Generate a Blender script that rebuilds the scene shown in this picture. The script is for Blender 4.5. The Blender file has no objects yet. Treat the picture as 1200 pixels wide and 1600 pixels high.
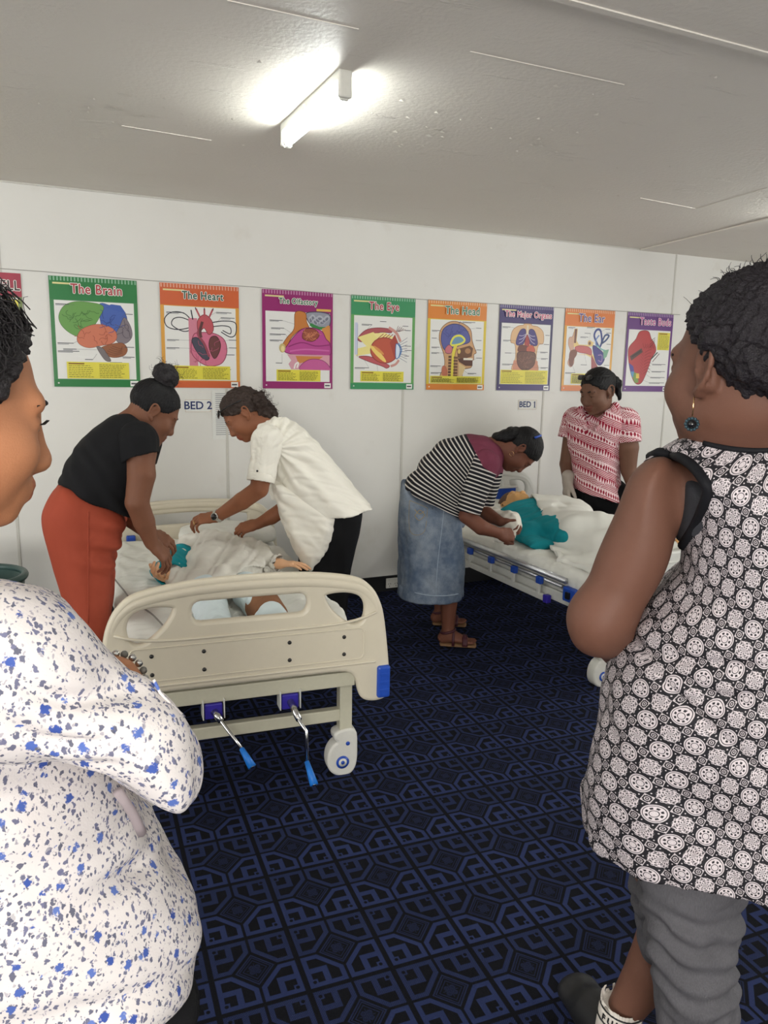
import bpy, bmesh, math, random
import numpy as np
from mathutils import Matrix, Vector

C = bpy.context.scene.collection
SC = bpy.context.scene
PI = math.pi

# ------------------------------------------------------------------ camera
CAM_H, YAW, PITCH, ROLL, FOC = 1.5, math.radians(24.75), math.radians(10.27), math.radians(1.04), 1200.0
_fw = np.array([math.sin(YAW) * math.cos(PITCH), math.cos(YAW) * math.cos(PITCH), -math.sin(PITCH)])
_r0 = np.array([math.cos(YAW), -math.sin(YAW), 0.0])
_u0 = np.cross(_r0, _fw)
_rt = _r0 * math.cos(ROLL) + _u0 * math.sin(ROLL)
_up = _u0 * math.cos(ROLL) - _r0 * math.sin(ROLL)
CAM = np.array([0, 0, CAM_H])
cd = bpy.data.cameras.new('camera')
cam = bpy.data.objects.new('camera', cd)
C.objects.link(cam)
cd.sensor_fit = 'AUTO'
cd.sensor_width = 36.0
cd.lens = FOC / 1600.0 * 36.0
cd.clip_start = 0.02
cam.matrix_world = Matrix(((_rt[0], _up[0], -_fw[0], 0), (_rt[1], _up[1], -_fw[1], 0), (_rt[2], _up[2], -_fw[2], CAM_H), (0, 0, 0, 1)))
SC.camera = cam

def ray(px, py): return _fw + _rt * ((px - 600) / FOC) + _up * ((800 - py) / FOC)
def at(px, py, Y):
    d = ray(px, py); return CAM + d * (Y / d[1])
def atz(px, py, z):
    d = ray(px, py); return CAM + d * ((z - CAM_H) / d[2])

# ------------------------------------------------------------------ world, exposure, lamps
SC.view_settings.view_transform = 'Standard'
SC.view_settings.look = 'None'
SC.view_settings.gamma = 1.0
SC.view_settings.use_curve_mapping = False
SC.view_settings.exposure = 0.80
wd = bpy.data.worlds.new('sky')
SC.world = wd
wd.use_nodes = True
wd.node_tree.nodes['Background'].inputs[0].default_value = (0.75, 0.85, 1.0, 1)
wd.node_tree.nodes['Background'].inputs[1].default_value = 1.0
CEIL = 2.452
BACK = 4.704
TUBE_E = 42.0
BATTENS = [(0.982, 2.80, 0.0), (4.30, 2.95, 0.0), (-2.4, 2.8, 0.0), (-0.6, -0.5, 0.0), (1.6, -0.7, 0.0), (4.3, -0.5, 0.0)]
def daylight_and_fill(loc, rot, w, h, e):
    la = bpy.data.lights.new('window_daylight_and_fill', 'AREA')
    la.shape = 'RECTANGLE'; la.size = w; la.size_y = h; la.energy = e; la.color = (1.0, 0.98, 0.95)
    lo_ = bpy.data.objects.new('window_daylight_and_fill', la); C.objects.link(lo_)
    lo_.location = loc; lo_.rotation_euler = rot
daylight_and_fill((-1.2, -2.86, 1.40), (math.radians(90), 0, 0), 1.9, 0.9, 92.0)
daylight_and_fill((-3.56, 1.6, 1.45), (math.radians(90), 0, math.radians(-90)), 2.4, 1.1, 26.0)  # left fill lamp, added to brighten the back wall and ceiling
daylight_and_fill((6.56, 0.8, 1.45), (math.radians(90), 0, math.radians(90)), 2.4, 1.1, 52.0)  # right fill lamp, added to lift the room; no source known there

# ------------------------------------------------------------------ object helpers
def tag(o, label, cat, group=None):
    o['label'] = label; o['category'] = cat
    if group: o['group'] = group
    return o

def thing(name, label, cat, loc=(0, 0, 0), rotz=0.0, group=None):
    o = bpy.data.objects.new(name, None)
    o.empty_display_size = 0.1
    C.objects.link(o)
    o.location = loc; o.rotation_euler = (0, 0, rotz)
    return tag(o, label, cat, group)

def link(name, me, mats, parent=None, smooth=None):
    o = bpy.data.objects.new(name, me)
    if mats is not None:
        for m in (mats if isinstance(mats, (list, tuple)) else [mats]): me.materials.append(m)
    C.objects.link(o)
    if parent is not None: o.parent = parent
    if smooth is not None:
        me.polygons.foreach_set('use_smooth', [smooth] * len(me.polygons))
    return o

def obj(name, bm, mats, parent=None, smooth=False):
    me = bpy.data.meshes.new(name)
    bm.to_mesh(me); bm.free()
    return link(name, me, mats, parent, smooth)

def struct(o):
    o['kind'] = 'structure'; return o

def box(bm, c, s, rot=None, bev=0.0, seg=2):
    r = bmesh.ops.create_cube(bm, size=1.0)
    vs = r['verts']
    bmesh.ops.scale(bm, vec=s, verts=vs)
    if bev > 0:
        es = list({e for v in vs for e in v.link_edges})
        rb = bmesh.ops.bevel(bm, geom=es, offset=bev, segments=seg, affect='EDGES', profile=0.5)
        vs = list({v for f in rb['faces'] for v in f.verts} | {v for v in vs if v.is_valid})
    if rot is not None: bmesh.ops.rotate(bm, cent=(0, 0, 0), matrix=rot, verts=vs)
    bmesh.ops.translate(bm, vec=c, verts=vs)
    return vs

def cyl(bm, a, b, r1, r2=None, seg=20, cap=True):
    a = Vector(a); b = Vector(b); d = b - a
    r = bmesh.ops.create_cone(bm, cap_ends=cap, segments=seg, radius1=r1, radius2=r1 if r2 is None else r2, depth=d.length)
    q = Vector((0, 0, 1)).rotation_difference(d.normalized()).to_matrix()
    bmesh.ops.rotate(bm, cent=(0, 0, 0), matrix=q, verts=r['verts'])
    bmesh.ops.translate(bm, vec=(a + b) / 2, verts=r['verts'])
    return r['verts']

def ball(bm, c, r, sc=(1, 1, 1), seg=16):
    v = bmesh.ops.create_uvsphere(bm, u_segments=seg, v_segments=max(6, seg // 2), radius=r)['verts']
    bmesh.ops.scale(bm, vec=sc, verts=v)
    bmesh.ops.translate(bm, vec=c, verts=v)
    return v

def catmull(P, n=6, closed=True):
    P = np.asarray(P, float); m = len(P); out = []
    rng = range(m) if closed else range(m - 1)
    for i in rng:
        if closed: p0, p1, p2, p3 = P[i - 1], P[i], P[(i + 1) % m], P[(i + 2) % m]
        else: p0, p1, p2, p3 = P[max(i - 1, 0)], P[i], P[i + 1], P[min(i + 2, m - 1)]
        for k in range(n):
            t = k / n
            out.append(0.5 * (2 * p1 + (p2 - p0) * t + (2 * p0 - 5 * p1 + 4 * p2 - p3) * t * t + (3 * p1 - p0 - 3 * p2 + p3) * t ** 3))
    if not closed: out.append(P[-1])
    return np.array(out)

def tube_bm(bm, pts, r, seg=10, closed=False):
    pts = [Vector(p) for p in pts]; n = len(pts); rings = []
    rr = r if hasattr(r, '__len__') else [r] * n
    nrm = None
    for i, p in enumerate(pts):
        if closed: t = (pts[(i + 1) % n] - pts[i - 1]).normalized()
        else: t = (pts[min(i + 1, n - 1)] - pts[max(i - 1, 0)]).normalized()
        if nrm is None:
            nrm = t.orthogonal().normalized()
        nrm = (nrm - t * nrm.dot(t)).normalized()
        b = t.cross(nrm)
        rings.append([bm.verts.new(p + (nrm * math.cos(2 * PI * k / seg) + b * math.sin(2 * PI * k / seg)) * rr[i]) for k in range(seg)])
    for i in range(n if closed else n - 1):
        A, B = rings[i], rings[(i + 1) % n]
        for k in range(seg): bm.faces.new((A[k], A[(k + 1) % seg], B[(k + 1) % seg], B[k]))
    if not closed:
        bm.faces.new(rings[0][::-1]); bm.faces.new(rings[-1])

def tube(name, pts, r, mat, parent=None, seg=10, closed=False):
    bm = bmesh.new(); tube_bm(bm, pts, r, seg, closed)
    bmesh.ops.recalc_face_normals(bm, faces=bm.faces)
    return obj(name, bm, mat, parent, True)

def plate_mesh(loops, thick, bev, M, res=3):
    """filled 2D outline with holes, extruded and bevelled, mapped by 4x4 matrix M (local xy = outline)"""
    cu = bpy.data.curves.new('plate', 'CURVE'); cu.dimensions = '2D'; cu.fill_mode = 'BOTH'
    cu.extrude = max(thick / 2 - bev, 0.0001); cu.bevel_depth = bev; cu.bevel_resolution = res
    for L in loops:
        s = cu.splines.new('POLY'); s.points.add(len(L) - 1)
        for p, q in zip(s.points, L): p.co = (q[0], q[1], 0, 1)
        s.use_cyclic_u = True
    o = bpy.data.objects.new('plate', cu); C.objects.link(o)
    dg = bpy.context.evaluated_depsgraph_get()
    me = bpy.data.meshes.new_from_object(o.evaluated_get(dg))
    bpy.data.objects.remove(o); bpy.data.curves.remove(cu)
    me.transform(M)
    me.materials.clear()
    return me

def text_mesh(s, size, off=0.0, ext=0.0, align='CENTER', shear=0.0, space=1.0):
    cu = bpy.data.curves.new('txt', 'FONT'); cu.body = s; cu.size = size; cu.offset = off; cu.extrude = ext
    cu.align_x = align; cu.align_y = 'CENTER'; cu.resolution_u = 3; cu.shear = shear; cu.space_character = space
    o = bpy.data.objects.new('txt', cu); C.objects.link(o)
    dg = bpy.context.evaluated_depsgraph_get()
    me = bpy.data.meshes.new_from_object(o.evaluated_get(dg))
    bpy.data.objects.remove(o); bpy.data.curves.remove(cu)
    me.materials.clear()
    return me

# ------------------------------------------------------------------ node expressions
class S:
    def __init__(s, g, v): s.g = g; s.v = v
    def _b(s, op, o, r=False):
        return s.g.m(op, o, s) if r else s.g.m(op, s, o)
    def __add__(s, o): return s._b('ADD', o)
    __radd__ = __add__
    def __mul__(s, o): return s._b('MULTIPLY', o)
    __rmul__ = __mul__
    def __sub__(s, o): return s._b('SUBTRACT', o)
    def __rsub__(s, o): return s._b('SUBTRACT', o, True)
    def __truediv__(s, o): return s._b('DIVIDE', o)
    def __rtruediv__(s, o): return s._b('DIVIDE', o, True)
    def __lt__(s, o): return s._b('LESS_THAN', o)
    def __gt__(s, o): return s._b('GREATER_THAN', o)
    def __neg__(s): return s * -1.0

class Mat:
    def __init__(g, name, rough=0.6, spec=0.4, metal=0.0):
        g.mat = bpy.data.materials.new(name); g.mat.use_nodes = True
        g.nt = g.mat.node_tree
        g.bsdf = g.nt.nodes['Principled BSDF']
        g.bsdf.inputs['Roughness'].default_value = rough
        g.bsdf.inputs['Specular IOR Level'].default_value = spec
        g.bsdf.inputs['Metallic'].default_value = metal
    def new(g, t): return g.nt.nodes.new(t)
    def set(g, sock, v):
        if isinstance(v, S): g.nt.links.new(v.v, sock)
        elif isinstance(v, (tuple, list)): sock.default_value = tuple(v) + ((1,) if len(v) == 3 and len(sock.default_value) == 4 else ())
        else: sock.default_value = v
    def m(g, op, a, b=None, c=None, clamp=False):
        n = g.new('ShaderNodeMath'); n.operation = op; n.use_clamp = clamp
        for i, v in enumerate((a, b, c)):
            if v is not None: g.set(n.inputs[i], v)
        return S(g, n.outputs[0])
    def abs(g, a): return g.m('ABSOLUTE', a)
    def min(g, a, *b):
        for x in b: a = g.m('MINIMUM', a, x)
        return a
    def max(g, a, *b):
        for x in b: a = g.m('MAXIMUM', a, x)
        return a
    def sin(g, a): return g.m('SINE', a)
    def cos(g, a): return g.m('COSINE', a)
    def floor(g, a): return g.m('FLOOR', a)
    def fract(g, a): return g.m('FRACT', a)
    def sqrt(g, a): return g.m('SQRT', a)
    def mod(g, a, b): return g.m('FLOORED_MODULO', a, b)
    def step(g, lo, hi, x):
        n = g.new('ShaderNodeMapRange'); n.interpolation_type = 'SMOOTHSTEP'
        g.set(n.inputs['Value'], x); g.set(n.inputs['From Min'], lo); g.set(n.inputs['From Max'], hi)
        return S(g, n.outputs[0])
    def coord(g, kind='Object'):
        n = g.new('ShaderNodeTexCoord'); return S(g, n.outputs[kind])
    def uv(g):
        n = g.new('ShaderNodeUVMap'); n.uv_map = 'UVMap'; return S(g, n.outputs[0])
    def xyz(g, v):
        n = g.new('ShaderNodeSeparateXYZ'); g.set(n.inputs[0], v); return [S(g, o) for o in n.outputs]
    def vec(g, x, y, z=0.0):
        n = g.new('ShaderNodeCombineXYZ')
        for i, v in enumerate((x, y, z)): g.set(n.inputs[i], v)
        return S(g, n.outputs[0])
    def noise(g, v, scale, detail=3.0, rough=0.55, dist=0.0):
        n = g.new('ShaderNodeTexNoise'); g.set(n.inputs['Vector'], v)
        n.inputs['Scale'].default_value = scale; n.inputs['Detail'].default_value = detail
        n.inputs['Roughness'].default_value = rough; n.inputs['Distortion'].default_value = dist
        return S(g, n.outputs[0])
    def voronoi(g, v, scale, rnd=1.0, feature='F1', out='Distance', dims='3D'):
        n = g.new('ShaderNodeTexVoronoi'); n.voronoi_dimensions = dims; n.feature = feature
        g.set(n.inputs['Vector'], v); n.inputs['Scale'].default_value = scale; n.inputs['Randomness'].default_value = rnd
        return n if out is None else S(g, n.outputs[out])
    def mix(g, f, a, b):
        n = g.new('ShaderNodeMix'); n.data_type = 'RGBA'
        g.set(n.inputs[0], f); g.set(n.inputs[6], a); g.set(n.inputs[7], b)
        return S(g, n.outputs[2])
    def attr(g, name):
        n = g.new('ShaderNodeAttribute'); n.attribute_name = name; return S(g, n.outputs['Color'])
    def mapping(g, v, scale=(1, 1, 1), rot=(0, 0, 0)):
        n = g.new('ShaderNodeMapping'); g.set(n.inputs['Vector'], v)
        n.inputs['Scale'].default_value = scale; n.inputs['Rotation'].default_value = rot
        return S(g, n.outputs[0])
    def color(g, c): g.set(g.bsdf.inputs['Base Color'], c); return g
    def bump(g, h, strength=0.3, dist=0.01):
        n = g.new('ShaderNodeBump'); n.inputs['Strength'].default_value = strength; n.inputs['Distance'].default_value = dist
        g.set(n.inputs['Height'], h); g.nt.links.new(n.outputs[0], g.bsdf.inputs['Normal']); return g
    def rough(g, v): g.set(g.bsdf.inputs['Roughness'], v); return g

def srgb(r, g, b):
    return tuple(((c / 255 / 12.92) if c / 255 < 0.04045 else ((c / 255 + 0.055) / 1.055) ** 2.4) for c in (r, g, b))

def plain(name, col, rough=0.5, spec=0.4, metal=0.0, nscale=60.0, nvar=0.06, bump=0.0):
    g = Mat(name, rough, spec, metal)
    o = g.coord()
    n = g.noise(o, nscale)
    g.color(g.mix(n, tuple(c * (1 - nvar) for c in col), tuple(min(c * (1 + nvar), 1) for c in col)))
    if bump: g.bump(n, bump, 0.004)
    return g.mat

def cloth(name, col, rough=0.85, weave=900.0, bump=0.15, var=0.08):
    g = Mat(name, rough, 0.2)
    o = g.coord(); n = g.noise(o, 9.0, 4.0); w = g.noise(o, weave, 1.0)
    g.color(g.mix(n, tuple(c * (1 - var) for c in col), tuple(min(c * (1 + var), 1) for c in col)))
    g.bump(n * 0.8 + w * 0.2, bump, 0.01)
    return g.mat

def skin(name, col, rough=0.58):
    g = Mat(name, rough, 0.26)
    o = g.coord(); n = g.noise(o, 14.0, 4.0); f = g.noise(o, 420.0, 2.0)
    base = g.mix(n, tuple(c * 0.86 for c in col), tuple(min(1, c * 1.1) for c in col))
    tint = g.attr('Tint')
    mx = g.new('ShaderNodeMix'); mx.data_type = 'RGBA'; mx.blend_type = 'MULTIPLY'; mx.inputs[0].default_value = 1.0
    g.set(mx.inputs[6], base); g.set(mx.inputs[7], tint)
    g.color(S(g, mx.outputs[2]))
    g.bump(f, 0.12, 0.002)
    return g.mat

M = {}
M['wall'] = None
def wallmat():
    g = Mat('wall_paint', 0.45, 0.35); o = g.coord('Object')
    n = g.noise(o, 1.6, 5.0); f = g.noise(o, 240.0, 2.0)
    d = g.step(0.62, 0.75, g.noise(o, 5.0, 6.0))
    g.color(g.mix(d * 0.25, g.mix(n, srgb(212, 210, 203), srgb(226, 224, 218)), srgb(200, 193, 180)))
    g.bump(n * 0.6 + f * 0.1, 0.12, 0.02); return g.mat
def ceilmat():
    g = Mat('ceiling_paint', 0.5, 0.35); o = g.coord('Object')
    n = g.noise(o, 1.1, 5.0); f = g.noise(o, 55.0, 4.0)
    p = g.noise(g.mapping(o, (1.2, 5, 1)), 2.2, 6.0, 0.7)
    pk = g.step(0.60, 0.72, p)
    g.color(g.mix(n, srgb(222, 215, 204), srgb(233, 227, 217)))
    g.bump(f * 0.35 + pk * 0.8 + n, 0.5, 0.012); return g.mat

def carpetmat():
    g = Mat('carpet_pile', 0.95, 0.1)
    o = g.coord('Object'); x, y, z = g.xyz(o)
    ang = math.radians(-3.1)
    cx, cy = 0.658, 1.674
    dx = x - cx; dy = y - cy
    u = (dx * math.cos(ang) + dy * math.sin(ang)) / 0.2195
    v = (dy * math.cos(ang) - dx * math.sin(ang)) / 0.2335
    fu = g.fract(u) - 0.5; fv = g.fract(v) - 0.5
    a = g.abs(fu) * 2.0; b = g.abs(fv) * 2.0
    w = 0.035
    e = g.min(a - 0.065, b - 0.055, 0.965 - a, 0.965 - b, (1.43 - a - b) * 0.707)
    aa = 0.012
    ins = g.step(-aa, aa, e)
    hin = g.step(0.105, 0.125, e)
    h1 = hin * g.step(0.585, 0.605, b)
    h2 = hin * g.step(0.585, 0.605, a)
    inner = g.step(0.46, 0.44, g.max(a, b))
    dotq = g.step(0.27, 0.29, g.max(a, b))
    h3 = hin * inner * dotq
    dd = g.sqrt((a - 0.2) * (a - 0.2) + (b - 0.2) * (b - 0.2))
    h4 = g.step(0.055, 0.035, dd)
    hole = g.max(h1, h2, h3, h4)
    oct_ = ins * (1.0 - hole)
    lower = g.step(0.02, -0.02, fv)
    # stitched dots in the lower quadrants and diamonds
    st = g.sin(u * (2 * PI * 36)) * g.sin(v * (2 * PI * 38))
    stitch = g.step(0.1, 0.5, st)
    oct_ = oct_ * (1.0 - lower * 0.55 * stitch) * (1.0 - lower * 0.18)
    # diamond
    d = 2.0 - a - b
    r1 = g.step(0.030, 0.018, g.abs(d - 0.435))
    r2 = g.step(0.022, 0.012, g.abs(d - 0.365))
    r3 = g.step(0.020, 0.010, g.abs(d - 0.275))
    da = 1.0 - a; db = 1.0 - b
    crs = g.step(0.028, 0.014, g.min(g.abs(da - db) , g.abs(g.min(da, db) - 0.0) + 0.01)) * g.step(0.2, 0.18, d)
    lob = g.step(0.03, 0.01, g.abs(g.sqrt((da - 0.07) * (da - 0.07) + (db - 0.07) * (db - 0.07)) - 0.045)) * g.step(0.24, 0.22, d)
    dia = g.max(r1, r2 * 0.9, r3 * 0.8, crs * 0.6, lob * 0.7) * g.step(0.49, 0.465, d) * 0.62 * (1.0 - 0.45 * stitch)
    pat = g.max(oct_, dia)
    pile = g.noise(o, 480.0, 2.0, 0.7); patch = g.noise(o, 3.0, 3.0)
    pat = pat * (0.45 + pile * 0.9)
    dark = g.mix(pile, (0.0016, 0.0018, 0.003), (0.008, 0.0085, 0.012))
    blue = g.mix(patch, (0.018, 0.027, 0.085), (0.030, 0.042, 0.118))
    g.color(g.mix(pat, dark, blue))
    g.bump(pile * 0.6 + pat * 0.4, 0.6, 0.006)
    return g.mat

M['wall'] = wallmat(); M['ceil'] = ceilmat(); M['carpet'] = carpetmat()
M['black_trim'] = plain('black_skirting', (0.006, 0.006, 0.007), 0.5)
M['white_plastic'] = plain('white_plastic', srgb(205, 203, 194), 0.4)
M['white_metal'] = plain('white_enamel', srgb(205, 205, 198), 0.35)
M['cream'] = plain('cream_moulded_plastic', srgb(206, 197, 176), 0.38, 0.45, 0, 30, 0.03, 0.05)
M['bedwhite'] = plain('off_white_plastic', srgb(212, 212, 204), 0.38, 0.45, 0, 30, 0.03, 0.05)
M['cream_metal'] = plain('cream_powder_coat', srgb(190, 186, 165), 0.4)
M['blue_plastic'] = plain('blue_plastic', srgb(32, 72, 165), 0.4)
M['violet_plastic'] = plain('violet_blue_plastic', srgb(52, 40, 150), 0.4)
M['bright_blue'] = plain('bright_blue_grip', srgb(28, 110, 195), 0.4)
M['chrome'] = plain('chrome', (0.6, 0.6, 0.6), 0.18, 0.5, 1.0)
M['alu'] = plain('anodised_aluminium', (0.55, 0.56, 0.58), 0.35, 0.5, 0.85)
M['dark_metal'] = plain('dark_screw', (0.05, 0.048, 0.045), 0.4, 0.5, 0.6)
M['black_plastic'] = plain('black_plastic', (0.008, 0.008, 0.009), 0.35)
M['black_gloss'] = plain('black_gloss_lens', (0.006, 0.006, 0.007), 0.08, 0.6)
M['paper'] = plain('paper', srgb(222, 222, 216), 0.7)
M['ink'] = plain('black_ink', (0.012, 0.013, 0.02), 0.7)
M['blue_ink'] = plain('navy_ink', srgb(30, 45, 95), 0.6)
M['string'] = plain('string', srgb(150, 148, 140), 0.8)
M['seam'] = plain('seam_filler', srgb(196, 193, 184), 0.5)
M['bin'] = plain('dark_green_bin_plastic', srgb(48, 70, 66), 0.4)
M['sheet'] = cloth('white_bed_sheet', srgb(222, 221, 213), 0.85, 700, 0.35, 0.03)
M['gown'] = cloth('off_white_gown', srgb(218, 214, 204), 0.9, 600, 0.45, 0.04)
M['palebl'] = cloth('pale_blue_trousers', srgb(210, 222, 224), 0.85, 700, 0.3, 0.03)
M['teal'] = cloth('teal_cotton', srgb(18, 132, 142), 0.8, 700, 0.35, 0.12)
M['towel'] = cloth('white_towel', srgb(225, 220, 208), 0.95, 350, 0.6, 0.03)
M['bandage'] = cloth('brown_elastic_bandage', srgb(132, 92, 66), 0.9, 260, 0.8, 0.2)
M['manikin'] = plain('training_manikin_vinyl', srgb(222, 172, 132), 0.4, 0.45, 0, 30, 0.05)
M['manikin_tan'] = plain('tan_manikin_vinyl', srgb(208, 158, 100), 0.4, 0.45, 0, 30, 0.05)
M['mhair'] = plain('moulded_brown_hair', srgb(92, 66, 48), 0.5)
def inkmat():
    g = Mat('poster_print', 0.34, 0.3); hs = g.new('ShaderNodeHueSaturation'); hs.inputs['Saturation'].default_value = 0.98; hs.inputs['Value'].default_value = 0.92; g.set(hs.inputs['Color'], g.attr('Col')); g.color(S(g, hs.outputs[0]))
    g.bump(g.noise(g.coord('Object'), 5.0, 2.0), 0.05, 0.02); return g.mat
M['print'] = inkmat()
def tubemat(e):
    g = Mat('lamp_tube'); g.color((0.9, 0.9, 0.9)); g.set(g.bsdf.inputs['Emission Color'], (0.95, 1.0, 0.97)); g.bsdf.inputs['Emission Strength'].default_value = e; return g.mat
M['tube'] = tubemat(TUBE_E)
M['tube_far'] = tubemat(TUBE_E * 2.5)

# ================================================================== the room
X0, X1, Y0 = -3.6, 6.6, -2.9
def slab(name, x0, x1, y0, y1, z0, z1, mat):
    bm = bmesh.new(); box(bm, ((x0 + x1) / 2, (y0 + y1) / 2, (z0 + z1) / 2), (x1 - x0, y1 - y0, z1 - z0))
    return struct(obj(name, bm, mat))
slab('floor', X0, X1, Y0, BACK, -0.05, 0.0, M['carpet'])
# a rucked fold in the carpet
ce = slab('ceiling', X0, X1, Y0, BACK, CEIL, CEIL + 0.05, M['ceil'])
slab('wall_back', X0, X1, BACK, BACK + 0.1, -0.05, CEIL + 0.05, M['wall'])
def side_wall(name, x0, x1, ya, yb, added_win):
    bm = bmesh.new()
    for (y0, y1, z0, z1) in ((Y0, ya, -0.05, CEIL + 0.05), (yb, BACK + 0.1, -0.05, CEIL + 0.05), (ya, yb, -0.05, 0.88), (ya, yb, 2.02, CEIL + 0.05)):
        box(bm, ((x0 + x1) / 2, (y0 + y1) / 2, (z0 + z1) / 2), (x1 - x0, y1 - y0, z1 - z0))
    struct(obj(name, bm, M['wall']))
    bm = bmesh.new(); xm = (x0 + x1) / 2; ym = (ya + yb) / 2
    for (c, s) in (((xm, ym, 0.90), (0.08, yb - ya, 0.04)), ((xm, ym, 2.0), (0.08, yb - ya, 0.04)), ((xm, ya + 0.02, 1.45), (0.08, 0.04, 1.1)), ((xm, yb - 0.02, 1.45), (0.08, 0.04, 1.1)), ((xm, ym, 1.45), (0.06, 0.04, 1.1))):
        box(bm, c, s)
    struct(obj(added_win, bm, M['white_plastic']))
side_wall('wall_left', X0 - 0.1, X0, 0.38, 2.82, 'added_window_2')  # the window in this wall is added, an opening for the left fill lamp
side_wall('wall_right', X1, X1 + 0.1, -0.42, 2.02, 'added_window_3')  # this window is added too, to house the right fill lamp
bm = bmesh.new()
for (xa, xb, za, zb) in ((X0, -2.2, -0.05, CEIL + 0.05), (-0.2, X1, -0.05, CEIL + 0.05), (-2.2, -0.2, -0.05, 0.9), (-2.2, -0.2, 2.0, CEIL + 0.05)):
    box(bm, ((xa + xb) / 2, Y0 - 0.05, (za + zb) / 2), (xb - xa, 0.1, zb - za))
struct(obj('wall_front', bm, M['wall']))
bm = bmesh.new()
for (c, s) in (((-1.2, Y0 - 0.05, 0.92), (2.0, 0.08, 0.04)), ((-1.2, Y0 - 0.05, 1.98), (2.0, 0.08, 0.04)), ((-2.18, Y0 - 0.05, 1.45), (0.04, 0.08, 1.1)), ((-0.22, Y0 - 0.05, 1.45), (0.04, 0.08, 1.1))):
    box(bm, c, s)
struct(obj('window_1', bm, M['white_plastic']))
slab('baseboard_back', X0, X1, BACK - 0.012, BACK, 0.0, 0.108, M['black_trim'])
# lower ceiling sheet nearer the viewer, with its edge moulding
slab('trim_1', 1.0, X1, Y0, 1.75, CEIL - 0.022, CEIL, M['ceil'])
slab('trim_2', 0.9, X1, 1.742, 1.765, CEIL - 0.026, CEIL, M['ceil'])
# raised ceiling sheet joint right of the beds, and joint battens
bm = bmesh.new()
v = [(4.25, BACK), (4.07, 3.4), (3.98, 2.6), (X1, 2.6), (X1, BACK)]
vs = [bm.verts.new((p[0], p[1], CEIL - 0.010)) for p in v]; f = bm.faces.new(vs)
r = bmesh.ops.extrude_face_region(bm, geom=[f])
bmesh.ops.translate(bm, vec=(0, 0, 0.009), verts=[q for q in r['geom'] if isinstance(q, bmesh.types.BMVert)])
bmesh.ops.recalc_face_normals(bm, faces=bm.faces)
struct(obj('trim_3', bm, M['ceil']))
n = 4
for (pa, pb) in (((1000, 309), (1088, 326)), ((1088, 326), (1200, 293)), ((190, 196), (330, 219)), ((355, 0), (560, 45)), ((735, 80), (975, 132))):
    a = atz(*pa, CEIL)[:2]; b = atz(*pb, CEIL)[:2]
    bm = bmesh.new()
    d = math.atan2(b[1] - a[1], b[0] - a[0]); L = math.hypot(b[0] - a[0], b[1] - a[1])
    box(bm, ((a[0] + b[0]) / 2, (a[1] + b[1]) / 2, CEIL - 0.001), (L, 0.004, 0.0026), Matrix.Rotation(d, 3, 'Z'))
    struct(obj('trim_%d' % n, bm, M['ceil'])); n += 1
# flakes of lifted paint on the ceiling
rnd = random.Random(4)
bm = bmesh.new()
for k in range(70):
    if k < 25: cx, cy, sp = 0.25, 3.25, 0.28
    elif k < 50: cx, cy, sp = 1.75, 2.75, 0.35
    else: cx, cy, sp = 1.6, 2.9, 1.2
    x = cx + rnd.gauss(0, sp); y = min(BACK - 0.1, max(1.9, cy + rnd.gauss(0, sp * 0.5)))
    s = rnd.uniform(0.006, 0.03)
    p = [bm.verts.new((x + s * math.cos(t) * rnd.uniform(0.5, 1.2), y + 0.5 * s * math.sin(t), CEIL - 0.0012 - (0.004 if i == 0 else 0))) for i, t in enumerate((0, 1.3, 2.5, 3.7, 5.0))]
    bm.faces.new(p)
pf = obj('peeling_paint', bm, M['ceil']); pf['kind'] = 'stuff'; pf['label'] = 'flakes of lifted paint on the ceiling'
# wall panel joints
for x in (-1.30, -0.10, 1.096, 2.292, 3.44, 4.62):
    bm = bmesh.new(); box(bm, (x, BACK - 0.002, (0.108 + 1.6) / 2 if x in (1.096, 2.292, 3.44) else (0.108 + CEIL) / 2), (0.016, 0.005, (1.6 if x in (1.096, 2.292, 3.44) else CEIL) - 0.108), bev=0.002, seg=1)
    struct(obj('trim_%d' % n, bm, M['seam'])); n += 1
bm = bmesh.new(); box(bm, ((X0 + X1) / 2, BACK - 0.004, CEIL - 0.004), (X1 - X0, 0.008, 0.008))
struct(obj('trim_%d' % n, bm, M['seam'])); n += 1

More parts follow.
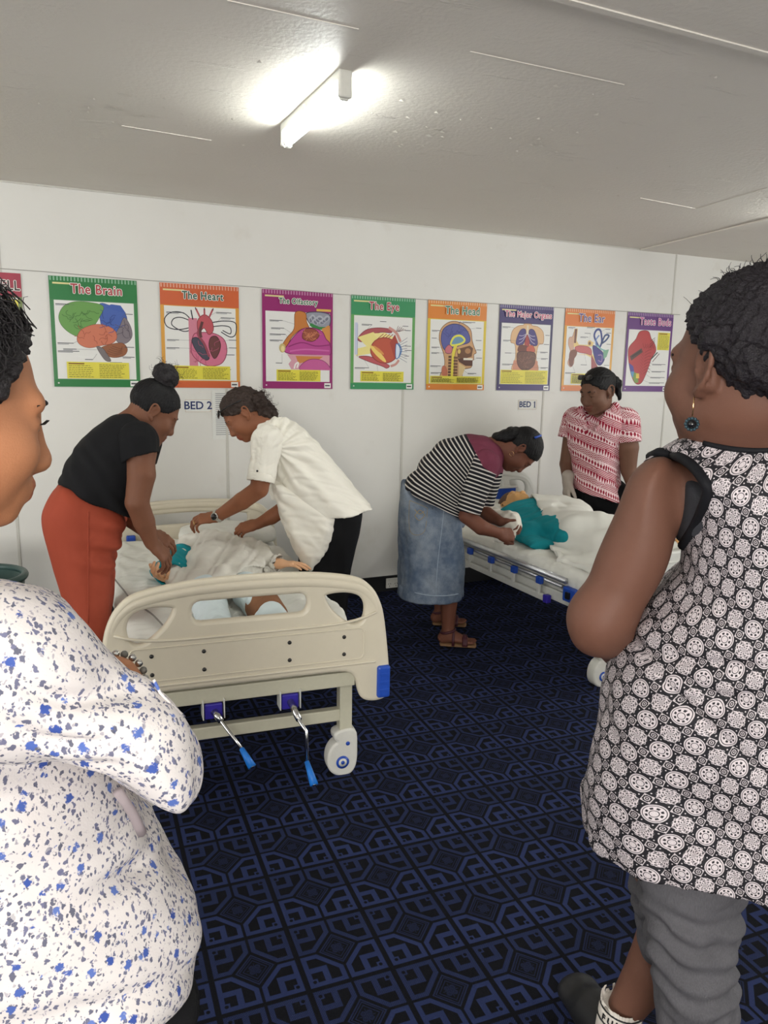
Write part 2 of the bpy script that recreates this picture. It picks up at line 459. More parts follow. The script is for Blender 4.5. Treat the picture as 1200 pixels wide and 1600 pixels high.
# ================================================================== battens with fluorescent tubes
def batten(x, y, label, tm=None):
    t = thing('ceiling_batten', label, 'light', (x, y, CEIL))
    bm = bmesh.new()
    P = [(-0.022, 0), (-0.022, -0.028), (-0.012, -0.038), (0.012, -0.038), (0.022, -0.028), (0.022, 0)]
    A = [bm.verts.new((p[0], -0.315, p[1])) for p in P]; B = [bm.verts.new((p[0], 0.315, p[1])) for p in P]
    for i in range(5): bm.faces.new((A[i], A[i + 1], B[i + 1], B[i]))
    bm.faces.new(A[::-1]); bm.faces.new(B); bmesh.ops.recalc_face_normals(bm, faces=bm.faces)
    obj('housing', bm, M['white_metal'], t)
    for s in (-1, 1):
        bm = bmesh.new()
        box(bm, (0, s * 0.311, -0.042), (0.046, 0.020, 0.084), bev=0.006)
        box(bm, (0, s * 0.303, -0.074), (0.030, 0.012, 0.030), bev=0.004)
        obj('lamp_holder', bm, M['white_plastic'], t)
    bm = bmesh.new(); cyl(bm, (0, -0.288, -0.072), (0, 0.288, -0.072), 0.0135, seg=20)
    obj('tube', bm, tm or M['tube'], t, True)
    for s in (-1, 1):
        bm = bmesh.new(); cyl(bm, (0, s * 0.288, -0.072), (0, s * 0.297, -0.072), 0.0140, seg=16)
        obj('end_cap', bm, M['alu'], t, True)
    bm = bmesh.new(); cyl(bm, (-0.023, 0.02, -0.022), (-0.030, 0.02, -0.022), 0.012, seg=12); obj('starter', bm, M['white_plastic'], t, True)
batten(*BATTENS[0][:2], 'white ceiling batten with a bare glowing tube, in full view above the cream bed')
for b, w in zip(BATTENS[1:], ('beyond the right edge, over the white bed', 'beyond the left edge, near the back wall', 'behind the viewer on the left', 'behind the viewer above the aisle', 'behind the viewer on the far right')):
    batten(b[0], b[1], 'white tube batten ' + w, M['tube_far'])

# ================================================================== posters
class Art:
    def __init__(s): s.V = []; s.F = []; s.Cc = []; s.n = 0
    def z(s): s.n += 1; return 0.00025 + s.n * 0.00004
    def poly(s, P, c):
        z = s.z(); i = len(s.V); s.V += [(p[0], p[1], z) for p in P]; s.F.append(list(range(i, i + len(P)))); s.Cc.append(srgb(*c))
    def rect(s, x0, y0, x1, y1, c): s.poly([(x0, y0), (x1, y0), (x1, y1), (x0, y1)], c)
    def ell(s, x, y, a, b, c, rot=0.0, n=24):
        r = math.radians(rot)
        s.poly([(x + a * math.cos(t) * math.cos(r) - b * math.sin(t) * math.sin(r), y + a * math.cos(t) * math.sin(r) + b * math.sin(t) * math.cos(r)) for t in [2 * PI * k / n for k in range(n)]], c)
    def blob(s, P, c, line=None, w=0.004):
        Q = catmull(P, 5); s.poly([tuple(q) for q in Q], c)
        if line: s.stroke(Q, w, line, True)
    def stroke(s, P, w, c, closed=False):
        z = s.z(); P = [np.array(p, float) for p in P]; m = len(P)
        L = []; R = []
        for i in range(m):
            a = P[i - 1] if (i > 0 or closed) else P[i]; b = P[(i + 1) % m] if (i < m - 1 or closed) else P[i]
            d = b - a; d = d / (np.linalg.norm(d) + 1e-9); q = np.array([-d[1], d[0]]) * w / 2
            L.append(P[i] + q); R.append(P[i] - q)
        i0 = len(s.V)
        for a, b in zip(L, R): s.V += [(a[0], a[1], z), (b[0], b[1], z)]
        for i in range(m if closed else m - 1):
            j = (i + 1) % m; s.F.append([i0 + 2 * i, i0 + 2 * i + 1, i0 + 2 * j + 1, i0 + 2 * j]); s.Cc.append(srgb(*c))
    def curve(s, P, w, c, closed=False): s.stroke(catmull(P, 6, closed), w, c, closed)
    def lines(s, x0, y0, x1, y1, n, c, w=0.0035, ragged=0.25, seed=1):
        r = random.Random(seed)
        for k in range(n):
            y = y1 + (y0 - y1) * (k + 0.5) / n; x = x0
            xe = x1 - r.random() * ragged * (x1 - x0)
            while x < xe:
                L = r.uniform(0.012, 0.045); s.rect(x, y - w / 2, min(x + L, xe), y + w / 2, c); x += L + 0.008
    def mesh(s, scale):
        me = bpy.data.meshes.new('print')
        me.from_pydata([(v[0] * scale, v[1] * scale, v[2]) for v in s.V], [], s.F)
        ca = me.color_attributes.new('Col', 'FLOAT_COLOR', 'CORNER')
        d = []
        for f, c in zip(s.F, s.Cc): d += [c[0], c[1], c[2], 1.0] * len(f)
        ca.data.foreach_set('color', d)
        return me

PW, PH = 0.46, 0.596
# unit space of the art: x 0..1, y 0..1.296
H_ = PH / PW
def labels(A, L, c=(70, 70, 80)):
    for (x, y, x2, y2, w) in L:
        A.rect(x, y - 0.004, x + w, y + 0.004, c); A.rect(x, y - 0.016, x + w * 0.7, y - 0.010, (120, 120, 125)) if w > 0.12 else None
        if x2 is not None: A.stroke([(x2, y2), (x if x > x2 else x + w, y)], 0.0025, (90, 90, 95))

def poster(px_left, label, band, edge, title, tcol, draw, caption=(0.14, 0.10, 0.86, 0.30), tsize=0.115, bottom=None, dots=True, toff=0.0, tx=0.5, wob=0.0, title_y=1.155):
    x0 = px_left; z0 = 1.392
    root = thing('anatomy_poster', label, 'poster', (x0, BACK - 0.004, z0), 0, 'anatomy charts hung along the back wall')
    # a thin laminated sheet, slightly curled at its lower edge
    bm = bmesh.new(); NX, NY = 8, 10
    def P(u, v, dy=0.0): return (u * PW, -0.002 - dy, v * PW)
    g = [[bm.verts.new(P(i / NX, H_ * j / NY)) for i in range(NX + 1)] for j in range(NY + 1)]
    for j in range(NY):
        for i in range(NX): bm.faces.new((g[j][i], g[j][i + 1], g[j + 1][i + 1], g[j + 1][i]))
    r = bmesh.ops.solidify(bm, geom=list(bm.faces), thickness=0.0006)
    obj('sheet', bm, M['paper'], root, False)
    A = Art()
    bot = bottom or band
    A.rect(0, 0, 1, H_, edge)
    A.rect(0, 1.03, 1, H_, band); A.rect(0, 0, 1, 0.085, bot)
    if dots:
        lt = tuple(min(255, int(c * 0.55 + 110)) for c in band)
        for k in range(26): A.rect(0.01 + k * 0.0385, 1.245, 0.028 + k * 0.0385, H_ - 0.004, lt)
    A.rect(0.04, 1.205, 0.30, 1.225, (225, 215, 150))
    A.rect(0.045, 0.095, 0.955, 1.02, (232, 231, 226))
    A.rect(0.88, 0.012, 0.975, 0.078, (240, 240, 235)); A.rect(0.89, 0.035, 0.96, 0.055, (90, 90, 95))
    A.ell(0.05, 0.045, 0.010, 0.010, (220, 220, 215))
    draw(A)
    if caption:
        cx0, cy0, cx1, cy1 = caption
        A.rect(cx0, cy0, cx1, cy1, (226, 214, 70))
        if cx1 - cx0 > 0.4:
            A.rect(cx0 + 0.02, cy1 - 0.028, cx0 + 0.2, cy1 - 0.014, (120, 70, 20)); mid = (cx0 + cx1) / 2
            A.lines(cx0 + 0.02, cy0 + 0.01, mid - 0.02, cy1 - 0.035, 7, (100, 96, 40), 0.006, seed=2)
            A.lines(mid + 0.01, cy0 + 0.01, cx1 - 0.02, cy1 - 0.02, 8, (100, 96, 40), 0.006, seed=3)
        else:
            A.rect(cx0 + 0.02, cy1 - 0.03, cx1 - 0.06, cy1 - 0.014, (120, 70, 20)); A.lines(cx0 + 0.02, cy0 + 0.01, cx1 - 0.01, cy1 - 0.04, 12, (100, 96, 40), 0.006, seed=5)
    def warp(me, lift):
        n = len(me.vertices); co = np.empty(n * 3); me.vertices.foreach_get('co', co); co = co.reshape(-1, 3)
        out = np.empty_like(co)
        for i, (x, y, z) in enumerate(co): out[i] = P(x / PW, y / PW, z + lift)
        me.vertices.foreach_set('co', out.ravel()); me.update()
    for off, col in [(0.0095 * cmath_, (240, 238, 230)) for cmath_ in [complex(math.cos(q * PI / 4), math.sin(q * PI / 4)) for q in range(8)]] + [(0.0028 * cmath_, tcol) for cmath_ in (1, -1, 1j, -1j)]:
        tm = text_mesh(title, 0.14, 0.0, space=1.12)
        wtx = max(v.co.x for v in tm.vertices) - min(v.co.x for v in tm.vertices)
        sc_ = tsize / wtx; tm.transform(Matrix.Diagonal((sc_, sc_ * 1.2, 1, 1)))
        z = A.z() + 0.0001; i0 = len(A.V); off = complex(off)
        A.V += [(v.co.x + tx + toff + off.real, v.co.y + title_y + off.imag, z) for v in tm.vertices]
        for p in tm.polygons: A.F.append([i0 + k for k in p.vertices]); A.Cc.append(srgb(*col))
        bpy.data.meshes.remove(tm)
    me = A.mesh(PW); warp(me, 0.0004)
    link('picture', me, M['print'], root)
    return root

def wig(A, cx, cy, w, h, n, c, seed, lw=0.006):
    r = random.Random(seed)
    for k in range(n):
        x = cx + r.uniform(-w, w); y = cy + r.uniform(-h, h); a = r.uniform(0, 6.28); P = []
        for j in range(5):
            P.append((x, y)); a += r.uniform(-1.1, 1.1); x += 0.03 * math.cos(a); y += 0.03 * math.sin(a)
        A.curve(P, lw, c)

def d_cell(A):
    A.rect(0.045, 0.095, 0.955, 1.0, (225, 205, 70)); A.ell(0.45, 0.5, 0.36, 0.36, (120, 170, 90)); A.ell(0.45, 0.5, 0.3, 0.3, (205, 220, 150)); A.ell(0.42, 0.52, 0.12, 0.12, (150, 90, 160))
    A.rect(0.70, 0.78, 0.95, 0.99, (236, 222, 90)); A.lines(0.72, 0.8, 0.94, 0.97, 7, (90, 80, 40), 0.008)
def d_brain(A):
    A.blob([(0.55, 0.98), (0.68, 0.985), (0.83, 0.93), (0.87, 0.80), (0.80, 0.66), (0.60, 0.64)], (66, 96, 172), (40, 50, 90))
    A.poly([(0.62, 0.955), (0.86, 0.90), (0.80, 0.99), (0.69, 1.0)], (60, 92, 170))
    A.blob([(0.12, 0.72), (0.09, 0.83), (0.15, 0.95), (0.28, 1.01), (0.45, 1.01), (0.60, 0.97), (0.55, 0.84), (0.47, 0.72), (0.34, 0.60), (0.22, 0.63)], (104, 156, 76), (50, 90, 40))
    A.blob([(0.72, 0.62), (0.78, 0.74), (0.84, 0.85), (0.91, 0.74), (0.92, 0.62), (0.85, 0.54), (0.76, 0.54)], (128, 118, 124), (70, 60, 70))
    A.blob([(0.28, 0.57), (0.33, 0.68), (0.48, 0.75), (0.62, 0.745), (0.72, 0.69), (0.74, 0.60), (0.68, 0.53), (0.55, 0.50), (0.42, 0.47), (0.32, 0.50)], (204, 116, 86), (130, 60, 40))
    A.blob([(0.55, 0.47), (0.66, 0.52), (0.80, 0.54), (0.86, 0.47), (0.82, 0.39), (0.70, 0.36), (0.60, 0.39)], (150, 92, 58), (90, 50, 30))
    A.blob([(0.50, 0.49), (0.57, 0.47), (0.62, 0.40), (0.66, 0.32), (0.60, 0.32), (0.54, 0.40)], (120, 112, 112), (70, 60, 60))
    wig(A, 0.32, 0.82, 0.16, 0.10, 16, (66, 112, 50), 3); wig(A, 0.67, 0.80, 0.08, 0.09, 9, (40, 66, 130), 4)
    wig(A, 0.50, 0.61, 0.14, 0.06, 10, (160, 80, 56), 5); wig(A, 0.84, 0.67, 0.04, 0.07, 6, (88, 78, 88), 6)
    for k in range(5): A.curve([(0.6 + 0.02 * k, 0.42 + 0.02 * k), (0.7 + 0.02 * k, 0.39 + 0.02 * k), (0.8, 0.42 + 0.02 * k)], 0.005, (105, 60, 36))
    labels(A, [(0.06, 0.975, 0.27, 0.97, 0.15), (0.85, 0.89, 0.79, 0.83, 0.09), (0.06, 0.52, 0.29, 0.55, 0.18), (0.12, 0.45, 0.50, 0.45, 0.15), (0.06, 0.425, None, 0, 0.24), (0.36, 0.33, 0.5, 0.40, 0.09), (0.83, 0.49, 0.80, 0.46, 0.11), (0.80, 0.37, 0.75, 0.38, 0.14), (0.65, 0.30, 0.64, 0.33, 0.14)])
def d_heart(A):
    for s, pts in ((1, [(0.42, 0.80), (0.30, 0.93), (0.14, 0.94), (0.05, 0.86), (0.08, 0.76), (0.22, 0.73), (0.40, 0.77)]), (1, [(0.40, 0.74), (0.28, 0.71), (0.14, 0.78), (0.16, 0.86), (0.26, 0.88), (0.40, 0.83)]), (1, [(0.62, 0.83), (0.80, 0.86), (0.95, 0.84), (0.95, 0.70), (0.88, 0.66), (0.76, 0.72)]), (1, [(0.64, 0.78), (0.78, 0.80), (0.88, 0.78), (0.88, 0.70), (0.78, 0.74)])):
        A.curve(pts, 0.012, (44, 44, 54))
    A.rect(0.345, 0.22, 0.455, 0.88, (206, 128, 146)); A.rect(0.57, 0.20, 0.66, 0.36, (206, 128, 146))
    A.blob([(0.40, 0.66), (0.48, 0.70), (0.66, 0.70), (0.80, 0.62), (0.83, 0.46), (0.76, 0.32), (0.60, 0.28), (0.46, 0.34), (0.37, 0.46)], (208, 112, 140), (140, 60, 80), 0.01)
    A.blob([(0.47, 0.70), (0.46, 0.85), (0.55, 0.93), (0.64, 0.86), (0.66, 0.74), (0.60, 0.68), (0.54, 0.76)], (190, 84, 92), (120, 40, 50), 0.008)
    for x in (0.49, 0.55, 0.61): A.stroke([(x, 0.9), (x + (x - 0.55) * 0.8, 1.0)], 0.022, (180, 80, 88)); A.stroke([(x + (x - 0.55) * 0.8, 0.985), (x + (x - 0.55) * 0.9, 1.015)], 0.012, (60, 50, 60))
    A.blob([(0.38, 0.60), (0.44, 0.64), (0.52, 0.58), (0.56, 0.46), (0.60, 0.38), (0.54, 0.36), (0.44, 0.46)], (74, 74, 88), (50, 40, 50), 0.008)
    A.blob([(0.62, 0.64), (0.70, 0.66), (0.75, 0.56), (0.72, 0.44), (0.66, 0.38), (0.60, 0.52)], (108, 62, 62), (60, 30, 30), 0.008)
    A.curve([(0.5, 0.78), (0.46, 0.68), (0.54, 0.56), (0.60, 0.40)], 0.03, (150, 70, 84)); A.curve([(0.52, 0.84), (0.49, 0.72), (0.50, 0.64)], 0.035, (96, 60, 60))
    for x in (0.40, 0.615): A.stroke([(x, 0.24), (x, 0.13)], 0.012, (50, 50, 60)); A.rect(x - 0.055, 0.20, x + 0.055, 0.24, (150, 80, 100))
    A.stroke([(0.40, 0.86), (0.38, 0.98)], 0.014, (50, 50, 60))
    wig(A, 0.60, 0.45, 0.18, 0.1, 10, (170, 80, 108), 9)
    labels(A, [(0.07, 0.94, 0.34, 0.9, 0.22), (0.70, 0.965, 0.62, 0.92, 0.2), (0.76, 0.90, 0.7, 0.83, 0.18), (0.07, 0.60, 0.38, 0.60, 0.15), (0.06, 0.50, 0.4, 0.5, 0.16), (0.07, 0.26, 0.34, 0.28, 0.22), (0.86, 0.62, 0.78, 0.6, 0.10), (0.86, 0.52, 0.8, 0.5, 0.10), (0.82, 0.43, 0.8, 0.42, 0.11), (0.80, 0.24, 0.64, 0.26, 0.08)])
def d_olf(A):
    A.blob([(0.62, 1.015), (0.94, 1.015), (0.94, 0.84), (0.80, 0.82), (0.68, 0.86)], (150, 152, 164), (70, 70, 84), 0.012)
    for k in range(8): A.ell(0.68 + 0.033 * k, 0.93 + 0.03 * math.sin(k * 2.1), 0.035, 0.045, (178, 180, 190), 20 * k); A.ell(0.68 + 0.033 * k, 0.92 + 0.03 * math.sin(k * 2.1), 0.018, 0.03, (120, 122, 136), 20 * k)
    A.poly([(0.955, 0.84), (0.955, 0.79), (0.72, 0.81), (0.66, 0.855), (0.68, 0.885), (0.8, 0.84)], (58, 134, 70))
    A.blob([(0.46, 1.015), (0.60, 1.015), (0.62, 0.90), (0.66, 0.80), (0.55, 0.80), (0.42, 0.70), (0.36, 0.60), (0.30, 0.50), (0.26, 0.55), (0.34, 0.68), (0.44, 0.80)], (196, 122, 56), (130, 70, 30), 0.008)
    A.blob([(0.955, 0.85), (0.955, 0.60), (0.90, 0.66), (0.84, 0.80), (0.88, 0.83)], (206, 140, 70))
    A.blob([(0.30, 0.50), (0.34, 0.57), (0.44, 0.70), (0.56, 0.80), (0.70, 0.82), (0.84, 0.78), (0.90, 0.68), (0.955, 0.62), (0.955, 0.46), (0.70, 0.46), (0.42, 0.46)], (184, 70, 142), (120, 30, 90), 0.01)
    A.blob([(0.56, 0.68), (0.60, 0.80), (0.74, 0.80), (0.80, 0.72), (0.70, 0.64)], (150, 78, 60), (100, 40, 40), 0.008); wig(A, 0.68, 0.73, 0.06, 0.04, 12, (206, 130, 90), 3)
    A.curve([(0.36, 0.56), (0.55, 0.62), (0.75, 0.58), (0.95, 0.60)], 0.014, (140, 40, 106)); A.curve([(0.38, 0.50), (0.6, 0.53), (0.95, 0.52)], 0.02, (206, 104, 168))
    A.ell(0.275, 0.54, 0.045, 0.06, (200, 180, 120)); A.ell(0.28, 0.53, 0.025, 0.04, (232, 216, 150))
    A.poly([(0.34, 0.46), (0.955, 0.46), (0.955, 0.32), (0.92, 0.26), (0.40, 0.26), (0.36, 0.33), (0.40, 0.38)], (214, 158, 170))
    A.poly([(0.46, 0.44), (0.86, 0.44), (0.80, 0.40), (0.60, 0.36), (0.50, 0.34)], (200, 130, 66))
    A.blob([(0.52, 0.26), (0.56, 0.34), (0.68, 0.40), (0.84, 0.39), (0.94, 0.32), (0.955, 0.24), (0.7, 0.2)], (196, 92, 150), (130, 50, 100), 0.008)
    A.curve([(0.44, 0.27), (0.46, 0.33), (0.50, 0.35), (0.48, 0.28)], 0.02, (240, 236, 230)); A.rect(0.045, 0.095, 0.955, 0.255, (230, 229, 224))
    labels(A, [(0.10, 0.90, 0.45, 0.86, 0.18), (0.12, 0.80, 0.40, 0.74, 0.18), (0.10, 0.72, 0.36, 0.66, 0.22), (0.10, 0.64, None, 0, 0.18), (0.18, 0.34, 0.27, 0.46, 0.09)])
    A.rect(0.76, 1.045, 0.97, 1.075, (220, 180, 80))
def d_eye(A):
    A.blob([(0.10, 0.70), (0.22, 0.82), (0.40, 0.86), (0.60, 0.85), (0.62, 0.80), (0.45, 0.80), (0.30, 0.74), (0.18, 0.66)], (176, 86, 92), (120, 40, 50), 0.008)
    A.blob([(0.12, 0.45), (0.30, 0.38), (0.48, 0.33), (0.56, 0.30), (0.60, 0.34), (0.45, 0.40), (0.28, 0.46)], (190, 90, 96), (120, 40, 50), 0.008)
    A.poly([(0.10, 0.72), (0.34, 0.80), (0.46, 0.72), (0.36, 0.58), (0.30, 0.50), (0.08, 0.46), (0.08, 0.56), (0.24, 0.60)], (236, 222, 140))
    A.poly([(0.34, 0.78), (0.52, 0.80), (0.66, 0.74), (0.56, 0.66), (0.46, 0.66)], (240, 226, 150))
    for k in range(4): A.stroke([(0.40 + 0.05 * k, 0.70), (0.50 + 0.05 * k, 0.78)], 0.01, (150, 60, 60))
    A.ell(0.52, 0.55, 0.225, 0.185, (150, 62, 60)); A.ell(0.52, 0.55, 0.21, 0.172, (190, 88, 66)); A.poly([(0.60, 0.66), (0.68, 0.78), (0.735, 0.66), (0.74, 0.5), (0.68, 0.44)], (170, 72, 60))
    A.ell(0.42, 0.50, 0.17, 0.035, (238, 206, 110), -42); A.ell(0.43, 0.55, 0.10, 0.02, (220, 150, 80), -35)
    A.blob([(0.70, 0.64), (0.75, 0.62), (0.77, 0.55), (0.745, 0.46), (0.70, 0.45)], (214, 226, 240), (60, 100, 160), 0.012); A.curve([(0.74, 0.66), (0.79, 0.56), (0.745, 0.45)], 0.016, (90, 140, 196))
    A.curve([(0.58, 0.87), (0.70, 0.80), (0.77, 0.68)], 0.04, (206, 150, 140)); A.curve([(0.62, 0.33), (0.70, 0.36), (0.75, 0.42)], 0.035, (206, 150, 140))
    for k in range(8): A.stroke([(0.76, 0.66 - 0.03 * k), (0.88, 0.74 - 0.05 * k)], 0.005, (80, 90, 120))
    for k in range(5): A.stroke([(0.70 + 0.01 * k, 0.82), (0.73 + 0.03 * k, 0.90 - 0.012 * k)], 0.006, (110, 60, 60))
    A.rect(0.06, 0.48, 0.10, 0.92, (200, 205, 225)); A.stroke([(0.10, 0.90), (0.10, 0.45)], 0.004, (100, 120, 170))
    labels(A, [(0.16, 0.90, 0.24, 0.83, 0.16), (0.44, 0.95, None, 0, 0.1), (0.80, 0.90, 0.75, 0.84, 0.09), (0.84, 0.84, None, 0, 0.09), (0.84, 0.62, 0.77, 0.60, 0.1), (0.84, 0.56, None, 0, 0.11), (0.84, 0.48, 0.77, 0.5, 0.07), (0.06, 0.30, 0.2, 0.42, 0.22), (0.42, 0.25, 0.4, 0.36, 0.2), (0.42, 0.23, None, 0, 0.12)])
def d_head(A):
    A.blob([(0.20, 0.72), (0.22, 0.88), (0.36, 0.99), (0.55, 0.99), (0.72, 0.90), (0.76, 0.74), (0.80, 0.64), (0.84, 0.56), (0.80, 0.53), (0.80, 0.46), (0.76, 0.42), (0.76, 0.34), (0.62, 0.30), (0.58, 0.18), (0.24, 0.18), (0.30, 0.36), (0.28, 0.52)], (206, 160, 112), (120, 80, 50), 0.01)
    A.blob([(0.23, 0.72), (0.26, 0.88), (0.40, 0.96), (0.56, 0.95), (0.68, 0.86), (0.72, 0.72), (0.56, 0.66), (0.44, 0.62), (0.30, 0.58)], (88, 92, 156), (50, 50, 100), 0.01)
    wig(A, 0.46, 0.80, 0.18, 0.10, 18, (64, 68, 128), 3)
    A.blob([(0.40, 0.66), (0.44, 0.77), (0.55, 0.80), (0.63, 0.74), (0.56, 0.68)], (110, 150, 176), (226, 222, 80), 0.03)
    A.blob([(0.30, 0.60), (0.36, 0.66), (0.42, 0.62), (0.40, 0.54), (0.32, 0.54)], (200, 110, 120), (120, 60, 80), 0.008)
    A.curve([(0.48, 0.66), (0.45, 0.56), (0.44, 0.40), (0.42, 0.20)], 0.05, (226, 210, 70)); A.curve([(0.50, 0.62), (0.47, 0.50), (0.47, 0.20)], 0.012, (160, 120, 60))
    A.poly([(0.50, 0.60), (0.72, 0.66), (0.78, 0.62), (0.76, 0.50), (0.62, 0.46), (0.52, 0.48)], (112, 76, 52)); A.poly([(0.52, 0.47), (0.78, 0.47), (0.78, 0.36), (0.66, 0.36), (0.54, 0.42)], (92, 60, 48))
    A.ell(0.69, 0.58, 0.05, 0.04, (176, 128, 84)); A.rect(0.62, 0.445, 0.78, 0.475, (236, 230, 214)); A.ell(0.54, 0.57, 0.025, 0.035, (220, 190, 100))
    for k in range(7): A.rect(0.36, 0.20 + 0.045 * k, 0.41, 0.232 + 0.045 * k, (96, 66, 50)); A.rect(0.45, 0.19 + 0.045 * k, 0.52, 0.222 + 0.045 * k, (116, 82, 56))
    A.poly([(0.54, 0.40), (0.66, 0.34), (0.60, 0.20), (0.54, 0.18)], (224, 196, 140)); A.ell(0.30, 0.27, 0.05, 0.09, (190, 110, 80), 10)
    labels(A, [(0.07, 0.86, 0.24, 0.84, 0.13), (0.07, 0.75, 0.24, 0.7, 0.08), (0.07, 0.62, 0.3, 0.6, 0.13), (0.07, 0.54, 0.38, 0.54, 0.13), (0.06, 0.35, 0.34, 0.34, 0.17), (0.07, 0.25, None, 0, 0.18), (0.58, 1.0, 0.5, 0.98, 0.22), (0.82, 0.92, 0.7, 0.9, 0.09), (0.82, 0.74, None, 0, 0.1), (0.84, 0.60, 0.8, 0.58, 0.08), (0.84, 0.48, 0.8, 0.45, 0.1), (0.70, 0.25, 0.62, 0.3, 0.15)])
def d_organs(A):
    A.blob([(0.22, 0.74), (0.24, 0.90), (0.34, 0.98), (0.44, 1.0), (0.46, 1.02), (0.58, 1.02), (0.60, 1.0), (0.72, 0.98), (0.82, 0.90), (0.83, 0.74), (0.74, 0.70), (0.71, 0.50), (0.74, 0.30), (0.28, 0.30), (0.32, 0.50), (0.30, 0.70)], (222, 182, 136), (170, 120, 80), 0.008)
    A.poly([(0.27, 0.30), (0.76, 0.30), (0.74, 0.46), (0.29, 0.46)], (206, 140, 110))
    for s in (-1, 1): A.blob([(0.52 + s * 0.03, 0.92), (0.52 + s * 0.12, 0.93), (0.52 + s * 0.19, 0.80), (0.52 + s * 0.19, 0.70), (0.52 + s * 0.06, 0.72)], (72, 60, 124), (40, 30, 80), 0.008)
    for s in (-1, 1):
        for k in range(3): A.curve([(0.52, 0.88), (0.52 + s * 0.08, 0.84 - 0.04 * k), (0.52 + s * 0.15, 0.84 - 0.06 * k)], 0.008, (200, 190, 210))
    A.rect(0.505, 0.86, 0.54, 1.0, (226, 210, 180)); A.blob([(0.48, 0.74), (0.52, 0.86), (0.57, 0.74), (0.54, 0.66), (0.50, 0.66)], (168, 62, 60), (110, 30, 30), 0.006)
    A.blob([(0.36, 0.66), (0.40, 0.70), (0.52, 0.69), (0.58, 0.64), (0.46, 0.58), (0.36, 0.60)], (112, 62, 50)); A.blob([(0.52, 0.66), (0.62, 0.70), (0.68, 0.62), (0.62, 0.56), (0.54, 0.58)], (196, 92, 66), (130, 50, 40), 0.006)
    A.blob([(0.36, 0.58), (0.50, 0.60), (0.68, 0.58), (0.69, 0.46), (0.66, 0.38), (0.56, 0.32), (0.46, 0.32), (0.38, 0.38), (0.35, 0.48)], (110, 72, 58), (70, 40, 34), 0.01); wig(A, 0.52, 0.46, 0.12, 0.09, 18, (140, 96, 76), 3); A.ell(0.53, 0.315, 0.02, 0.03, (90, 50, 40))
    labels(A, [(0.06, 0.96, 0.28, 0.95, 0.14), (0.08, 0.76, 0.34, 0.76, 0.14), (0.12, 0.57, 0.36, 0.57, 0.12), (0.08, 0.40, 0.36, 0.42, 0.2), (0.86, 0.86, None, 0, 0.08), (0.84, 0.72, 0.7, 0.74, 0.1), (0.78, 0.60, 0.68, 0.6, 0.14), (0.80, 0.50, 0.68, 0.5, 0.13), (0.80, 0.36, 0.6, 0.36, 0.14)])
def d_ear(A):
    A.blob([(0.10, 0.84), (0.09, 0.74), (0.14, 0.62), (0.12, 0.52), (0.10, 0.44), (0.16, 0.38), (0.22, 0.44), (0.22, 0.56), (0.20, 0.70), (0.22, 0.80), (0.24, 0.98), (0.19, 0.94), (0.16, 0.86)], (206, 166, 140), (150, 100, 80), 0.006)
    A.poly([(0.19, 0.98), (0.26, 0.99), (0.25, 0.80), (0.30, 0.74), (0.50, 0.74), (0.55, 0.80), (0.60, 0.78), (0.58, 0.72), (0.30, 0.69), (0.20, 0.70)], (232, 202, 130)); A.poly([(0.20, 0.98), (0.25, 0.98), (0.24, 0.76), (0.20, 0.76)], (122, 78, 62))
    A.blob([(0.13, 0.62), (0.26, 0.66), (0.27, 0.58), (0.22, 0.50), (0.20, 0.40), (0.13, 0.42)], (122, 74, 58))
    A.poly([(0.26, 0.58), (0.46, 0.58), (0.56, 0.54), (0.60, 0.42), (0.64, 0.34), (0.70, 0.34), (0.62, 0.56), (0.58, 0.60)], (236, 206, 130))
    A.blob([(0.22, 0.68), (0.30, 0.72), (0.48, 0.71), (0.56, 0.66), (0.56, 0.58), (0.46, 0.60), (0.30, 0.62)], (196, 98, 96), (140, 50, 60), 0.008)
    A.poly([(0.56, 0.60), (0.66, 0.46), (0.74, 0.36), (0.58, 0.36), (0.57, 0.48)], (158, 76, 76)); A.ell(0.515, 0.77, 0.04, 0.045, (222, 188, 120)); A.ell(0.515, 0.765, 0.024, 0.028, (130, 90, 70))
    A.curve([(0.70, 0.72), (0.60, 0.88), (0.64, 0.98), (0.72, 0.97), (0.76, 0.80), (0.72, 0.70)], 0.035, (42, 60, 130)); A.curve([(0.74, 0.76), (0.84, 0.82), (0.90, 0.90), (0.82, 0.90), (0.76, 0.78)], 0.03, (48, 72, 120)); A.curve([(0.66, 0.70), (0.64, 0.82), (0.70, 0.90)], 0.024, (100, 130, 190))
    A.blob([(0.58, 0.72), (0.68, 0.70), (0.80, 0.62), (0.84, 0.52), (0.76, 0.42), (0.66, 0.48)], (52, 44, 128), (30, 30, 80), 0.01); A.curve([(0.70, 0.58), (0.78, 0.58), (0.78, 0.48), (0.71, 0.50)], 0.016, (150, 120, 170))
    A.poly([(0.80, 0.66), (0.92, 0.68), (0.88, 0.56), (0.82, 0.52)], (120, 170, 140)); A.curve([(0.66, 0.74), (0.76, 0.68), (0.84, 0.66)], 0.02, (110, 180, 170))
    labels(A, [(0.07, 1.0, None, 0, 0.14), (0.44, 1.02, None, 0, 0.16), (0.40, 0.92, 0.5, 0.82, 0.12), (0.32, 0.86, None, 0, 0.16), (0.82, 1.0, 0.74, 0.96, 0.1), (0.84, 0.94, None, 0, 0.1), (0.86, 0.76, None, 0, 0.09), (0.06, 0.29, 0.2, 0.4, 0.2), (0.36, 0.42, 0.42, 0.6, 0.12), (0.34, 0.25, None, 0, 0.16), (0.84, 0.42, None, 0, 0.1), (0.50, 0.32, None, 0, 0.12)])
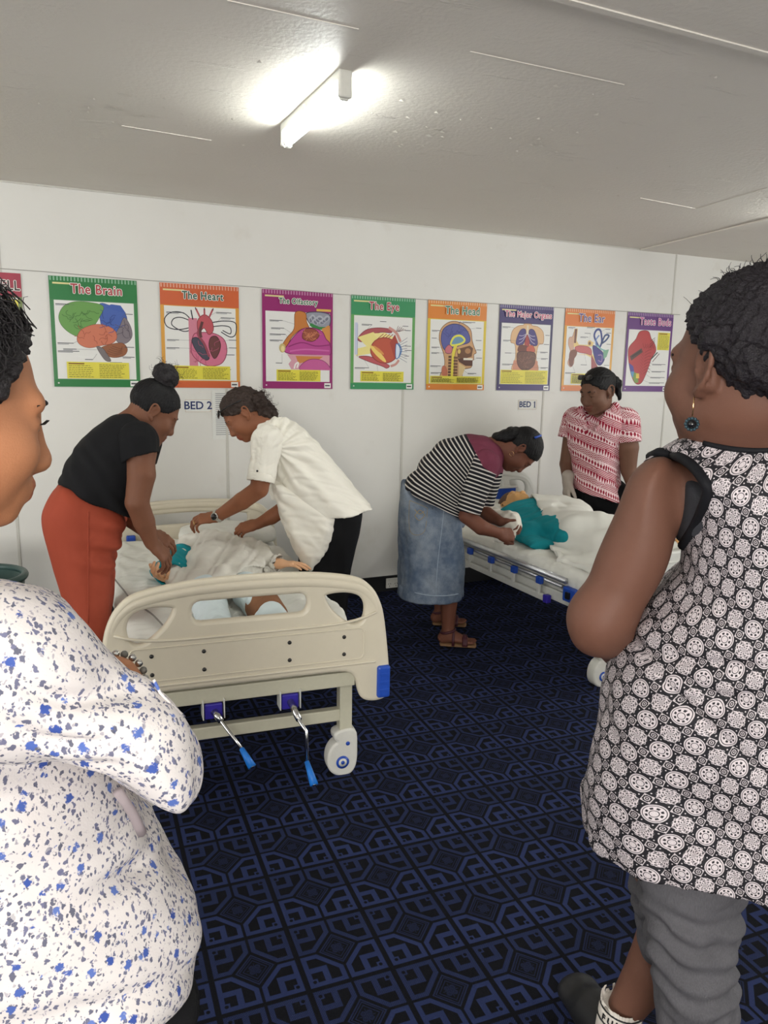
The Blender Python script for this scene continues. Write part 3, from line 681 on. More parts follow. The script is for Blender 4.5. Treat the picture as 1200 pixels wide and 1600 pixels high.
def d_taste(A):
    A.blob([(0.28, 0.99), (0.20, 0.86), (0.08, 0.74), (0.06, 0.64), (0.10, 0.44), (0.18, 0.24), (0.28, 0.13), (0.40, 0.15), (0.50, 0.34), (0.58, 0.56), (0.66, 0.68), (0.62, 0.80), (0.54, 0.88), (0.46, 1.0)], (178, 56, 56), (120, 30, 34), 0.01)
    A.poly([(0.09, 0.47), (0.19, 0.42), (0.22, 0.33), (0.14, 0.33)], (80, 70, 150)); A.poly([(0.14, 0.33), (0.22, 0.33), (0.24, 0.18), (0.17, 0.26)], (90, 150, 190)); A.poly([(0.22, 0.32), (0.30, 0.30), (0.33, 0.15), (0.26, 0.14), (0.2, 0.22)], (120, 150, 70)); A.poly([(0.26, 0.30), (0.33, 0.30), (0.34, 0.22), (0.27, 0.22)], (226, 190, 70))
    A.poly([(0.10, 0.58), (0.34, 0.72), (0.38, 0.66), (0.14, 0.51)], (84, 56, 48)); A.poly([(0.14, 0.585), (0.33, 0.69), (0.34, 0.665), (0.15, 0.56)], (60, 44, 40))
    for k in range(8): A.curve([(0.42, 0.30 + 0.05 * k), (0.50, 0.34 + 0.05 * k), (0.56, 0.32 + 0.055 * k)], 0.008, (130, 36, 40)); A.curve([(0.40, 0.28 + 0.05 * k), (0.34, 0.34 + 0.05 * k)], 0.006, (150, 44, 48))
    for k in range(5): A.curve([(0.36 + 0.05 * k, 0.80), (0.40 + 0.05 * k, 0.72), (0.44 + 0.04 * k, 0.78)], 0.008, (140, 40, 44))
    for k in range(3): A.stroke([(0.52, 0.74 + 0.05 * k), (0.62, 0.84 + 0.03 * k)], 0.008, (80, 40, 40))
    A.stroke([(0.56, 0.54), (0.70, 0.66)], 0.02, (56, 70, 66)); A.stroke([(0.60, 0.50), (0.74, 0.64)], 0.012, (90, 60, 56))
    labels(A, [(0.60, 0.46, 0.54, 0.5, 0.3), (0.60, 0.34, 0.48, 0.4, 0.3), (0.58, 0.24, 0.45, 0.3, 0.32), (0.56, 0.15, 0.4, 0.2, 0.34)])

poster(-0.462, 'red and yellow chart ending in CELL, cut by the left edge', (164, 44, 66), (112, 128, 70), 'CELL', (70, 44, 44), d_cell, None, 0.30, dots=False, tx=0.83, title_y=1.15)
poster(0.134, 'green bordered chart titled The Brain with coloured brain lobes', (38, 122, 62), (62, 128, 74), 'The Brain', (176, 62, 66), d_brain, (0.15, 0.10, 0.87, 0.30), 0.58, tx=0.53)
poster(0.720, 'orange bordered chart titled The Heart with pink heart section', (206, 96, 50), (220, 160, 66), 'The Heart', (48, 92, 76), d_heart, (0.13, 0.105, 0.87, 0.28), 0.52, tx=0.53, wob=1)
poster(1.323, 'magenta bordered chart titled The Olfactory with nose in section', (150, 40, 108), (152, 42, 110), 'The Olfactory', (58, 112, 84), d_olf, (0.19, 0.10, 0.82, 0.255), 0.54, tx=0.5, wob=2)
poster(1.908, 'green bordered chart titled The Eye with eyeball in section', (62, 146, 96), (104, 166, 92), 'The Eye', (176, 56, 74), d_eye, (0.15, 0.11, 0.83, 0.255), 0.46, tx=0.5, wob=2.6)
poster(2.463, 'yellow and orange chart titled The Head with a skull in profile', (220, 132, 48), (222, 196, 62), 'The Head', (62, 122, 86), d_head, (0.06, 0.10, 0.94, 0.205), 0.58, tx=0.57, wob=4)
poster(3.028, 'navy bordered chart titled The Major Organs with an open torso', (64, 50, 106), (58, 52, 92), 'The Major Organs', (196, 66, 118), d_organs, (0.06, 0.10, 0.94, 0.315), 0.86, tx=0.52, wob=5)
poster(3.592, 'orange bordered chart titled The Ear with the inner ear', (222, 124, 52), (224, 166, 66), 'The Ear', (96, 62, 134), d_ear, (0.18, 0.115, 0.50, 0.28), 0.52, tx=0.52, wob=6)
poster(4.176, 'purple bordered chart titled Taste Buds with a large red tongue', (102, 56, 124), (106, 62, 126), 'Taste Buds', (196, 76, 150), d_taste, (0.68, 0.70, 0.945, 0.99), 0.68, tx=0.6, wob=7)

tag(tube('string', [(-1.2, BACK - 0.008, 2.012), (0.1, BACK - 0.008, 2.006), (0.66, BACK - 0.008, 1.994), (1.25, BACK - 0.008, 1.996), (1.85, BACK - 0.008, 1.984), (3.0, BACK - 0.008, 1.986), (4.7, BACK - 0.008, 1.992)], 0.0016, M['string'], seg=6), 'thin grey string stretched across the back wall above the charts', 'string')

def sign(x0, x1, z0, z1, txt, label):
    t = thing('bed_sign', label, 'sign', ((x0 + x1) / 2, BACK - 0.002, (z0 + z1) / 2))
    bm = bmesh.new(); box(bm, (0, 0, 0), (x1 - x0, 0.002, z1 - z0)); obj('card', bm, M['paper'], t)
    me = text_mesh(txt, (z1 - z0) * 0.78, 0.0012, 0.0002); me.transform(Matrix.Rotation(PI / 2, 4, 'X')); me.transform(Matrix.Translation((0, -0.0016, 0)))
    link('lettering', me, M['blue_ink'], t)
    if txt.endswith('1'):
        xm = max(v.co.x for v in me.vertices); hh = (z1 - z0) * 0.27
        bm = bmesh.new(); box(bm, (xm - 0.010, -0.0016, hh - 0.004), (0.012, 0.0004, 0.0035), Matrix.Rotation(-0.7, 3, 'Y')); box(bm, (xm - 0.003, -0.0016, -hh), (0.018, 0.0004, 0.0035)); obj('numeral_serif', bm, M['blue_ink'], t)
    w, h = (x1 - x0) / 2 - 0.005, (z1 - z0) / 2 - 0.005
    bm = bmesh.new()
    for (c, s) in (((0, -0.0013, h), (2 * w, 0.0006, 0.002)), ((0, -0.0013, -h), (2 * w, 0.0006, 0.002)), ((w, -0.0013, 0), (0.002, 0.0006, 2 * h)), ((-w, -0.0013, 0), (0.002, 0.0006, 2 * h))): box(bm, c, s)
    obj('printed_border', bm, plain('tan_ink', srgb(190, 160, 130), 0.7), t)
sign(0.843, 1.003, 1.243, 1.327, 'BED 2', 'small white card reading BED 2 beside the pinned notice sheet')
sign(3.222, 3.388, 1.253, 1.328, 'BED 1', 'small white card reading BED 1 below the navy bordered organs chart')
t = thing('notice_sheet', 'white printed sheet of small text pinned beside the BED 2 card', 'paper', (1.008, BACK - 0.002, 1.083))
bm = bmesh.new(); box(bm, (0.105, 0, 0.147), (0.21, 0.0015, 0.297)); obj('sheet', bm, M['paper'], t)
bm = bmesh.new()
rnd = random.Random(8)
for k in range(22): w = 0.17 * rnd.uniform(0.6, 1); box(bm, (0.02 + w / 2, -0.0012, 0.275 - k * 0.0118), (w, 0.0005, 0.0035))
obj('printed_text', bm, plain('grey_ink', srgb(120, 120, 128), 0.7), t)

t = thing('power_outlet', 'white double power outlet on the black skirting beside the denim skirt', 'outlet', (2.235, BACK - 0.014, 0.058))
bm = bmesh.new(); box(bm, (0, -0.005, 0), (0.10, 0.01, 0.07), bev=0.003); obj('faceplate', bm, M['white_plastic'], t)
for s in (-1, 1):
    bm = bmesh.new()
    for (dx, dz, a) in ((-0.008, 0.004, 0.5), (0.008, 0.004, -0.5), (0, -0.012, 0)): box(bm, (s * 0.025 + dx, -0.0104, dz - 0.008), (0.003, 0.001, 0.010), Matrix.Rotation(a, 3, 'Y'))
    obj('socket_slots', bm, M['black_plastic'], t)
    bm = bmesh.new(); box(bm, (s * 0.025, -0.012, 0.022), (0.012, 0.005, 0.014), bev=0.001); obj('switch', bm, M['white_plastic'], t)

# bin by the wall at the left edge
t = thing('waste_bin', 'dark green round bin with a rolled rim at the left edge', 'bin', (-0.245, 3.62, 0))
bm = bmesh.new(); seg = 40
prof = [(0.0, 0.004), (0.135, 0.004), (0.14, 0.02), (0.185, 0.600), (0.172, 0.600), (0.130, 0.03), (0.0, 0.03)]
rings = [[bm.verts.new((r * math.cos(2 * PI * k / seg), r * math.sin(2 * PI * k / seg), z)) for k in range(seg)] for r, z in prof[1:-1]]
for A_, B_ in zip(rings[:-1], rings[1:]):
    for k in range(seg): bm.faces.new((A_[k], A_[(k + 1) % seg], B_[(k + 1) % seg], B_[k]))
bm.faces.new(rings[0][::-1]); bm.faces.new(rings[-1]); bmesh.ops.recalc_face_normals(bm, faces=bm.faces)
obj('bucket', bm, M['bin'], t, True)
tube('rim', [(0.185 * math.cos(2 * PI * k / 40), 0.185 * math.sin(2 * PI * k / 40), 0.605) for k in range(40)], 0.016, M['bin'], t, 10, True)

# ================================================================== implicit solids -> one continuous mesh
def V3(*a): return np.array(a, float)
def nz(v): v = np.asarray(v, float); return v / (np.linalg.norm(v) + 1e-12)

class Prim:
    __slots__ = ('f', 'lo', 'hi', 'k', 'op', 'lab')
    def __init__(s, f, lo, hi, k, op, lab): s.f = f; s.lo = np.asarray(lo, float); s.hi = np.asarray(hi, float); s.k = k; s.op = op; s.lab = lab

def seg(a, b, ra, rb=None, k=0.02, lat=None, op='u', lab=0):
    """tapered limb; ra/rb scalar, or (across lat, other) for an elliptic section"""
    a = np.asarray(a, float); b = np.asarray(b, float); rb = ra if rb is None else rb
    ab = b - a; L2 = float(ab @ ab) + 1e-12
    wa, da = ra if hasattr(ra, '__len__') else (ra, ra); wb, db = rb if hasattr(rb, '__len__') else (rb, rb)
    R = max(wa, da, wb, db)
    iso = abs(wa - da) < 1e-6 and abs(wb - db) < 1e-6
    l = nz(lat) if lat is not None else None
    def f(X, Y, Z):
        px, py, pz = X - a[0], Y - a[1], Z - a[2]
        t = np.clip((px * ab[0] + py * ab[1] + pz * ab[2]) / L2, 0, 1)
        qx, qy, qz = px - t * ab[0], py - t * ab[1], pz - t * ab[2]
        q2 = qx * qx + qy * qy + qz * qz
        if iso: return np.sqrt(q2) - (wa + (wb - wa) * t)
        ql = qx * l[0] + qy * l[1] + qz * l[2]
        rw = wa + (wb - wa) * t; rd = da + (db - da) * t
        q2 = np.maximum(q2 - ql * ql, 0); ql = ql * ql
        k0 = np.sqrt(ql / rw ** 2 + q2 / rd ** 2) + 1e-9; k1 = np.sqrt(ql / rw ** 4 + q2 / rd ** 4) + 1e-9
        return k0 * (k0 - 1) / k1
    return Prim(f, np.minimum(a, b) - R, np.maximum(a, b) + R, k, op, lab)

def ell(c, r, R=None, k=0.02, op='u', lab=0):
    c = np.asarray(c, float); r = np.asarray(r, float) * np.ones(3)
    R = np.eye(3) if R is None else np.asarray(R, float)   # rows = local axes
    ext = np.sqrt(((R * r[:, None]) ** 2).sum(0))
    def f(X, Y, Z):
        p = [X - c[0], Y - c[1], Z - c[2]]
        k0 = 0; k1 = 0
        for i in range(3):
            q = R[i, 0] * p[0] + R[i, 1] * p[1] + R[i, 2] * p[2]
            k0 = k0 + (q / r[i]) ** 2; k1 = k1 + (q / r[i] ** 2) ** 2
        k0 = np.sqrt(k0) + 1e-9; k1 = np.sqrt(k1) + 1e-9
        return k0 * (k0 - 1) / k1
    return Prim(f, c - ext, c + ext, k, op, lab)

def rbox(c, half, R=None, r=0.01, k=0.01, op='u', lab=0):
    c = np.asarray(c, float); R = np.eye(3) if R is None else np.asarray(R, float); half = np.asarray(half, float)
    ext = (np.abs(R) * half[:, None]).sum(0)
    def f(X, Y, Z):
        p = [X - c[0], Y - c[1], Z - c[2]]; o = 0; m = None
        for i in range(3):
            q = np.abs(R[i, 0] * p[0] + R[i, 1] * p[1] + R[i, 2] * p[2]) - half[i] + r
            o = o + np.maximum(q, 0) ** 2; m = q if m is None else np.maximum(m, q)
        return np.sqrt(o) + np.minimum(m, 0) - r
    return Prim(f, c - ext, c + ext, k, op, lab)

def polysdf(P, pad, h):
    P = np.asarray(P, float); lo = P.min(0) - pad; hi = P.max(0) + pad
    nx, ny = [int(v) for v in np.ceil((hi - lo) / h) + 1]
    gx = lo[0] + h * np.arange(nx); gy = lo[1] + h * np.arange(ny)
    X, Y = np.meshgrid(gx, gy, indexing='ij'); d = np.full(X.shape, 1e9); s = np.ones(X.shape)
    n = len(P)
    for i in range(n):
        a = P[i]; b = P[i - 1]; e = b - a
        wx, wy = X - a[0], Y - a[1]
        t = np.clip((wx * e[0] + wy * e[1]) / (e @ e + 1e-12), 0, 1)
        d = np.minimum(d, (wx - e[0] * t) ** 2 + (wy - e[1] * t) ** 2)
        c1 = Y >= a[1]; c2 = Y < b[1]; c3 = e[0] * wy > e[1] * wx
        s = np.where((c1 & c2 & c3) | (~c1 & ~c2 & ~c3), -s, s)
    return lo, h, (np.sqrt(d) * s).astype(np.float32)

def prism(P, fig, off, half, R=None, k=0.02, op='u', lab=0, smooth=5, sharp=False):
    """rounded solid whose side outline is P (2D, figure plane), `half` thick to each side of plane offset `off`"""
    R = half if R is None else R
    Q = np.asarray(P, float) if sharp else catmull(P, smooth)
    lo2, h2, G = polysdf(Q, 0.10, 0.005)
    o, e1, e2, e3 = fig.o, fig.e1, fig.e2, fig.e3
    cs = np.array([o + e1 * u + e2 * v + e3 * (off + s * half) for u in (Q[:, 0].min(), Q[:, 0].max()) for v in (Q[:, 1].min(), Q[:, 1].max()) for s in (-1, 1)])
    nx, ny = G.shape
    def f(X, Y, Z):
        px, py, pz = X - o[0], Y - o[1], Z - o[2]
        u = ((px * e1[0] + py * e1[1] + pz * e1[2]) - lo2[0]) / h2
        v = ((px * e2[0] + py * e2[1] + pz * e2[2]) - lo2[1]) / h2
        u = np.clip(u, 0, nx - 1.001); v = np.clip(v, 0, ny - 1.001)
        u, v = np.broadcast_arrays(u, v)
        iu = u.astype(np.int32); iv = v.astype(np.int32); fu = u - iu; fv = v - iv
        d2 = G[iu, iv] * (1 - fu) * (1 - fv) + G[iu + 1, iv] * fu * (1 - fv) + G[iu, iv + 1] * (1 - fu) * fv + G[iu + 1, iv + 1] * fu * fv
        q3 = np.abs(px * e3[0] + py * e3[1] + pz * e3[2] - off)
        w0 = d2 + R; w1 = q3 - half + R
        return np.minimum(np.maximum(w0, w1), 0) + np.sqrt(np.maximum(w0, 0) ** 2 + np.maximum(w1, 0) ** 2) - R
    return Prim(f, cs.min(0), cs.max(0), k, op, lab)

def surface(prims, h, cuts=(), lo=None, hi=None, inflate=0.0, pocket=None):
    """surface nets over the smooth union of prims; cuts = [(point, normal)] keep the side the normal points away from"""
    us = [p for p in prims if p.op == 'u']
    lo = np.min([p.lo for p in us], 0) - inflate - 3 * h if lo is None else np.asarray(lo, float)
    hi = np.max([p.hi for p in us], 0) + inflate + 3 * h if hi is None else np.asarray(hi, float)
    n = np.ceil((hi - lo) / h).astype(int) + 1
    ax = [(lo[i] + h * np.arange(n[i])).astype(np.float32) for i in range(3)]
    D = np.full(n, 0.2, np.float32); Lb = np.zeros(n, np.int8); B = np.full(n, 0.3, np.float32)
    for p in prims:
        m = max(p.k, 0.01) + inflate + 3 * h
        i0 = np.clip(np.floor((p.lo - m - lo) / h).astype(int), 0, n); i1 = np.clip(np.ceil((p.hi + m - lo) / h).astype(int) + 1, 0, n)
        if np.any(i1 - i0 < 1): continue
        sl = tuple(slice(a, b) for a, b in zip(i0, i1))
        X = ax[0][sl[0]][:, None, None]; Y = ax[1][sl[1]][None, :, None]; Z = ax[2][sl[2]][None, None, :]
        d = p.f(X, Y, Z).astype(np.float32)
        A = D[sl]
        if p.op == 'u':
            d = d - inflate
            kk = p.k
            hh = np.maximum(kk - np.abs(A - d), 0) / kk if kk > 1e-6 else 0
            D[sl] = np.minimum(A, d) - hh * hh * kk * 0.25
            c = d < B[sl]
            B[sl] = np.where(c, d, B[sl]); Lb[sl] = np.where(c, p.lab, Lb[sl])
        else:
            kk = p.k
            d = -d
            hh = np.maximum(kk - np.abs(A - d), 0) / kk if kk > 1e-6 else 0
            D[sl] = np.maximum(A, d) + hh * hh * kk * 0.25
    if len(cuts):
        X = ax[0][:, None, None]; Y = ax[1][None, :, None]; Z = ax[2][None, None, :]
        s = None
        for ct in cuts:
            c, nn = ct[0], ct[1]; c = np.asarray(c, float); nn = nz(nn)
            q = ((X - c[0]) * nn[0] + (Y - c[1]) * nn[1] + (Z - c[2]) * nn[2]).astype(np.float32)
            if len(ct) > 2: q = q + np.float32(ct[2]) * (np.sin(X * 210 + Z * 60) * np.sin(Y * 190 + X * 40) + np.sin(Z * 230 + Y * 70)) * np.float32(0.5)
            s = q if s is None else np.maximum(s, q)
        if pocket:
            D = np.maximum(np.maximum(D, s), -np.maximum(D + pocket[0], -(s + pocket[1])))
        else: D = np.maximum(D, s)
    D[0] = D[-1] = 0.2; D[:, 0] = D[:, -1] = 0.2; D[:, :, 0] = D[:, :, -1] = 0.2
    ins = D < 0
    cnt = np.zeros(n - 1, np.int8)
    for a in (0, 1):
        for b in (0, 1):
            for c in (0, 1): cnt += ins[a:n[0] - 1 + a, b:n[1] - 1 + b, c:n[2] - 1 + c]
    cells = np.argwhere((cnt > 0) & (cnt < 8))
    idx = np.full(n - 1, -1, np.int32); idx[tuple(cells.T)] = np.arange(len(cells))
    acc = np.zeros((len(cells), 3), np.float32); num = np.zeros(len(cells), np.float32)
    cor = {}
    for a in (0, 1):
        for b in (0, 1):
            for c in (0, 1): cor[(a, b, c)] = D[cells[:, 0] + a, cells[:, 1] + b, cells[:, 2] + c]
    for axx in range(3):
        for u in (0, 1):
            for v in (0, 1):
                p0 = [0, 0, 0]; oth = [i for i in range(3) if i != axx]
                p0[oth[0]] = u; p0[oth[1]] = v; p1 = list(p0); p1[axx] = 1
                d0 = cor[tuple(p0)]; d1 = cor[tuple(p1)]
                m = (d0 < 0) != (d1 < 0)
                t = np.where(m, d0 / np.where(np.abs(d0 - d1) < 1e-12, 1, d0 - d1), 0)
                e = np.zeros((len(cells), 3), np.float32); e[:, oth[0]] = u; e[:, oth[1]] = v; e[:, axx] = t
                acc += e * m[:, None]; num += m
    Vv = lo + h * (cells + acc / np.maximum(num, 1)[:, None])
    lab = Lb[tuple(cells.T)]
    Fs = []
    for axx in range(3):
        o1, o2 = [(1, 2), (2, 0), (0, 1)][axx]
        sl0 = [slice(None)] * 3; sl1 = [slice(None)] * 3
        sl0[axx] = slice(0, n[axx] - 1); sl1[axx] = slice(1, n[axx])
        i0 = ins[tuple(sl0)]; i1 = ins[tuple(sl1)]
        E = np.argwhere(i0 != i1)
        E = E[(E[:, o1] > 0) & (E[:, o2] > 0)]
        flip = ins[tuple(E.T)]
        def cell(a, b):
            q = E.copy(); q[:, o1] -= a; q[:, o2] -= b
            return idx[q[:, 0], q[:, 1], q[:, 2]]
        Q = np.stack([cell(1, 1), cell(0, 1), cell(0, 0), cell(1, 0)], 1)
        Q = np.where(flip[:, None], Q, Q[:, ::-1])
        Fs.append(Q)
    Fq = np.concatenate(Fs); Fq = Fq[(Fq >= 0).all(1)]
    return Vv.astype(np.float64), Fq, lab

def vnormals(V, F):
    fn = np.cross(V[F[:, 2]] - V[F[:, 0]], V[F[:, 3]] - V[F[:, 1]])
    N = np.zeros_like(V)
    for i in range(4):
        for c in range(3): N[:, c] += np.bincount(F[:, i], weights=fn[:, c], minlength=len(V))
    return N / (np.linalg.norm(N, axis=1)[:, None] + 1e-12)

def relax(V, F, it=1, lam=0.5):
    for _ in range(it):
        S_ = np.zeros_like(V); c = np.zeros(len(V))
        for i in range(4):
            a, b = F[:, i], F[:, (i + 1) % 4]
            for k in range(3):
                S_[:, k] += np.bincount(a, weights=V[b, k], minlength=len(V)) + np.bincount(b, weights=V[a, k], minlength=len(V))
            c += np.bincount(a, minlength=len(V)) + np.bincount(b, minlength=len(V))
        V = V + lam * (S_ / np.maximum(c, 1)[:, None] - V)
    return V

def vnoise(P, seed=0):
    """smooth pseudo-noise -1..1 of 3D points (unit wavelength)"""
    r = np.random.RandomState(seed); out = np.zeros(len(P))
    W = np.sin(P @ r.normal(0, 2.2, (3, 3)) + r.uniform(0, 6, 3)) * 1.1
    for i in range(5):
        k = r.normal(0, 1, 3); k = k / np.linalg.norm(k) * r.uniform(3, 7)
        out += np.sin(P @ k + W @ r.normal(0, 1, 3) + r.uniform(0, 6.28))
    return out / 3.2

def folds(V, N, along, amp, wl, seed=0, mask=None):
    """cloth folds: ridges that run along `along`, wavelength wl across it"""
    a = nz(along)
    across = V - np.outer(V @ a, a)
    P = across / wl + np.outer(V @ a, a) / (wl * 4.5)
    n = vnoise(P, seed) ; n = n - 0.35 * np.abs(n)
    d = amp * n
    if mask is not None: d = d * mask
    return V + N * d[:, None]

def to_mesh(name, V, F, mats, parent, origin, fmat=None, uv=None, tint=None, lab=None):
    me = bpy.data.meshes.new(name)
    n = len(V); nf = len(F)
    me.vertices.add(n); me.vertices.foreach_set('co', (V - origin).astype(np.float32).ravel())
    me.loops.add(nf * 4); me.loops.foreach_set('vertex_index', F.astype(np.int32).ravel())
    me.polygons.add(nf); me.polygons.foreach_set('loop_start', np.arange(0, nf * 4, 4, dtype=np.int32)); me.polygons.foreach_set('loop_total', np.full(nf, 4, np.int32))
    me.polygons.foreach_set('use_smooth', np.ones(nf, bool))
    if fmat is not None: me.polygons.foreach_set('material_index', fmat.astype(np.int32))
    if uv is not None:
        ul = me.uv_layers.new(name='UVMap'); ul.data.foreach_set('uv', uv.astype(np.float32).ravel())
    if tint is not None:
        ca = me.color_attributes.new('Tint', 'FLOAT_COLOR', 'POINT')
        ca.data.foreach_set('color', np.concatenate([tint, np.ones((n, 1))], 1).astype(np.float32).ravel())
    me.update(calc_edges=True)
    return link(name, me, mats, parent)

def solid(name, prims, h, mat, parent, origin, cuts=(), inflate=0.0, rel=1, fold=None, pocket=None, lo=None, hi=None, uvf=None, fmat=None, tintf=None, post=None):
    V, F, lab = surface(prims, h, cuts, lo, hi, inflate, pocket)
    V = relax(V, F, rel)
    if fold:
        for fo in (fold if isinstance(fold, list) else [fold]):
            V = folds(V, vnormals(V, F), *fo) if not callable(fo) else fo(V, vnormals(V, F))
    if post: V = post(V, vnormals(V, F), lab)
    uv = uvf(V, F, lab) if uvf else None
    fm = fmat(V[F].mean(1), lab[F[:, 0]]) if fmat else None
    tint = tintf(V, lab) if tintf else None
    return to_mesh(name, V, F, mat, parent, origin, fm, uv, tint, lab)

def cyl_uv(o, axis, ref, R):
    """unwrap round an axis: u = arc length, v = height; one seam on the far side of ref"""
    axis = nz(axis); ref = nz(np.asarray(ref, float) - axis * (np.asarray(ref, float) @ axis)); bin_ = np.cross(axis, ref)
    def f(V, F, lab):
        q = V - o
        th = np.arctan2(q @ bin_, q @ ref); v = q @ axis
        t = th[F]; t0 = t[:, :1]; t = t0 + (t - t0 + PI) % (2 * PI) - PI
        return np.stack([t * R, v[F]], -1).reshape(-1, 2)
    return f

# ================================================================== hospital beds
def make_bed(label, loc, rotz, plastic, bl, cranks=True, rail=False, panel=False, head_hole='long', L=1.97, head_lift=-0.055):
    """local frame: origin on the floor under the foot board, +y to the head"""
    t = thing('hospital_bed', label, 'bed', loc, rotz)
    MX = Matrix.Rotation(PI / 2, 4, 'X')
    def board(name, y, hole, is_foot, lift=0.0):
        O = [(-0.495, 0.34), (-0.495, 0.42), (-0.475, 0.60), (-0.455, 0.68), (-0.42, 0.735), (-0.36, 0.77), (-0.2, 0.795), (0, 0.802), (0.2, 0.795), (0.36, 0.77), (0.42, 0.735), (0.455, 0.68), (0.475, 0.60), (0.495, 0.42), (0.495, 0.34), (0.485, 0.318), (0.45, 0.312), (0.415, 0.322), (0.40, 0.35), (0.385, 0.405), (0.34, 0.438), (0.2, 0.442), (0, 0.442), (-0.2, 0.442), (-0.34, 0.438), (-0.385, 0.405), (-0.40, 0.35), (-0.415, 0.322), (-0.45, 0.312), (-0.485, 0.318)]
        loops = [catmull(O, 4)]
        if hole == 'three':
            rr = []
            for (cx, cz, s) in ((0.166, 0.707, 0), (0.166, 0.694, 1), (-0.172, 0.694, 2), (-0.172, 0.707, 3)):
                for k in range(5):
                    a = PI / 2 - (s * PI / 2) - k * PI / 8 - 0 ; rr.append((cx + 0.042 * math.cos(a), cz + 0.042 * math.sin(a)))
            loops.append(np.array(rr))
            side = [(0.258, 0.732), (0.33, 0.738), (0.392, 0.720), (0.420, 0.678), (0.416, 0.622), (0.384, 0.594), (0.338, 0.604), (0.280, 0.655), (0.252, 0.704)]
            loops += [catmull(side, 5), catmull([(-x, z) for x, z in side][::-1], 5)]
        else:
            w = 0.30
            rr = [(w, 0.735), (w + 0.03, 0.715), (w + 0.03, 0.675), (w, 0.655), (0, 0.66), (-w, 0.655), (-w - 0.03, 0.675), (-w - 0.03, 0.715), (-w, 0.735), (0, 0.752)]
            loops.append(catmull(rr, 5))
            if hole == 'oval':
                loops[-1] = catmull([(0.10 * math.cos(a) + 0.0, 0.70 + 0.042 * math.sin(a)) for a in np.linspace(0, 2 * PI, 13)[:-1]], 4)
        me = plate_mesh(loops, 0.036, 0.013, Matrix.Translation((0, y, lift)) @ MX)
        b = link(name, me, plastic, t, True)
        me.polygons.foreach_set('use_smooth', [True] * len(me.polygons))
        try: me.set_sharp_from_angle(angle=math.radians(50))
        except Exception: pass
        top = catmull([(-0.462, 0.62), (-0.45, 0.68), (-0.418, 0.728), (-0.36, 0.76), (-0.2, 0.785), (0, 0.792), (0.2, 0.785), (0.36, 0.76), (0.418, 0.728), (0.45, 0.68), (0.462, 0.62)], 5, False)
        n = len(top); rad = [0.012 + 0.012 * math.sin(PI * i / (n - 1)) ** 0.4 for i in range(n)]
        tube('top_roll', [(p[0], y, p[1] + lift - 0.012) for p in top], rad, plastic, b, 12)
        fr = -1 if is_foot else 1
        if is_foot:
            z0, z1, w = 0.474, 0.590, 0.405
            pl = [(sx * (w - 0.02) + 0.02 * math.cos(a), zc_ + 0.02 * math.sin(a)) for sx, zc_, a0 in ((1, z1 - 0.02, 0), (-1, z1 - 0.02, PI / 2), (-1, z0 + 0.02, PI), (1, z0 + 0.02, 1.5 * PI)) for a in np.linspace(a0, a0 + PI / 2, 6)]
            tube('panel_ridge', [(p[0], y + fr * 0.0185, p[1]) for p in pl], 0.0028, plastic, b, 6, True)
            for zz, ww in ((0.610, 0.45), (0.456, 0.45)):
                tube('moulded_rib', [(x, y + fr * 0.018, zz + (0.035 * (abs(x) / ww) ** 6 if zz > 0.5 else 0)) for x in np.linspace(-ww, ww, 25)], 0.0052, plastic, b, 8)
            for x in (-0.335, -0.165, 0.13, 0.33):
                for z in (0.497, 0.562):
                    bm = bmesh.new(); cyl(bm, (x, y + fr * 0.016, z), (x, y + fr * 0.0195, z), 0.0072, seg=14); cyl(bm, (x, y + fr * 0.0195, z), (x, y + fr * 0.0215, z), 0.0045, 0.0035, seg=10)
                    obj('screw', bm, M['dark_metal'], b, True)
        for s in (-1, 1):
            bm = bmesh.new(); box(bm, (s * 0.482, y + fr * 0.004, 0.376 + lift), (0.050, 0.056, 0.124), bev=0.009)
            c = obj('bumper', bm, bl, b)
            c['label'] = 'blue corner bumper'
            for z in (0.345, 0.376, 0.407):
                bm = bmesh.new(); box(bm, (s * 0.482, y + fr * 0.032, z + lift), (0.040, 0.003, 0.010), bev=0.001, seg=1); obj('grip_rib', bm, bl, b)
        return b
    board('foot_board', 0.0, 'three', True)
    hb = board('head_board', L, head_hole, False, head_lift)
    if panel:
        bm = bmesh.new(); box(bm, (-0.02, L - 0.022, 0.625), (0.66, 0.012, 0.150), bev=0.006); p = obj('blue_panel', bm, bl, hb); p['label'] = 'blue panel set in the head board'
        bm = bmesh.new(); box(bm, (-0.02, L - 0.024, 0.708), (0.70, 0.018, 0.018), bev=0.006); obj('panel_rim', bm, plastic, hb)
    else:
        bm = bmesh.new(); box(bm, (-0.345, L - 0.032, 0.515), (0.05, 0.03, 0.105), bev=0.008); p = obj('mattress_stop', bm, bl, hb); p['label'] = 'blue block on the head board'
    cm = M['cream_metal'] if plastic is M['cream'] else M['white_metal']
    def bar(name, c, s, par=t, mat=None):
        bm = bmesh.new(); box(bm, c, s, bev=0.004); return obj(name, bm, mat or cm, par)
    for y in (0.055, L - 0.055):
        bar('end_beam', (0, 0.028 if y < 1 else L - 0.028, 0.390), (0.76, 0.05, 0.055))
        bar('cross_bar', (0, y, 0.236), (0.70, 0.035, 0.046))
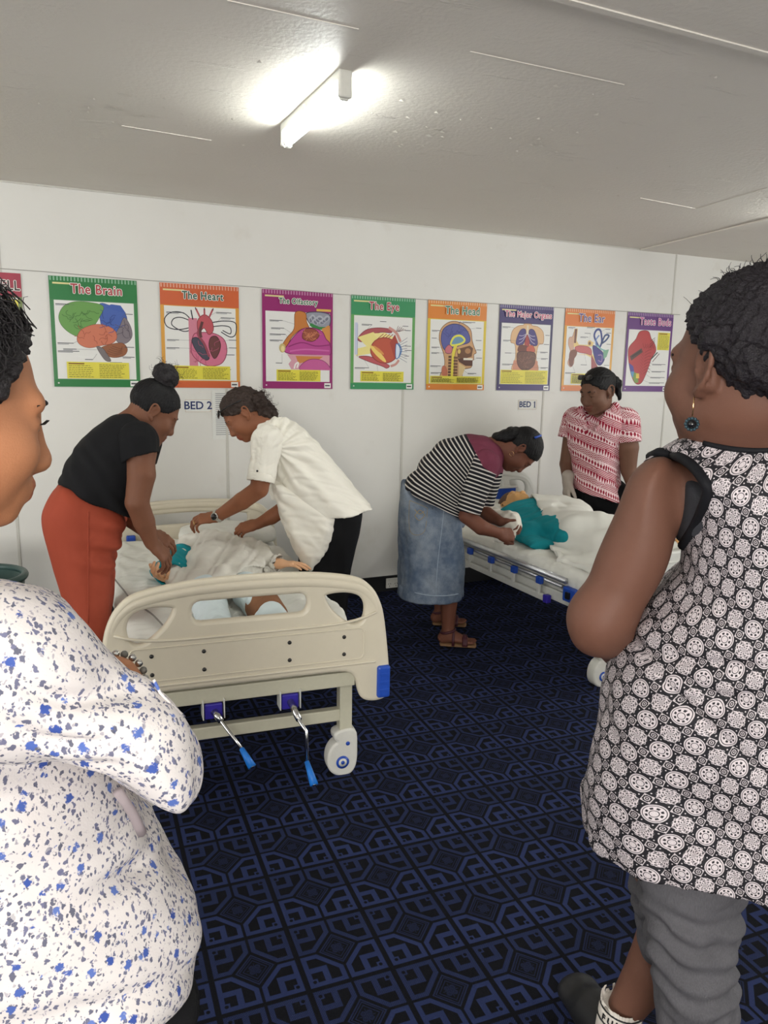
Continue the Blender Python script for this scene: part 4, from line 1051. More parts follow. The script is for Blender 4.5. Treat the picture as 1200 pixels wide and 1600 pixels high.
    for s in (-1, 1):
        bar('side_beam', (s * 0.425, L / 2, 0.385), (0.04, L - 0.10, 0.055))
        for y in (0.055, L - 0.055):
            lg = bar('leg', (s * 0.355, y, 0.275), (0.048, 0.048, 0.20))
            bm = bmesh.new(); cyl(bm, (s * 0.355, y, 0.178), (s * 0.355, y, 0.162), 0.028, seg=20); obj('collar', bm, cm, lg, True)
            # caster: moulded hood over a wheel
            fy = -1 if y < 1 else 1
            hood = [(0.028, 0.168), (-0.030, 0.168), (-0.036, 0.150), (-0.026, 0.142), (-0.028, 0.126), (-0.042, 0.118), (-0.058, 0.092), (-0.062, 0.055), (-0.052, 0.024), (-0.028, 0.006), (0.0, 0.002), (0.022, 0.014), (0.034, 0.045), (0.036, 0.10)]
            me = plate_mesh([catmull(hood, 4)], 0.060, 0.010, Matrix.Translation((s * 0.355 + 0.0, y + fy * 0.0, 0.0)) @ MX)
            cs = link('caster', me, M['white_plastic'], t, True)
            for sy in (-1, 1):
                yy = y + sy * 0.030
                bm = bmesh.new(); cyl(bm, (s * 0.355 - 0.014, yy, 0.052), (s * 0.355 - 0.014, yy + sy * 0.003, 0.052), 0.025, seg=28); obj('hub_disc', bm, M['blue_plastic'], cs, True)
                bm = bmesh.new(); cyl(bm, (s * 0.355 - 0.014, yy + sy * 0.002, 0.052), (s * 0.355 - 0.014, yy + sy * 0.0042, 0.052), 0.016, seg=24); obj('hub_ring', bm, M['white_plastic'], cs, True)
                bm = bmesh.new(); cyl(bm, (s * 0.355 - 0.014, yy + sy * 0.003, 0.052), (s * 0.355 - 0.014, yy + sy * 0.0055, 0.052), 0.0075, seg=18); obj('hub_cap', bm, M['blue_plastic'], cs, True)
                bm = bmesh.new(); cyl(bm, (s * 0.355 + 0.006, yy, 0.125), (s * 0.355 + 0.006, yy + sy * 0.002, 0.125), 0.008, seg=14); obj('hub_bolt', bm, M['blue_plastic'], cs, True)
    bar('mattress_deck', (0, L / 2, 0.424), (0.86, L - 0.08, 0.022))
    if cranks:
        for x, e in ((-0.135, (-0.015, -0.30, 0.175)), (0.135, (0.0, -0.215, 0.165))):
            bm = bmesh.new(); box(bm, (x, 0.02, 0.334), (0.062, 0.05, 0.056), bev=0.005); cb = obj('crank_box', bm, M['violet_plastic'], t)
            cb['label'] = 'violet blue crank bearing box'
            for s in (-1, 1):
                bm = bmesh.new(); box(bm, (x + s * 0.036, 0.018, 0.342), (0.004, 0.056, 0.070), bev=0.001, seg=1); obj('bracket', bm, M['white_metal'], cb)
            p0 = Vector((x, -0.005, 0.335)); p1 = Vector((x + e[0] * 0.2 + 0.012, -0.10, 0.300)); p2 = Vector((x + 0.028, -0.125, 0.275)); p3 = Vector((x + 0.03 + e[0], e[1] * 0.72, 0.160)) if x > 0 else Vector((x + 0.074, -0.130, 0.246))
            d = Vector((0.34, -0.62, -0.58)).normalized(); p4 = p3 + d * 0.072
            if x < 0: p2 = p0.lerp(p3, 0.5); p1 = p0.lerp(p3, 0.3)
            else: p3 = Vector((x + 0.028, -0.135, 0.165)); d = Vector((0.12, -0.75, -0.65)).normalized(); p4 = p3 + d * 0.085
            bm = bmesh.new(); cyl(bm, p0, p0.lerp(p1, 0.9), 0.013, 0.011, seg=14); obj('shaft_sleeve', bm, M['chrome'], cb, True)
            tube('crank_arm', [p0, p1, p2, p3], 0.0065, M['chrome'], cb, 10)
            bm = bmesh.new(); cyl(bm, p3, p4, 0.0085, 0.0145, seg=18); gp = obj('crank_grip', bm, M['bright_blue'], t, True); gp['label'] = 'bright blue crank grip'
            bm = bmesh.new(); cyl(bm, p4, p4 + d * 0.002, 0.0075, seg=14); obj('grip_end', bm, M['chrome'], gp, True)
    if rail:
        x = -0.462; y0, y1 = 0.26, L - 0.22
        rz = 0.490
        r = thing_part('side_rail', t)
        tube('top_tube', [(x, y0 - 0.02, rz), (x, y1, rz)], 0.016, M['alu'], r, 12)
        tube('middle_tube', [(x + 0.012, y0 + 0.02, rz - 0.040), (x + 0.012, y1, rz - 0.040)], 0.010, M['alu'], r, 10)
        bm = bmesh.new(); box(bm, (x - 0.008, (y0 + 0.12 + y1) / 2, 0.362), (0.024, y1 - y0 - 0.12, 0.032), bev=0.004); obj('base_beam', bm, M['white_metal'], r)
        bm = bmesh.new(); box(bm, (x - 0.008, y0 + 0.115, 0.362), (0.030, 0.035, 0.042), bev=0.004); obj('beam_cap', bm, M['violet_plastic'], r)
        bm = bmesh.new(); box(bm, (x + 0.010, y0 - 0.055, 0.425), (0.035, 0.10, 0.075), bev=0.008); obj('latch_block', bm, M['blue_plastic'], r)
        bm = bmesh.new(); box(bm, (x - 0.012, y0 - 0.055, 0.425), (0.014, 0.03, 0.035), bev=0.003); obj('latch_button', bm, M['black_plastic'], r)
        for k in range(6):
            y = y0 + 0.18 + k * 0.235
            bm = bmesh.new(); box(bm, (x - 0.012, y, 0.446), (0.026, 0.042, 0.040), bev=0.006); obj('rail_clamp', bm, M['blue_plastic'], r)
            bm = bmesh.new(); box(bm, (x - 0.014, y + 0.004, 0.398), (0.014, 0.022, 0.066), bev=0.002); obj('rail_post', bm, M['white_metal'], r)
    return t
def thing_part(name, parent):
    o = bpy.data.objects.new(name, None); o.empty_display_size = 0.05; C.objects.link(o); o.parent = parent; return o

B2 = dict(loc=(0.655, 2.50, 0), rot=math.radians(-5.0))
B1 = dict(loc=(2.855, 2.76, 0), rot=0.0)
bed2 = make_bed('cream hospital bed with its foot board and two blue-handled cranks facing the viewer', B2['loc'], B2['rot'], M['cream'], M['blue_plastic'])
bed1 = make_bed('white hospital bed under the BED 1 card with a folded side rail and blue clamps', B1['loc'], B1['rot'], M['bedwhite'], M['blue_plastic'], cranks=True, rail=True, panel=True, head_hole='three', L=1.86, head_lift=0.03)

def bedpt(B, x, y, z):
    c, s = math.cos(B['rot']), math.sin(B['rot'])
    return np.array([B['loc'][0] + c * x - s * y, B['loc'][1] + s * x + c * y, z])
def bedR(B):
    c, s = math.cos(B['rot']), math.sin(B['rot'])
    return np.array([[c, s, 0], [-s, c, 0], [0, 0, 1.0]])

def mattress(B, L, label, hw=0.445, seed=1, extra=()):
    R = bedR(B)
    base = bedpt(B, 0, L / 2, 0.435)
    t = thing('mattress', label, 'mattress', tuple(base))
    pr = [rbox(bedpt(B, 0, L / 2, 0.490), (hw, L / 2 - 0.045, 0.055), R, 0.045)] + list(extra)
    across = R[0]
    def wr(V, N):
        zt = np.clip((V[:, 2] - 0.47) / 0.06, 0, 1); sd = 1 - zt
        a = vnoise((V @ np.diag([7., 3., 5.])), seed) * 0.007 * (0.4 + zt) + vnoise(V @ np.diag([22., 30., 6.]), seed + 1) * 0.0035 * (0.25 + sd) + np.abs(vnoise(V @ np.diag([6., 13., 4.]), seed + 3)) * 0.006 * zt
        return V + N * a[:, None]
    solid('sheet', pr, 0.011, M['sheet'], t, base, rel=2, fold=wr)
    return t
mattress(B2, 1.97, 'mattress under a wrinkled white sheet on the cream bed', seed=2)
mattress(B1, 1.86, 'mattress under a wrinkled white sheet on the bed with the side rail', seed=5)
def pillow(B, x, y, z, hx, hy, hz, rot, label):
    c = bedpt(B, x, y, z); a = B['rot'] + rot
    R = np.array([[math.cos(a), math.sin(a), 0], [-math.sin(a), math.cos(a), 0], [0, 0, 1.0]])
    t = thing('pillow', label, 'pillow', tuple(c - V3(0, 0, hz)))
    solid('pillow_case', [ell(c, (hx * 1.08, hy * 1.08, hz), R, 0.02), rbox(c, (hx, hy, hz * 0.55), R, hz * 0.5, 0.06)], 0.009, M['sheet'], t, c - V3(0, 0, hz), rel=2, fold=lambda V, N: V + N * (vnoise(V * 9, 4) * 0.006)[:, None])
pillow(B2, 0.16, 1.70, 0.600, 0.24, 0.16, 0.055, 0.1, 'white pillow at the head of the cream bed')
pillow(B1, 0.02, 1.62, 0.595, 0.26, 0.17, 0.050, 0.0, 'white pillow under the manikin head on the bed with the side rail')

# ================================================================== people
class Fig:
    """figure plane: upright plane facing the viewer through a point; e1 right, e2 up, e3 away"""
    def __init__(s, px, py, Y):
        P = at(px, py, Y); d = nz([P[0], P[1], 0])
        s.e3 = d; s.e1 = np.array([d[1], -d[0], 0.0]); s.e2 = np.array([0, 0, 1.0]); s.o = np.array([P[0], P[1], 0.0])
        s.dist = math.hypot(P[0], P[1])
    def p(s, px, py, off=0.0):
        r = ray(px, py); t = ((s.o + s.e3 * off - CAM) @ s.e3) / (r @ s.e3)
        return CAM + r * t
    def q(s, pts, off=0.0):
        out = []
        for a in pts:
            w = s.p(a[0], a[1], off) - s.o; out.append((w @ s.e1, w @ s.e2))
        return np.array(out)
    def d(s, x, y, z=0.0): return nz(s.e1 * x + s.e2 * y + s.e3 * z)
    def cut(s, a, b, away, off=0.0):
        A = s.p(*a, off); B = s.p(*b, off); W = s.p(*away, off)
        n = np.cross(B - A, s.e3); n = nz(n)
        if (W - A) @ n < 0: n = -n
        return (A, n)

class Head:
    def __init__(s, c, f, u, sc=1.0):
        s.c = np.asarray(c, float); s.f = nz(f); u = np.asarray(u, float); s.u = nz(u - s.f * (u @ s.f)); s.l = np.cross(s.u, s.f); s.s = sc
        s.R = np.stack([s.f, s.l, s.u])
    def w(s, x, y, z): return s.c + (s.f * x + s.l * y + s.u * z) * s.s
    def e(s, x, y, z, r, k=0.014, op='u', lab=0, rot=None):
        R = s.R
        if rot is not None: R = np.asarray(rot) @ s.R
        return ell(s.w(x, y, z), np.array(r) * s.s, R, k * s.s, op, lab)
    def sg(s, a, b, ra, rb, k=0.012, lab=0, op='u'):
        return seg(s.w(*a), s.w(*b), ra * s.s, rb * s.s, k * s.s, None, op, lab)
    def prims(s, jowl=1.0, lids=True, smile=0.0):
        P = [s.e(-0.012, 0, 0.032, (0.096, 0.074, 0.084)), s.e(0.028, 0, -0.028, (0.062, 0.062, 0.076), 0.03),
             s.e(0.020, 0, -0.064, (0.062, 0.055 * jowl, 0.042), 0.03), s.e(0.070, 0, -0.092, (0.022, 0.024, 0.019), 0.02),
             s.sg((0.076, 0.036, 0.024), (0.076, -0.036, 0.024), 0.013, 0.013, 0.016)]
        for q in (-1, 1):
            P.append(s.e(0.056, q * 0.038, -0.028, (0.034, 0.027, 0.030), 0.02))
            P.append(s.e(0.098, q * 0.031, 0.004, (0.020, 0.019, 0.012), 0.012, 's'))
            if lids:
                P.append(s.e(0.0765, q * 0.031, 0.0045, (0.0128, 0.016, 0.0100), 0.003))
                P.append(s.e(0.0765, q * 0.031, -0.0070, (0.0115, 0.014, 0.0050), 0.004))
            P.append(s.e(0.092, q * 0.0150, -0.038, (0.013, 0.0095, 0.0088), 0.008))
            # ears
            a = 0.30; Rr = np.array([[math.cos(a), 0, -math.sin(a)], [0, 1, 0], [math.sin(a), 0, math.cos(a)]])
            P.append(s.e(-0.009, q * 0.0765, -0.004, (0.018, 0.0075, 0.030), 0.006, rot=Rr, lab=2))
            rim = [(-0.009 + 0.0180 * math.cos(b) - 0.009 * math.sin(b), q * (0.0825 - 0.0075 * math.cos(b)), -0.003 + 0.0305 * math.sin(b)) for b in np.linspace(0.35, 4.5, 9)]
            for i_ in range(8): P.append(s.sg(rim[i_], rim[i_ + 1], 0.0042, 0.0042, 0.004, 2))
            P.append(s.e(-0.004, q * 0.0850, 0.002, (0.0100, 0.0075, 0.016), 0.004, 's', rot=Rr))
            P.append(s.e(0.001, q * 0.0765, -0.033, (0.0085, 0.006, 0.009), 0.006, lab=2))
        P += [s.sg((0.086, 0, 0.014), (0.101, 0, -0.030), 0.0090, 0.0125, 0.014), s.e(0.101, 0, -0.034, (0.0150, 0.0165, 0.0125), 0.010),
              s.e(0.080, 0, -0.066, (0.018, 0.030, 0.018), 0.014),
              s.e(0.0945, 0, -0.0605, (0.0105, 0.0225 + smile, 0.0062), 0.005, lab=1), s.e(0.0925, 0, -0.0725, (0.0110, 0.0195 + smile, 0.0075), 0.005, lab=1)]
        return P
    def eyes(s, parent, origin):
        for q in (-1, 1):
            bm = bmesh.new(); ball(bm, (0, 0, 0), 0.0118 * s.s, seg=16)
            me = bpy.data.meshes.new('eye'); bm.to_mesh(me); bm.free()
            o = link('eye', me, [M['eye_white'], M['iris']], parent, True)
            c = s.w(0.0765, q * 0.031, 0.0005)
            dirv = nz(s.f - 0.35 * s.u)
            for pl in me.polygons:
                if (Vector(dirv)).dot(pl.center.normalized()) > 0.80: pl.material_index = 1
            o.location = Vector(c - origin)
    def sleek(s, pole):
        """fine combed ridges running towards pole (where the hair is tied)"""
        p0 = s.w(*pole)
        def f(V, N):
            d = V - p0; ax = nz(p0 - s.c); u = nz(np.cross(ax, [0.3, 0.5, 0.8])); v = np.cross(ax, u)
            th = np.arctan2(d @ u, d @ v)
            return V + N * (0.0009 * np.sin(th * 46 + 2.5 * vnoise(V * 14, 4)) + 0.0012 * vnoise(V * 22, 8))[:, None]
        return f
    def brows(s, parent, origin, mat, up=0.0, r=1.0):
        for q in (-1, 1):
            pr = [s.sg((0.0890 + up, q * 0.011, 0.022), (0.0880 + up, q * (0.030 + up), 0.0275), 0.0036 * r, 0.0040 * r, 0.004), s.sg((0.0880 + up, q * (0.030 + up), 0.0275), (0.0745 + up, q * (0.0515 + up), 0.0225), 0.0040 * r, 0.0022 * r, 0.004)]
            solid('eyebrow', pr, 0.0022 * max(1, s.s), mat, parent, origin)
    def cap(s, t=0.010, extra=()):
        return [s.e(-0.014, 0, 0.034, (0.098 + t, 0.0755 + t, 0.086 + t), 0.02)] + list(extra)
    def hair2(s, fx=0.070, fz=0.064, ez=0.002):
        return [(s.w(fx, 0, fz), nz(s.f * 0.80 - s.u * 0.60), 0.0035), (s.w(0.0, 0, ez), nz(s.f * 0.52 - s.u * 0.85), 0.0035)]
    def hairline(s, front=0.072, nape=-0.066, x0=0.082, x1=-0.092):
        a = s.w(x0, 0, front); b = s.w(x1, 0, nape); d = a - b
        n = nz(np.cross(d, s.l))
        if n @ s.u > 0: n = -n
        return (a, n)

def hand(w, d, nb, tside, s=1.0, curl=(0.5, 0.5, 0.4), spread=0.10, thumb=(0.75, 0.35), k=0.007, lab=0, per=None):
    """palm, four unequal fingers with two knuckle bends each, and a thumb leaving the side of the palm"""
    d = nz(d); nb = np.asarray(nb, float); nb = nz(nb - d * (nb @ d)); t = np.cross(d, nb) * tside
    w = np.asarray(w, float); P = []
    P.append(seg(w - d * 0.01 * s, w + d * 0.030 * s, (0.027 * s, 0.018 * s), (0.034 * s, 0.017 * s), 0.012, t, lab=lab))
    P.append(seg(w + d * 0.028 * s, w + d * 0.076 * s, (0.035 * s, 0.016 * s), (0.040 * s, 0.0125 * s), 0.012, t, lab=lab))
    L = ((0.041, 0.025, 0.021), (0.045, 0.029, 0.022), (0.041, 0.027, 0.021), (0.032, 0.020, 0.018))
    for i in range(4):
        c = per[i] if per else curl
        b = w + (d * (0.080, 0.086, 0.081, 0.071)[i] + t * (0.0295, 0.0098, -0.0098, -0.028)[i]) * s
        a = spread * (1.5 - i) * 0.7
        dd = nz(d * math.cos(a) + t * math.sin(a)); n2 = nz(nb - dd * (nb @ dd)); r = (0.0092, 0.0094, 0.0090, 0.0080)[i] * s; ang = 0
        P.append(seg(b - dd * 0.035 * s, b, r * 0.9, r * 1.06, k, lab=lab))
        for j in range(3):
            ang += c[j]; v = dd * math.cos(ang) - n2 * math.sin(ang); e = b + v * L[i][j] * s
            P.append(seg(b, e, r * (1.0, 0.93, 0.86)[j], r * (0.93, 0.86, 0.74)[j], 0.003, lab=lab)); b = e
    b = w + (d * 0.018 + t * 0.024 - nb * 0.004) * s; a = thumb[0]
    v = nz(d * math.cos(a) + t * math.sin(a) - nb * 0.25); e = b + v * 0.042 * s
    P.append(seg(b, e, 0.0165 * s, 0.0115 * s, 0.012, lab=lab)); b = e
    v = nz(v * math.cos(thumb[1]) - t * math.sin(thumb[1]) * 0.8 - nb * math.sin(thumb[1]) * 0.4); e = b + v * 0.030 * s
    P.append(seg(b, e, 0.0112 * s, 0.0100 * s, 0.004, lab=lab)); b = e
    v = nz(v - t * 0.2 - nb * 0.1); e = b + v * 0.024 * s
    P.append(seg(b, e, 0.0100 * s, 0.0078 * s, 0.004, lab=lab))
    return P

def limb(pts, rad, k=0.02, lab=0):
    return [seg(pts[i], pts[i + 1], rad[i], rad[i + 1], k if i == 0 else 0.006, lab=lab) for i in range(len(pts) - 1)]

def skintint(lip=(0.80, 0.55, 0.55)):
    def f(V, lab):
        t = np.ones((len(V), 3)); t[lab == 1] = lip; return t
    return f

M['eye_white'] = plain('eye_white', srgb(215, 208, 200), 0.2, 0.5)
M['iris'] = plain('dark_iris', srgb(34, 22, 16), 0.12, 0.6)
def hairmat(name, col, stretch=(1, 1, 1), scale=90.0, bump=0.8, rough=0.45, spec=0.35):
    g = Mat(name, rough, spec); o = g.coord(); v = g.mapping(o, stretch)
    n = g.noise(v, scale, 4.0, 0.65); big = g.noise(o, 14.0, 3.0)
    g.color(g.mix(n, tuple(c * 0.45 for c in col), tuple(c * 1.6 for c in col)))
    g.bump(n * 0.7 + big * 0.3, bump, 0.008); return g.mat
M['hair'] = hairmat('sleek_black_hair', (0.0060, 0.0055, 0.0060), (1, 1, 4), 60, 0.6, 0.5, 0.22)
M['curl'] = hairmat('curly_dark_hair', (0.014, 0.011, 0.012), (1, 1, 1), 120, 1.0, 0.55)
M['curl_brown'] = hairmat('curly_brown_hair', (0.030, 0.017, 0.012), (1, 1, 1), 120, 1.0, 0.55)
M['plumhair'] = hairmat('crimped_dark_plum_hair', (0.0095, 0.0068, 0.0095), (1, 1, 1), 130, 1.0, 0.55)
M['skin_k'] = skin('brown_skin_deep', srgb(116, 76, 56))
M['skin_w'] = skin('brown_skin_warm', srgb(136, 86, 60))
M['skin_s'] = skin('brown_skin_dark', srgb(112, 70, 54))
M['skin_r'] = skin('brown_skin_even', srgb(108, 76, 60))
M['skin_g'] = skin('brown_skin_glossy', srgb(106, 72, 58))
M['skin_l'] = skin('brown_skin_light', srgb(172, 116, 82))
M['tee'] = cloth('black_jersey', (0.0065, 0.0065, 0.0075), 0.8, 900, 0.4, 0.15)
M['rust'] = cloth('rust_red_trousers', srgb(150, 66, 46), 0.75, 900, 0.25, 0.06)
M['blackcloth'] = cloth('black_trousers', (0.004, 0.004, 0.005), 0.8, 900, 0.3, 0.2)
M['whiteshirt'] = cloth('white_cotton_shirt', srgb(236, 232, 220), 0.8, 800, 0.35, 0.02)
M['maroon'] = cloth('maroon_yoke', srgb(112, 52, 70), 0.8, 900, 0.3, 0.06)
def denim():
    g = Mat('faded_denim', 0.85, 0.2); o = g.coord(); n = g.noise(o, 5.0, 4.0); f = g.noise(g.mapping(o, (1, 1, 0.12)), 700, 2.0); b = g.noise(o, 30.0, 4.0)
    c = g.mix(g.step(0.35, 0.68, n * 0.7 + b * 0.3), srgb(88, 104, 126), srgb(156, 166, 176))
    g.color(g.mix(f * 0.6, c, srgb(52, 66, 88))); g.bump(f * 0.4 + n * 0.6, 0.35, 0.006); return g.mat
M['denim'] = denim()
def stripes():
    g = Mat('black_white_striped_jersey', 0.8, 0.2); u, v, _ = g.xyz(g.uv())
    s = g.fract(v); w = g.step(0.60, 0.66, s) * g.step(0.99, 0.93, s)
    n = g.noise(g.coord(), 500, 2.0)
    g.color(g.mix(w, (0.010, 0.010, 0.014), srgb(206, 200, 192))); g.bump(n, 0.2, 0.004); return g.mat
M['stripes'] = stripes()
def medallions():
    g = Mat('black_white_medallion_print', 0.7, 0.3); u, v, _ = g.xyz(g.uv())
    a = math.radians(-18); p = 0.0340
    x = (u * math.cos(a) + v * math.sin(a)) / p; y = (v * math.cos(a) - u * math.sin(a)) / p
    ix = g.floor(x); iy = g.floor(y); fx = x - ix - 0.5; fy = y - iy - 0.5
    kind = g.mod(ix + iy, 2.0)
    r = g.sqrt(fx * fx + fy * fy); th = g.m('ARCTAN2', fy, fx)
    aa = 0.02
    disc = g.step(0.435, 0.415, r)
    ring = g.step(0.020, 0.008, g.abs(r - 0.365))
    pet = g.step(-0.35, 0.1, g.cos(th * 8.0)) * g.step(0.055, 0.030, g.abs(r - 0.245))
    cr = g.step(0.020, 0.010, g.abs(r - 0.145)); dot = g.step(0.03, 0.01, g.abs(g.sin(th * 4.0)) * r + g.abs(r - 0.07) * 0.6)
    A_ = disc * (1.0 - g.max(ring, pet, cr, dot * 0.7))
    f1 = g.step(0.05, 0.55, g.sin(th * 8.0 + r * 14.0) * g.sin(r * 34.0)); f2 = g.step(0.3, 0.75, g.cos(th * 12.0) * g.sin(r * 42.0 + 1.0))
    sc = g.step(0.425 , 0.395, r + 0.022 * g.cos(th * 12.0))
    B_ = sc * (1.0 - g.max(f1 * 0.9, f2 * 0.8))
    med = A_ * (1.0 - kind) + B_ * kind
    # small tiles where four medallions meet
    cx = 0.5 - g.abs(fx); cy = 0.5 - g.abs(fy); c1 = g.max(cx, cy); c2 = g.sqrt(cx * cx + cy * cy)
    t1 = g.step(0.185, 0.175, c1) * g.step(0.145, 0.155, c1); t2 = g.step(0.022, 0.010, g.abs(c2 - 0.085)); t3 = g.step(0.035, 0.025, c2); t4 = g.step(0.04, 0.025, g.sqrt((cx - 0.13) * (cx - 0.13) + (cy - 0.13) * (cy - 0.13)))
    tile = g.max(t1, t2, t3, t4) * 0.85
    e1 = g.sqrt(cx * cx + (cy - 0.30) * (cy - 0.30)); e2 = g.sqrt(cy * cy + (cx - 0.30) * (cx - 0.30))
    dots = g.step(0.035, 0.022, g.min(e1, e2))
    m_ = g.max(med, tile * (1.0 - disc), dots * (1.0 - disc))
    n = g.noise(g.coord(), 500, 2.0)
    g.color(g.mix(m_, (0.010, 0.009, 0.012), srgb(202, 192, 194))); g.bump(n, 0.15, 0.003); return g.mat
M['medallion'] = medallions()
def floral():
    g = Mat('white_blouse_small_blue_flowers', 0.8, 0.2); o = g.coord()
    def warp(sc, amp):
        n = g.new('ShaderNodeTexNoise'); g.set(n.inputs['Vector'], o); n.inputs['Scale'].default_value = sc; n.inputs['Detail'].default_value = 2
        va = g.new('ShaderNodeVectorMath'); va.operation = 'MULTIPLY_ADD'; g.nt.links.new(n.outputs['Color'], va.inputs[0]); va.inputs[1].default_value = (amp,) * 3; g.set(va.inputs[2], o)
        return S(g, va.outputs[0])
    w = warp(300, 0.009); w2 = warp(170, 0.008)
    def spots(v, sc, r, keep):
        cr = g.xyz(g.voronoi(v, sc, 0.95, out='Color'))
        return g.step(r + 0.05, r - 0.03, g.voronoi(v, sc, 0.95)) * g.step(keep, keep + 0.05, cr[0]), cr[1]
    fl, fc_ = spots(w, 50.0, 0.235, 0.12)
    lf, lc = spots(g.mapping(w2, (1.0, 1.5, 0.7), (0.4, 0.3, 0.7)), 116.0, 0.29, 0.05)
    l2, _ = spots(g.mapping(w2, (1.5, 0.7, 1.0), (0.9, 1.1, 0.2)), 132.0, 0.26, 0.2)
    sm, _ = spots(g.mapping(w2, (1.3, 0.9, 1.0), (0.9, 0.1, 0.2)), 170.0, 0.24, 0.3)
    base = g.mix(g.noise(o, 6.0), srgb(208, 200, 198), srgb(222, 215, 211))
    c = g.mix(sm * 0.5, base, srgb(112, 104, 130)); c = g.mix(g.max(lf, l2) * 0.9, c, g.mix(lc, srgb(66, 70, 92), srgb(92, 94, 128))); c = g.mix(fl, c, g.mix(fc_, srgb(56, 78, 150), srgb(96, 118, 182)))
    g.color(c); g.bump(g.noise(o, 400, 2.0), 0.15, 0.003); return g.mat
M['floral'] = floral()
def bula():
    g = Mat('red_white_tapa_print', 0.75, 0.25); u, v, _ = g.xyz(g.uv())
    n = g.noise(g.coord(), 6.0, 2.0)
    a = math.radians(-3); n = g.floor(n * 9.0) * 0.37; y = (v * math.cos(a) - u * math.sin(a) + n * 0.2 * u) / 0.042 + n * 0.5; x = (u * math.cos(a) + v * math.sin(a)) / 0.021
    row = g.floor(y); fy = y - row; fx = g.abs(g.fract(x) - 0.5) * 2.0; k = g.mod(row, 4.0)
    tri = g.step(-0.05, 0.05, fx - fy); dia = g.step(-0.06, 0.06, g.abs(fy - 0.5) * 2.0 + fx - 0.85); lines = g.step(0.1, 0.3, g.sin(y * 2 * PI * 4.0)); zig = g.step(0.0, 0.25, g.sin((fy + fx * 0.35) * 2 * PI * 3.0))
    k0 = g.step(0.5, 0.4, k); k1 = g.step(0.6, 0.4, g.abs(k - 1.0)); k2 = g.step(0.6, 0.4, g.abs(k - 2.0)); k3 = g.step(0.6, 0.4, g.abs(k - 3.0))
    m_ = tri * k0 + lines * k1 + dia * k2 + zig * k3
    bar_ = g.step(0.10, 0.14, fy); m_ = m_ * bar_ ; ln = g.step(0.045, 0.03, g.abs(fy - 0.06)); m_ = g.max(m_, ln)
    g.color(g.mix(m_, srgb(146, 20, 48), srgb(232, 206, 208))); g.bump(g.noise(g.coord(), 400, 2.0), 0.15, 0.003); return g.mat
M['bula'] = bula()
def jeans():
    g = Mat('charcoal_stretch_denim', 0.85, 0.2); o = g.coord(); n = g.noise(o, 6.0, 4.0); f = g.noise(g.mapping(o, (1, 1, 0.25)), 500, 2.0)
    g.color(g.mix(n * 0.6 + f * 0.4, srgb(44, 43, 46), srgb(112, 110, 114))); g.bump(f * 0.4 + n, 0.5, 0.006); return g.mat
M['jeans'] = jeans()
M['sole'] = plain('tan_sandal_sole', srgb(128, 96, 66), 0.7)
M['strap'] = plain('maroon_sandal_strap', srgb(70, 30, 38), 0.5)
M['gold'] = plain('gold', (0.75, 0.5, 0.25), 0.25, 0.5, 1.0)
M['steel'] = plain('steel', (0.55, 0.54, 0.52), 0.25, 0.5, 1.0)
M['camisole'] = cloth('charcoal_camisole', (0.040, 0.041, 0.047), 0.8, 900, 0.3, 0.1)
M['piping'] = cloth('black_piping', (0.006, 0.006, 0.008), 0.7, 900, 0.2, 0.1)
M['glove'] = plain('translucent_white_glove', srgb(168, 158, 148), 0.45, 0.4, 0, 40, 0.1)
M['shoe'] = plain('black_shoe', (0.008, 0.008, 0.009), 0.5)
HB = 0.0048

def person(label, fig): return thing('person', label, 'person', tuple(fig.o))
def shoe(name, heel, toe, s, mat, parent, origin, w=0.042):
    heel = np.asarray(heel, float); toe = np.asarray(toe, float); d = nz(toe - heel); l = np.cross([0, 0, 1.0], d)
    pr = [seg(heel + V3(0, 0, 0.032), toe + V3(0, 0, 0.022), (w * 0.85, 0.034), (w, 0.024), 0.02, l), seg(heel + V3(0, 0, 0.05), heel + d * 0.09 + V3(0, 0, 0.055), 0.036, 0.034, 0.03)]
    solid(name, pr, 0.006, mat, parent, origin, cuts=[(V3(0, 0, 0.002), V3(0, 0, -1)), (V3(0, 0, 0.075), V3(0, 0, 1))])

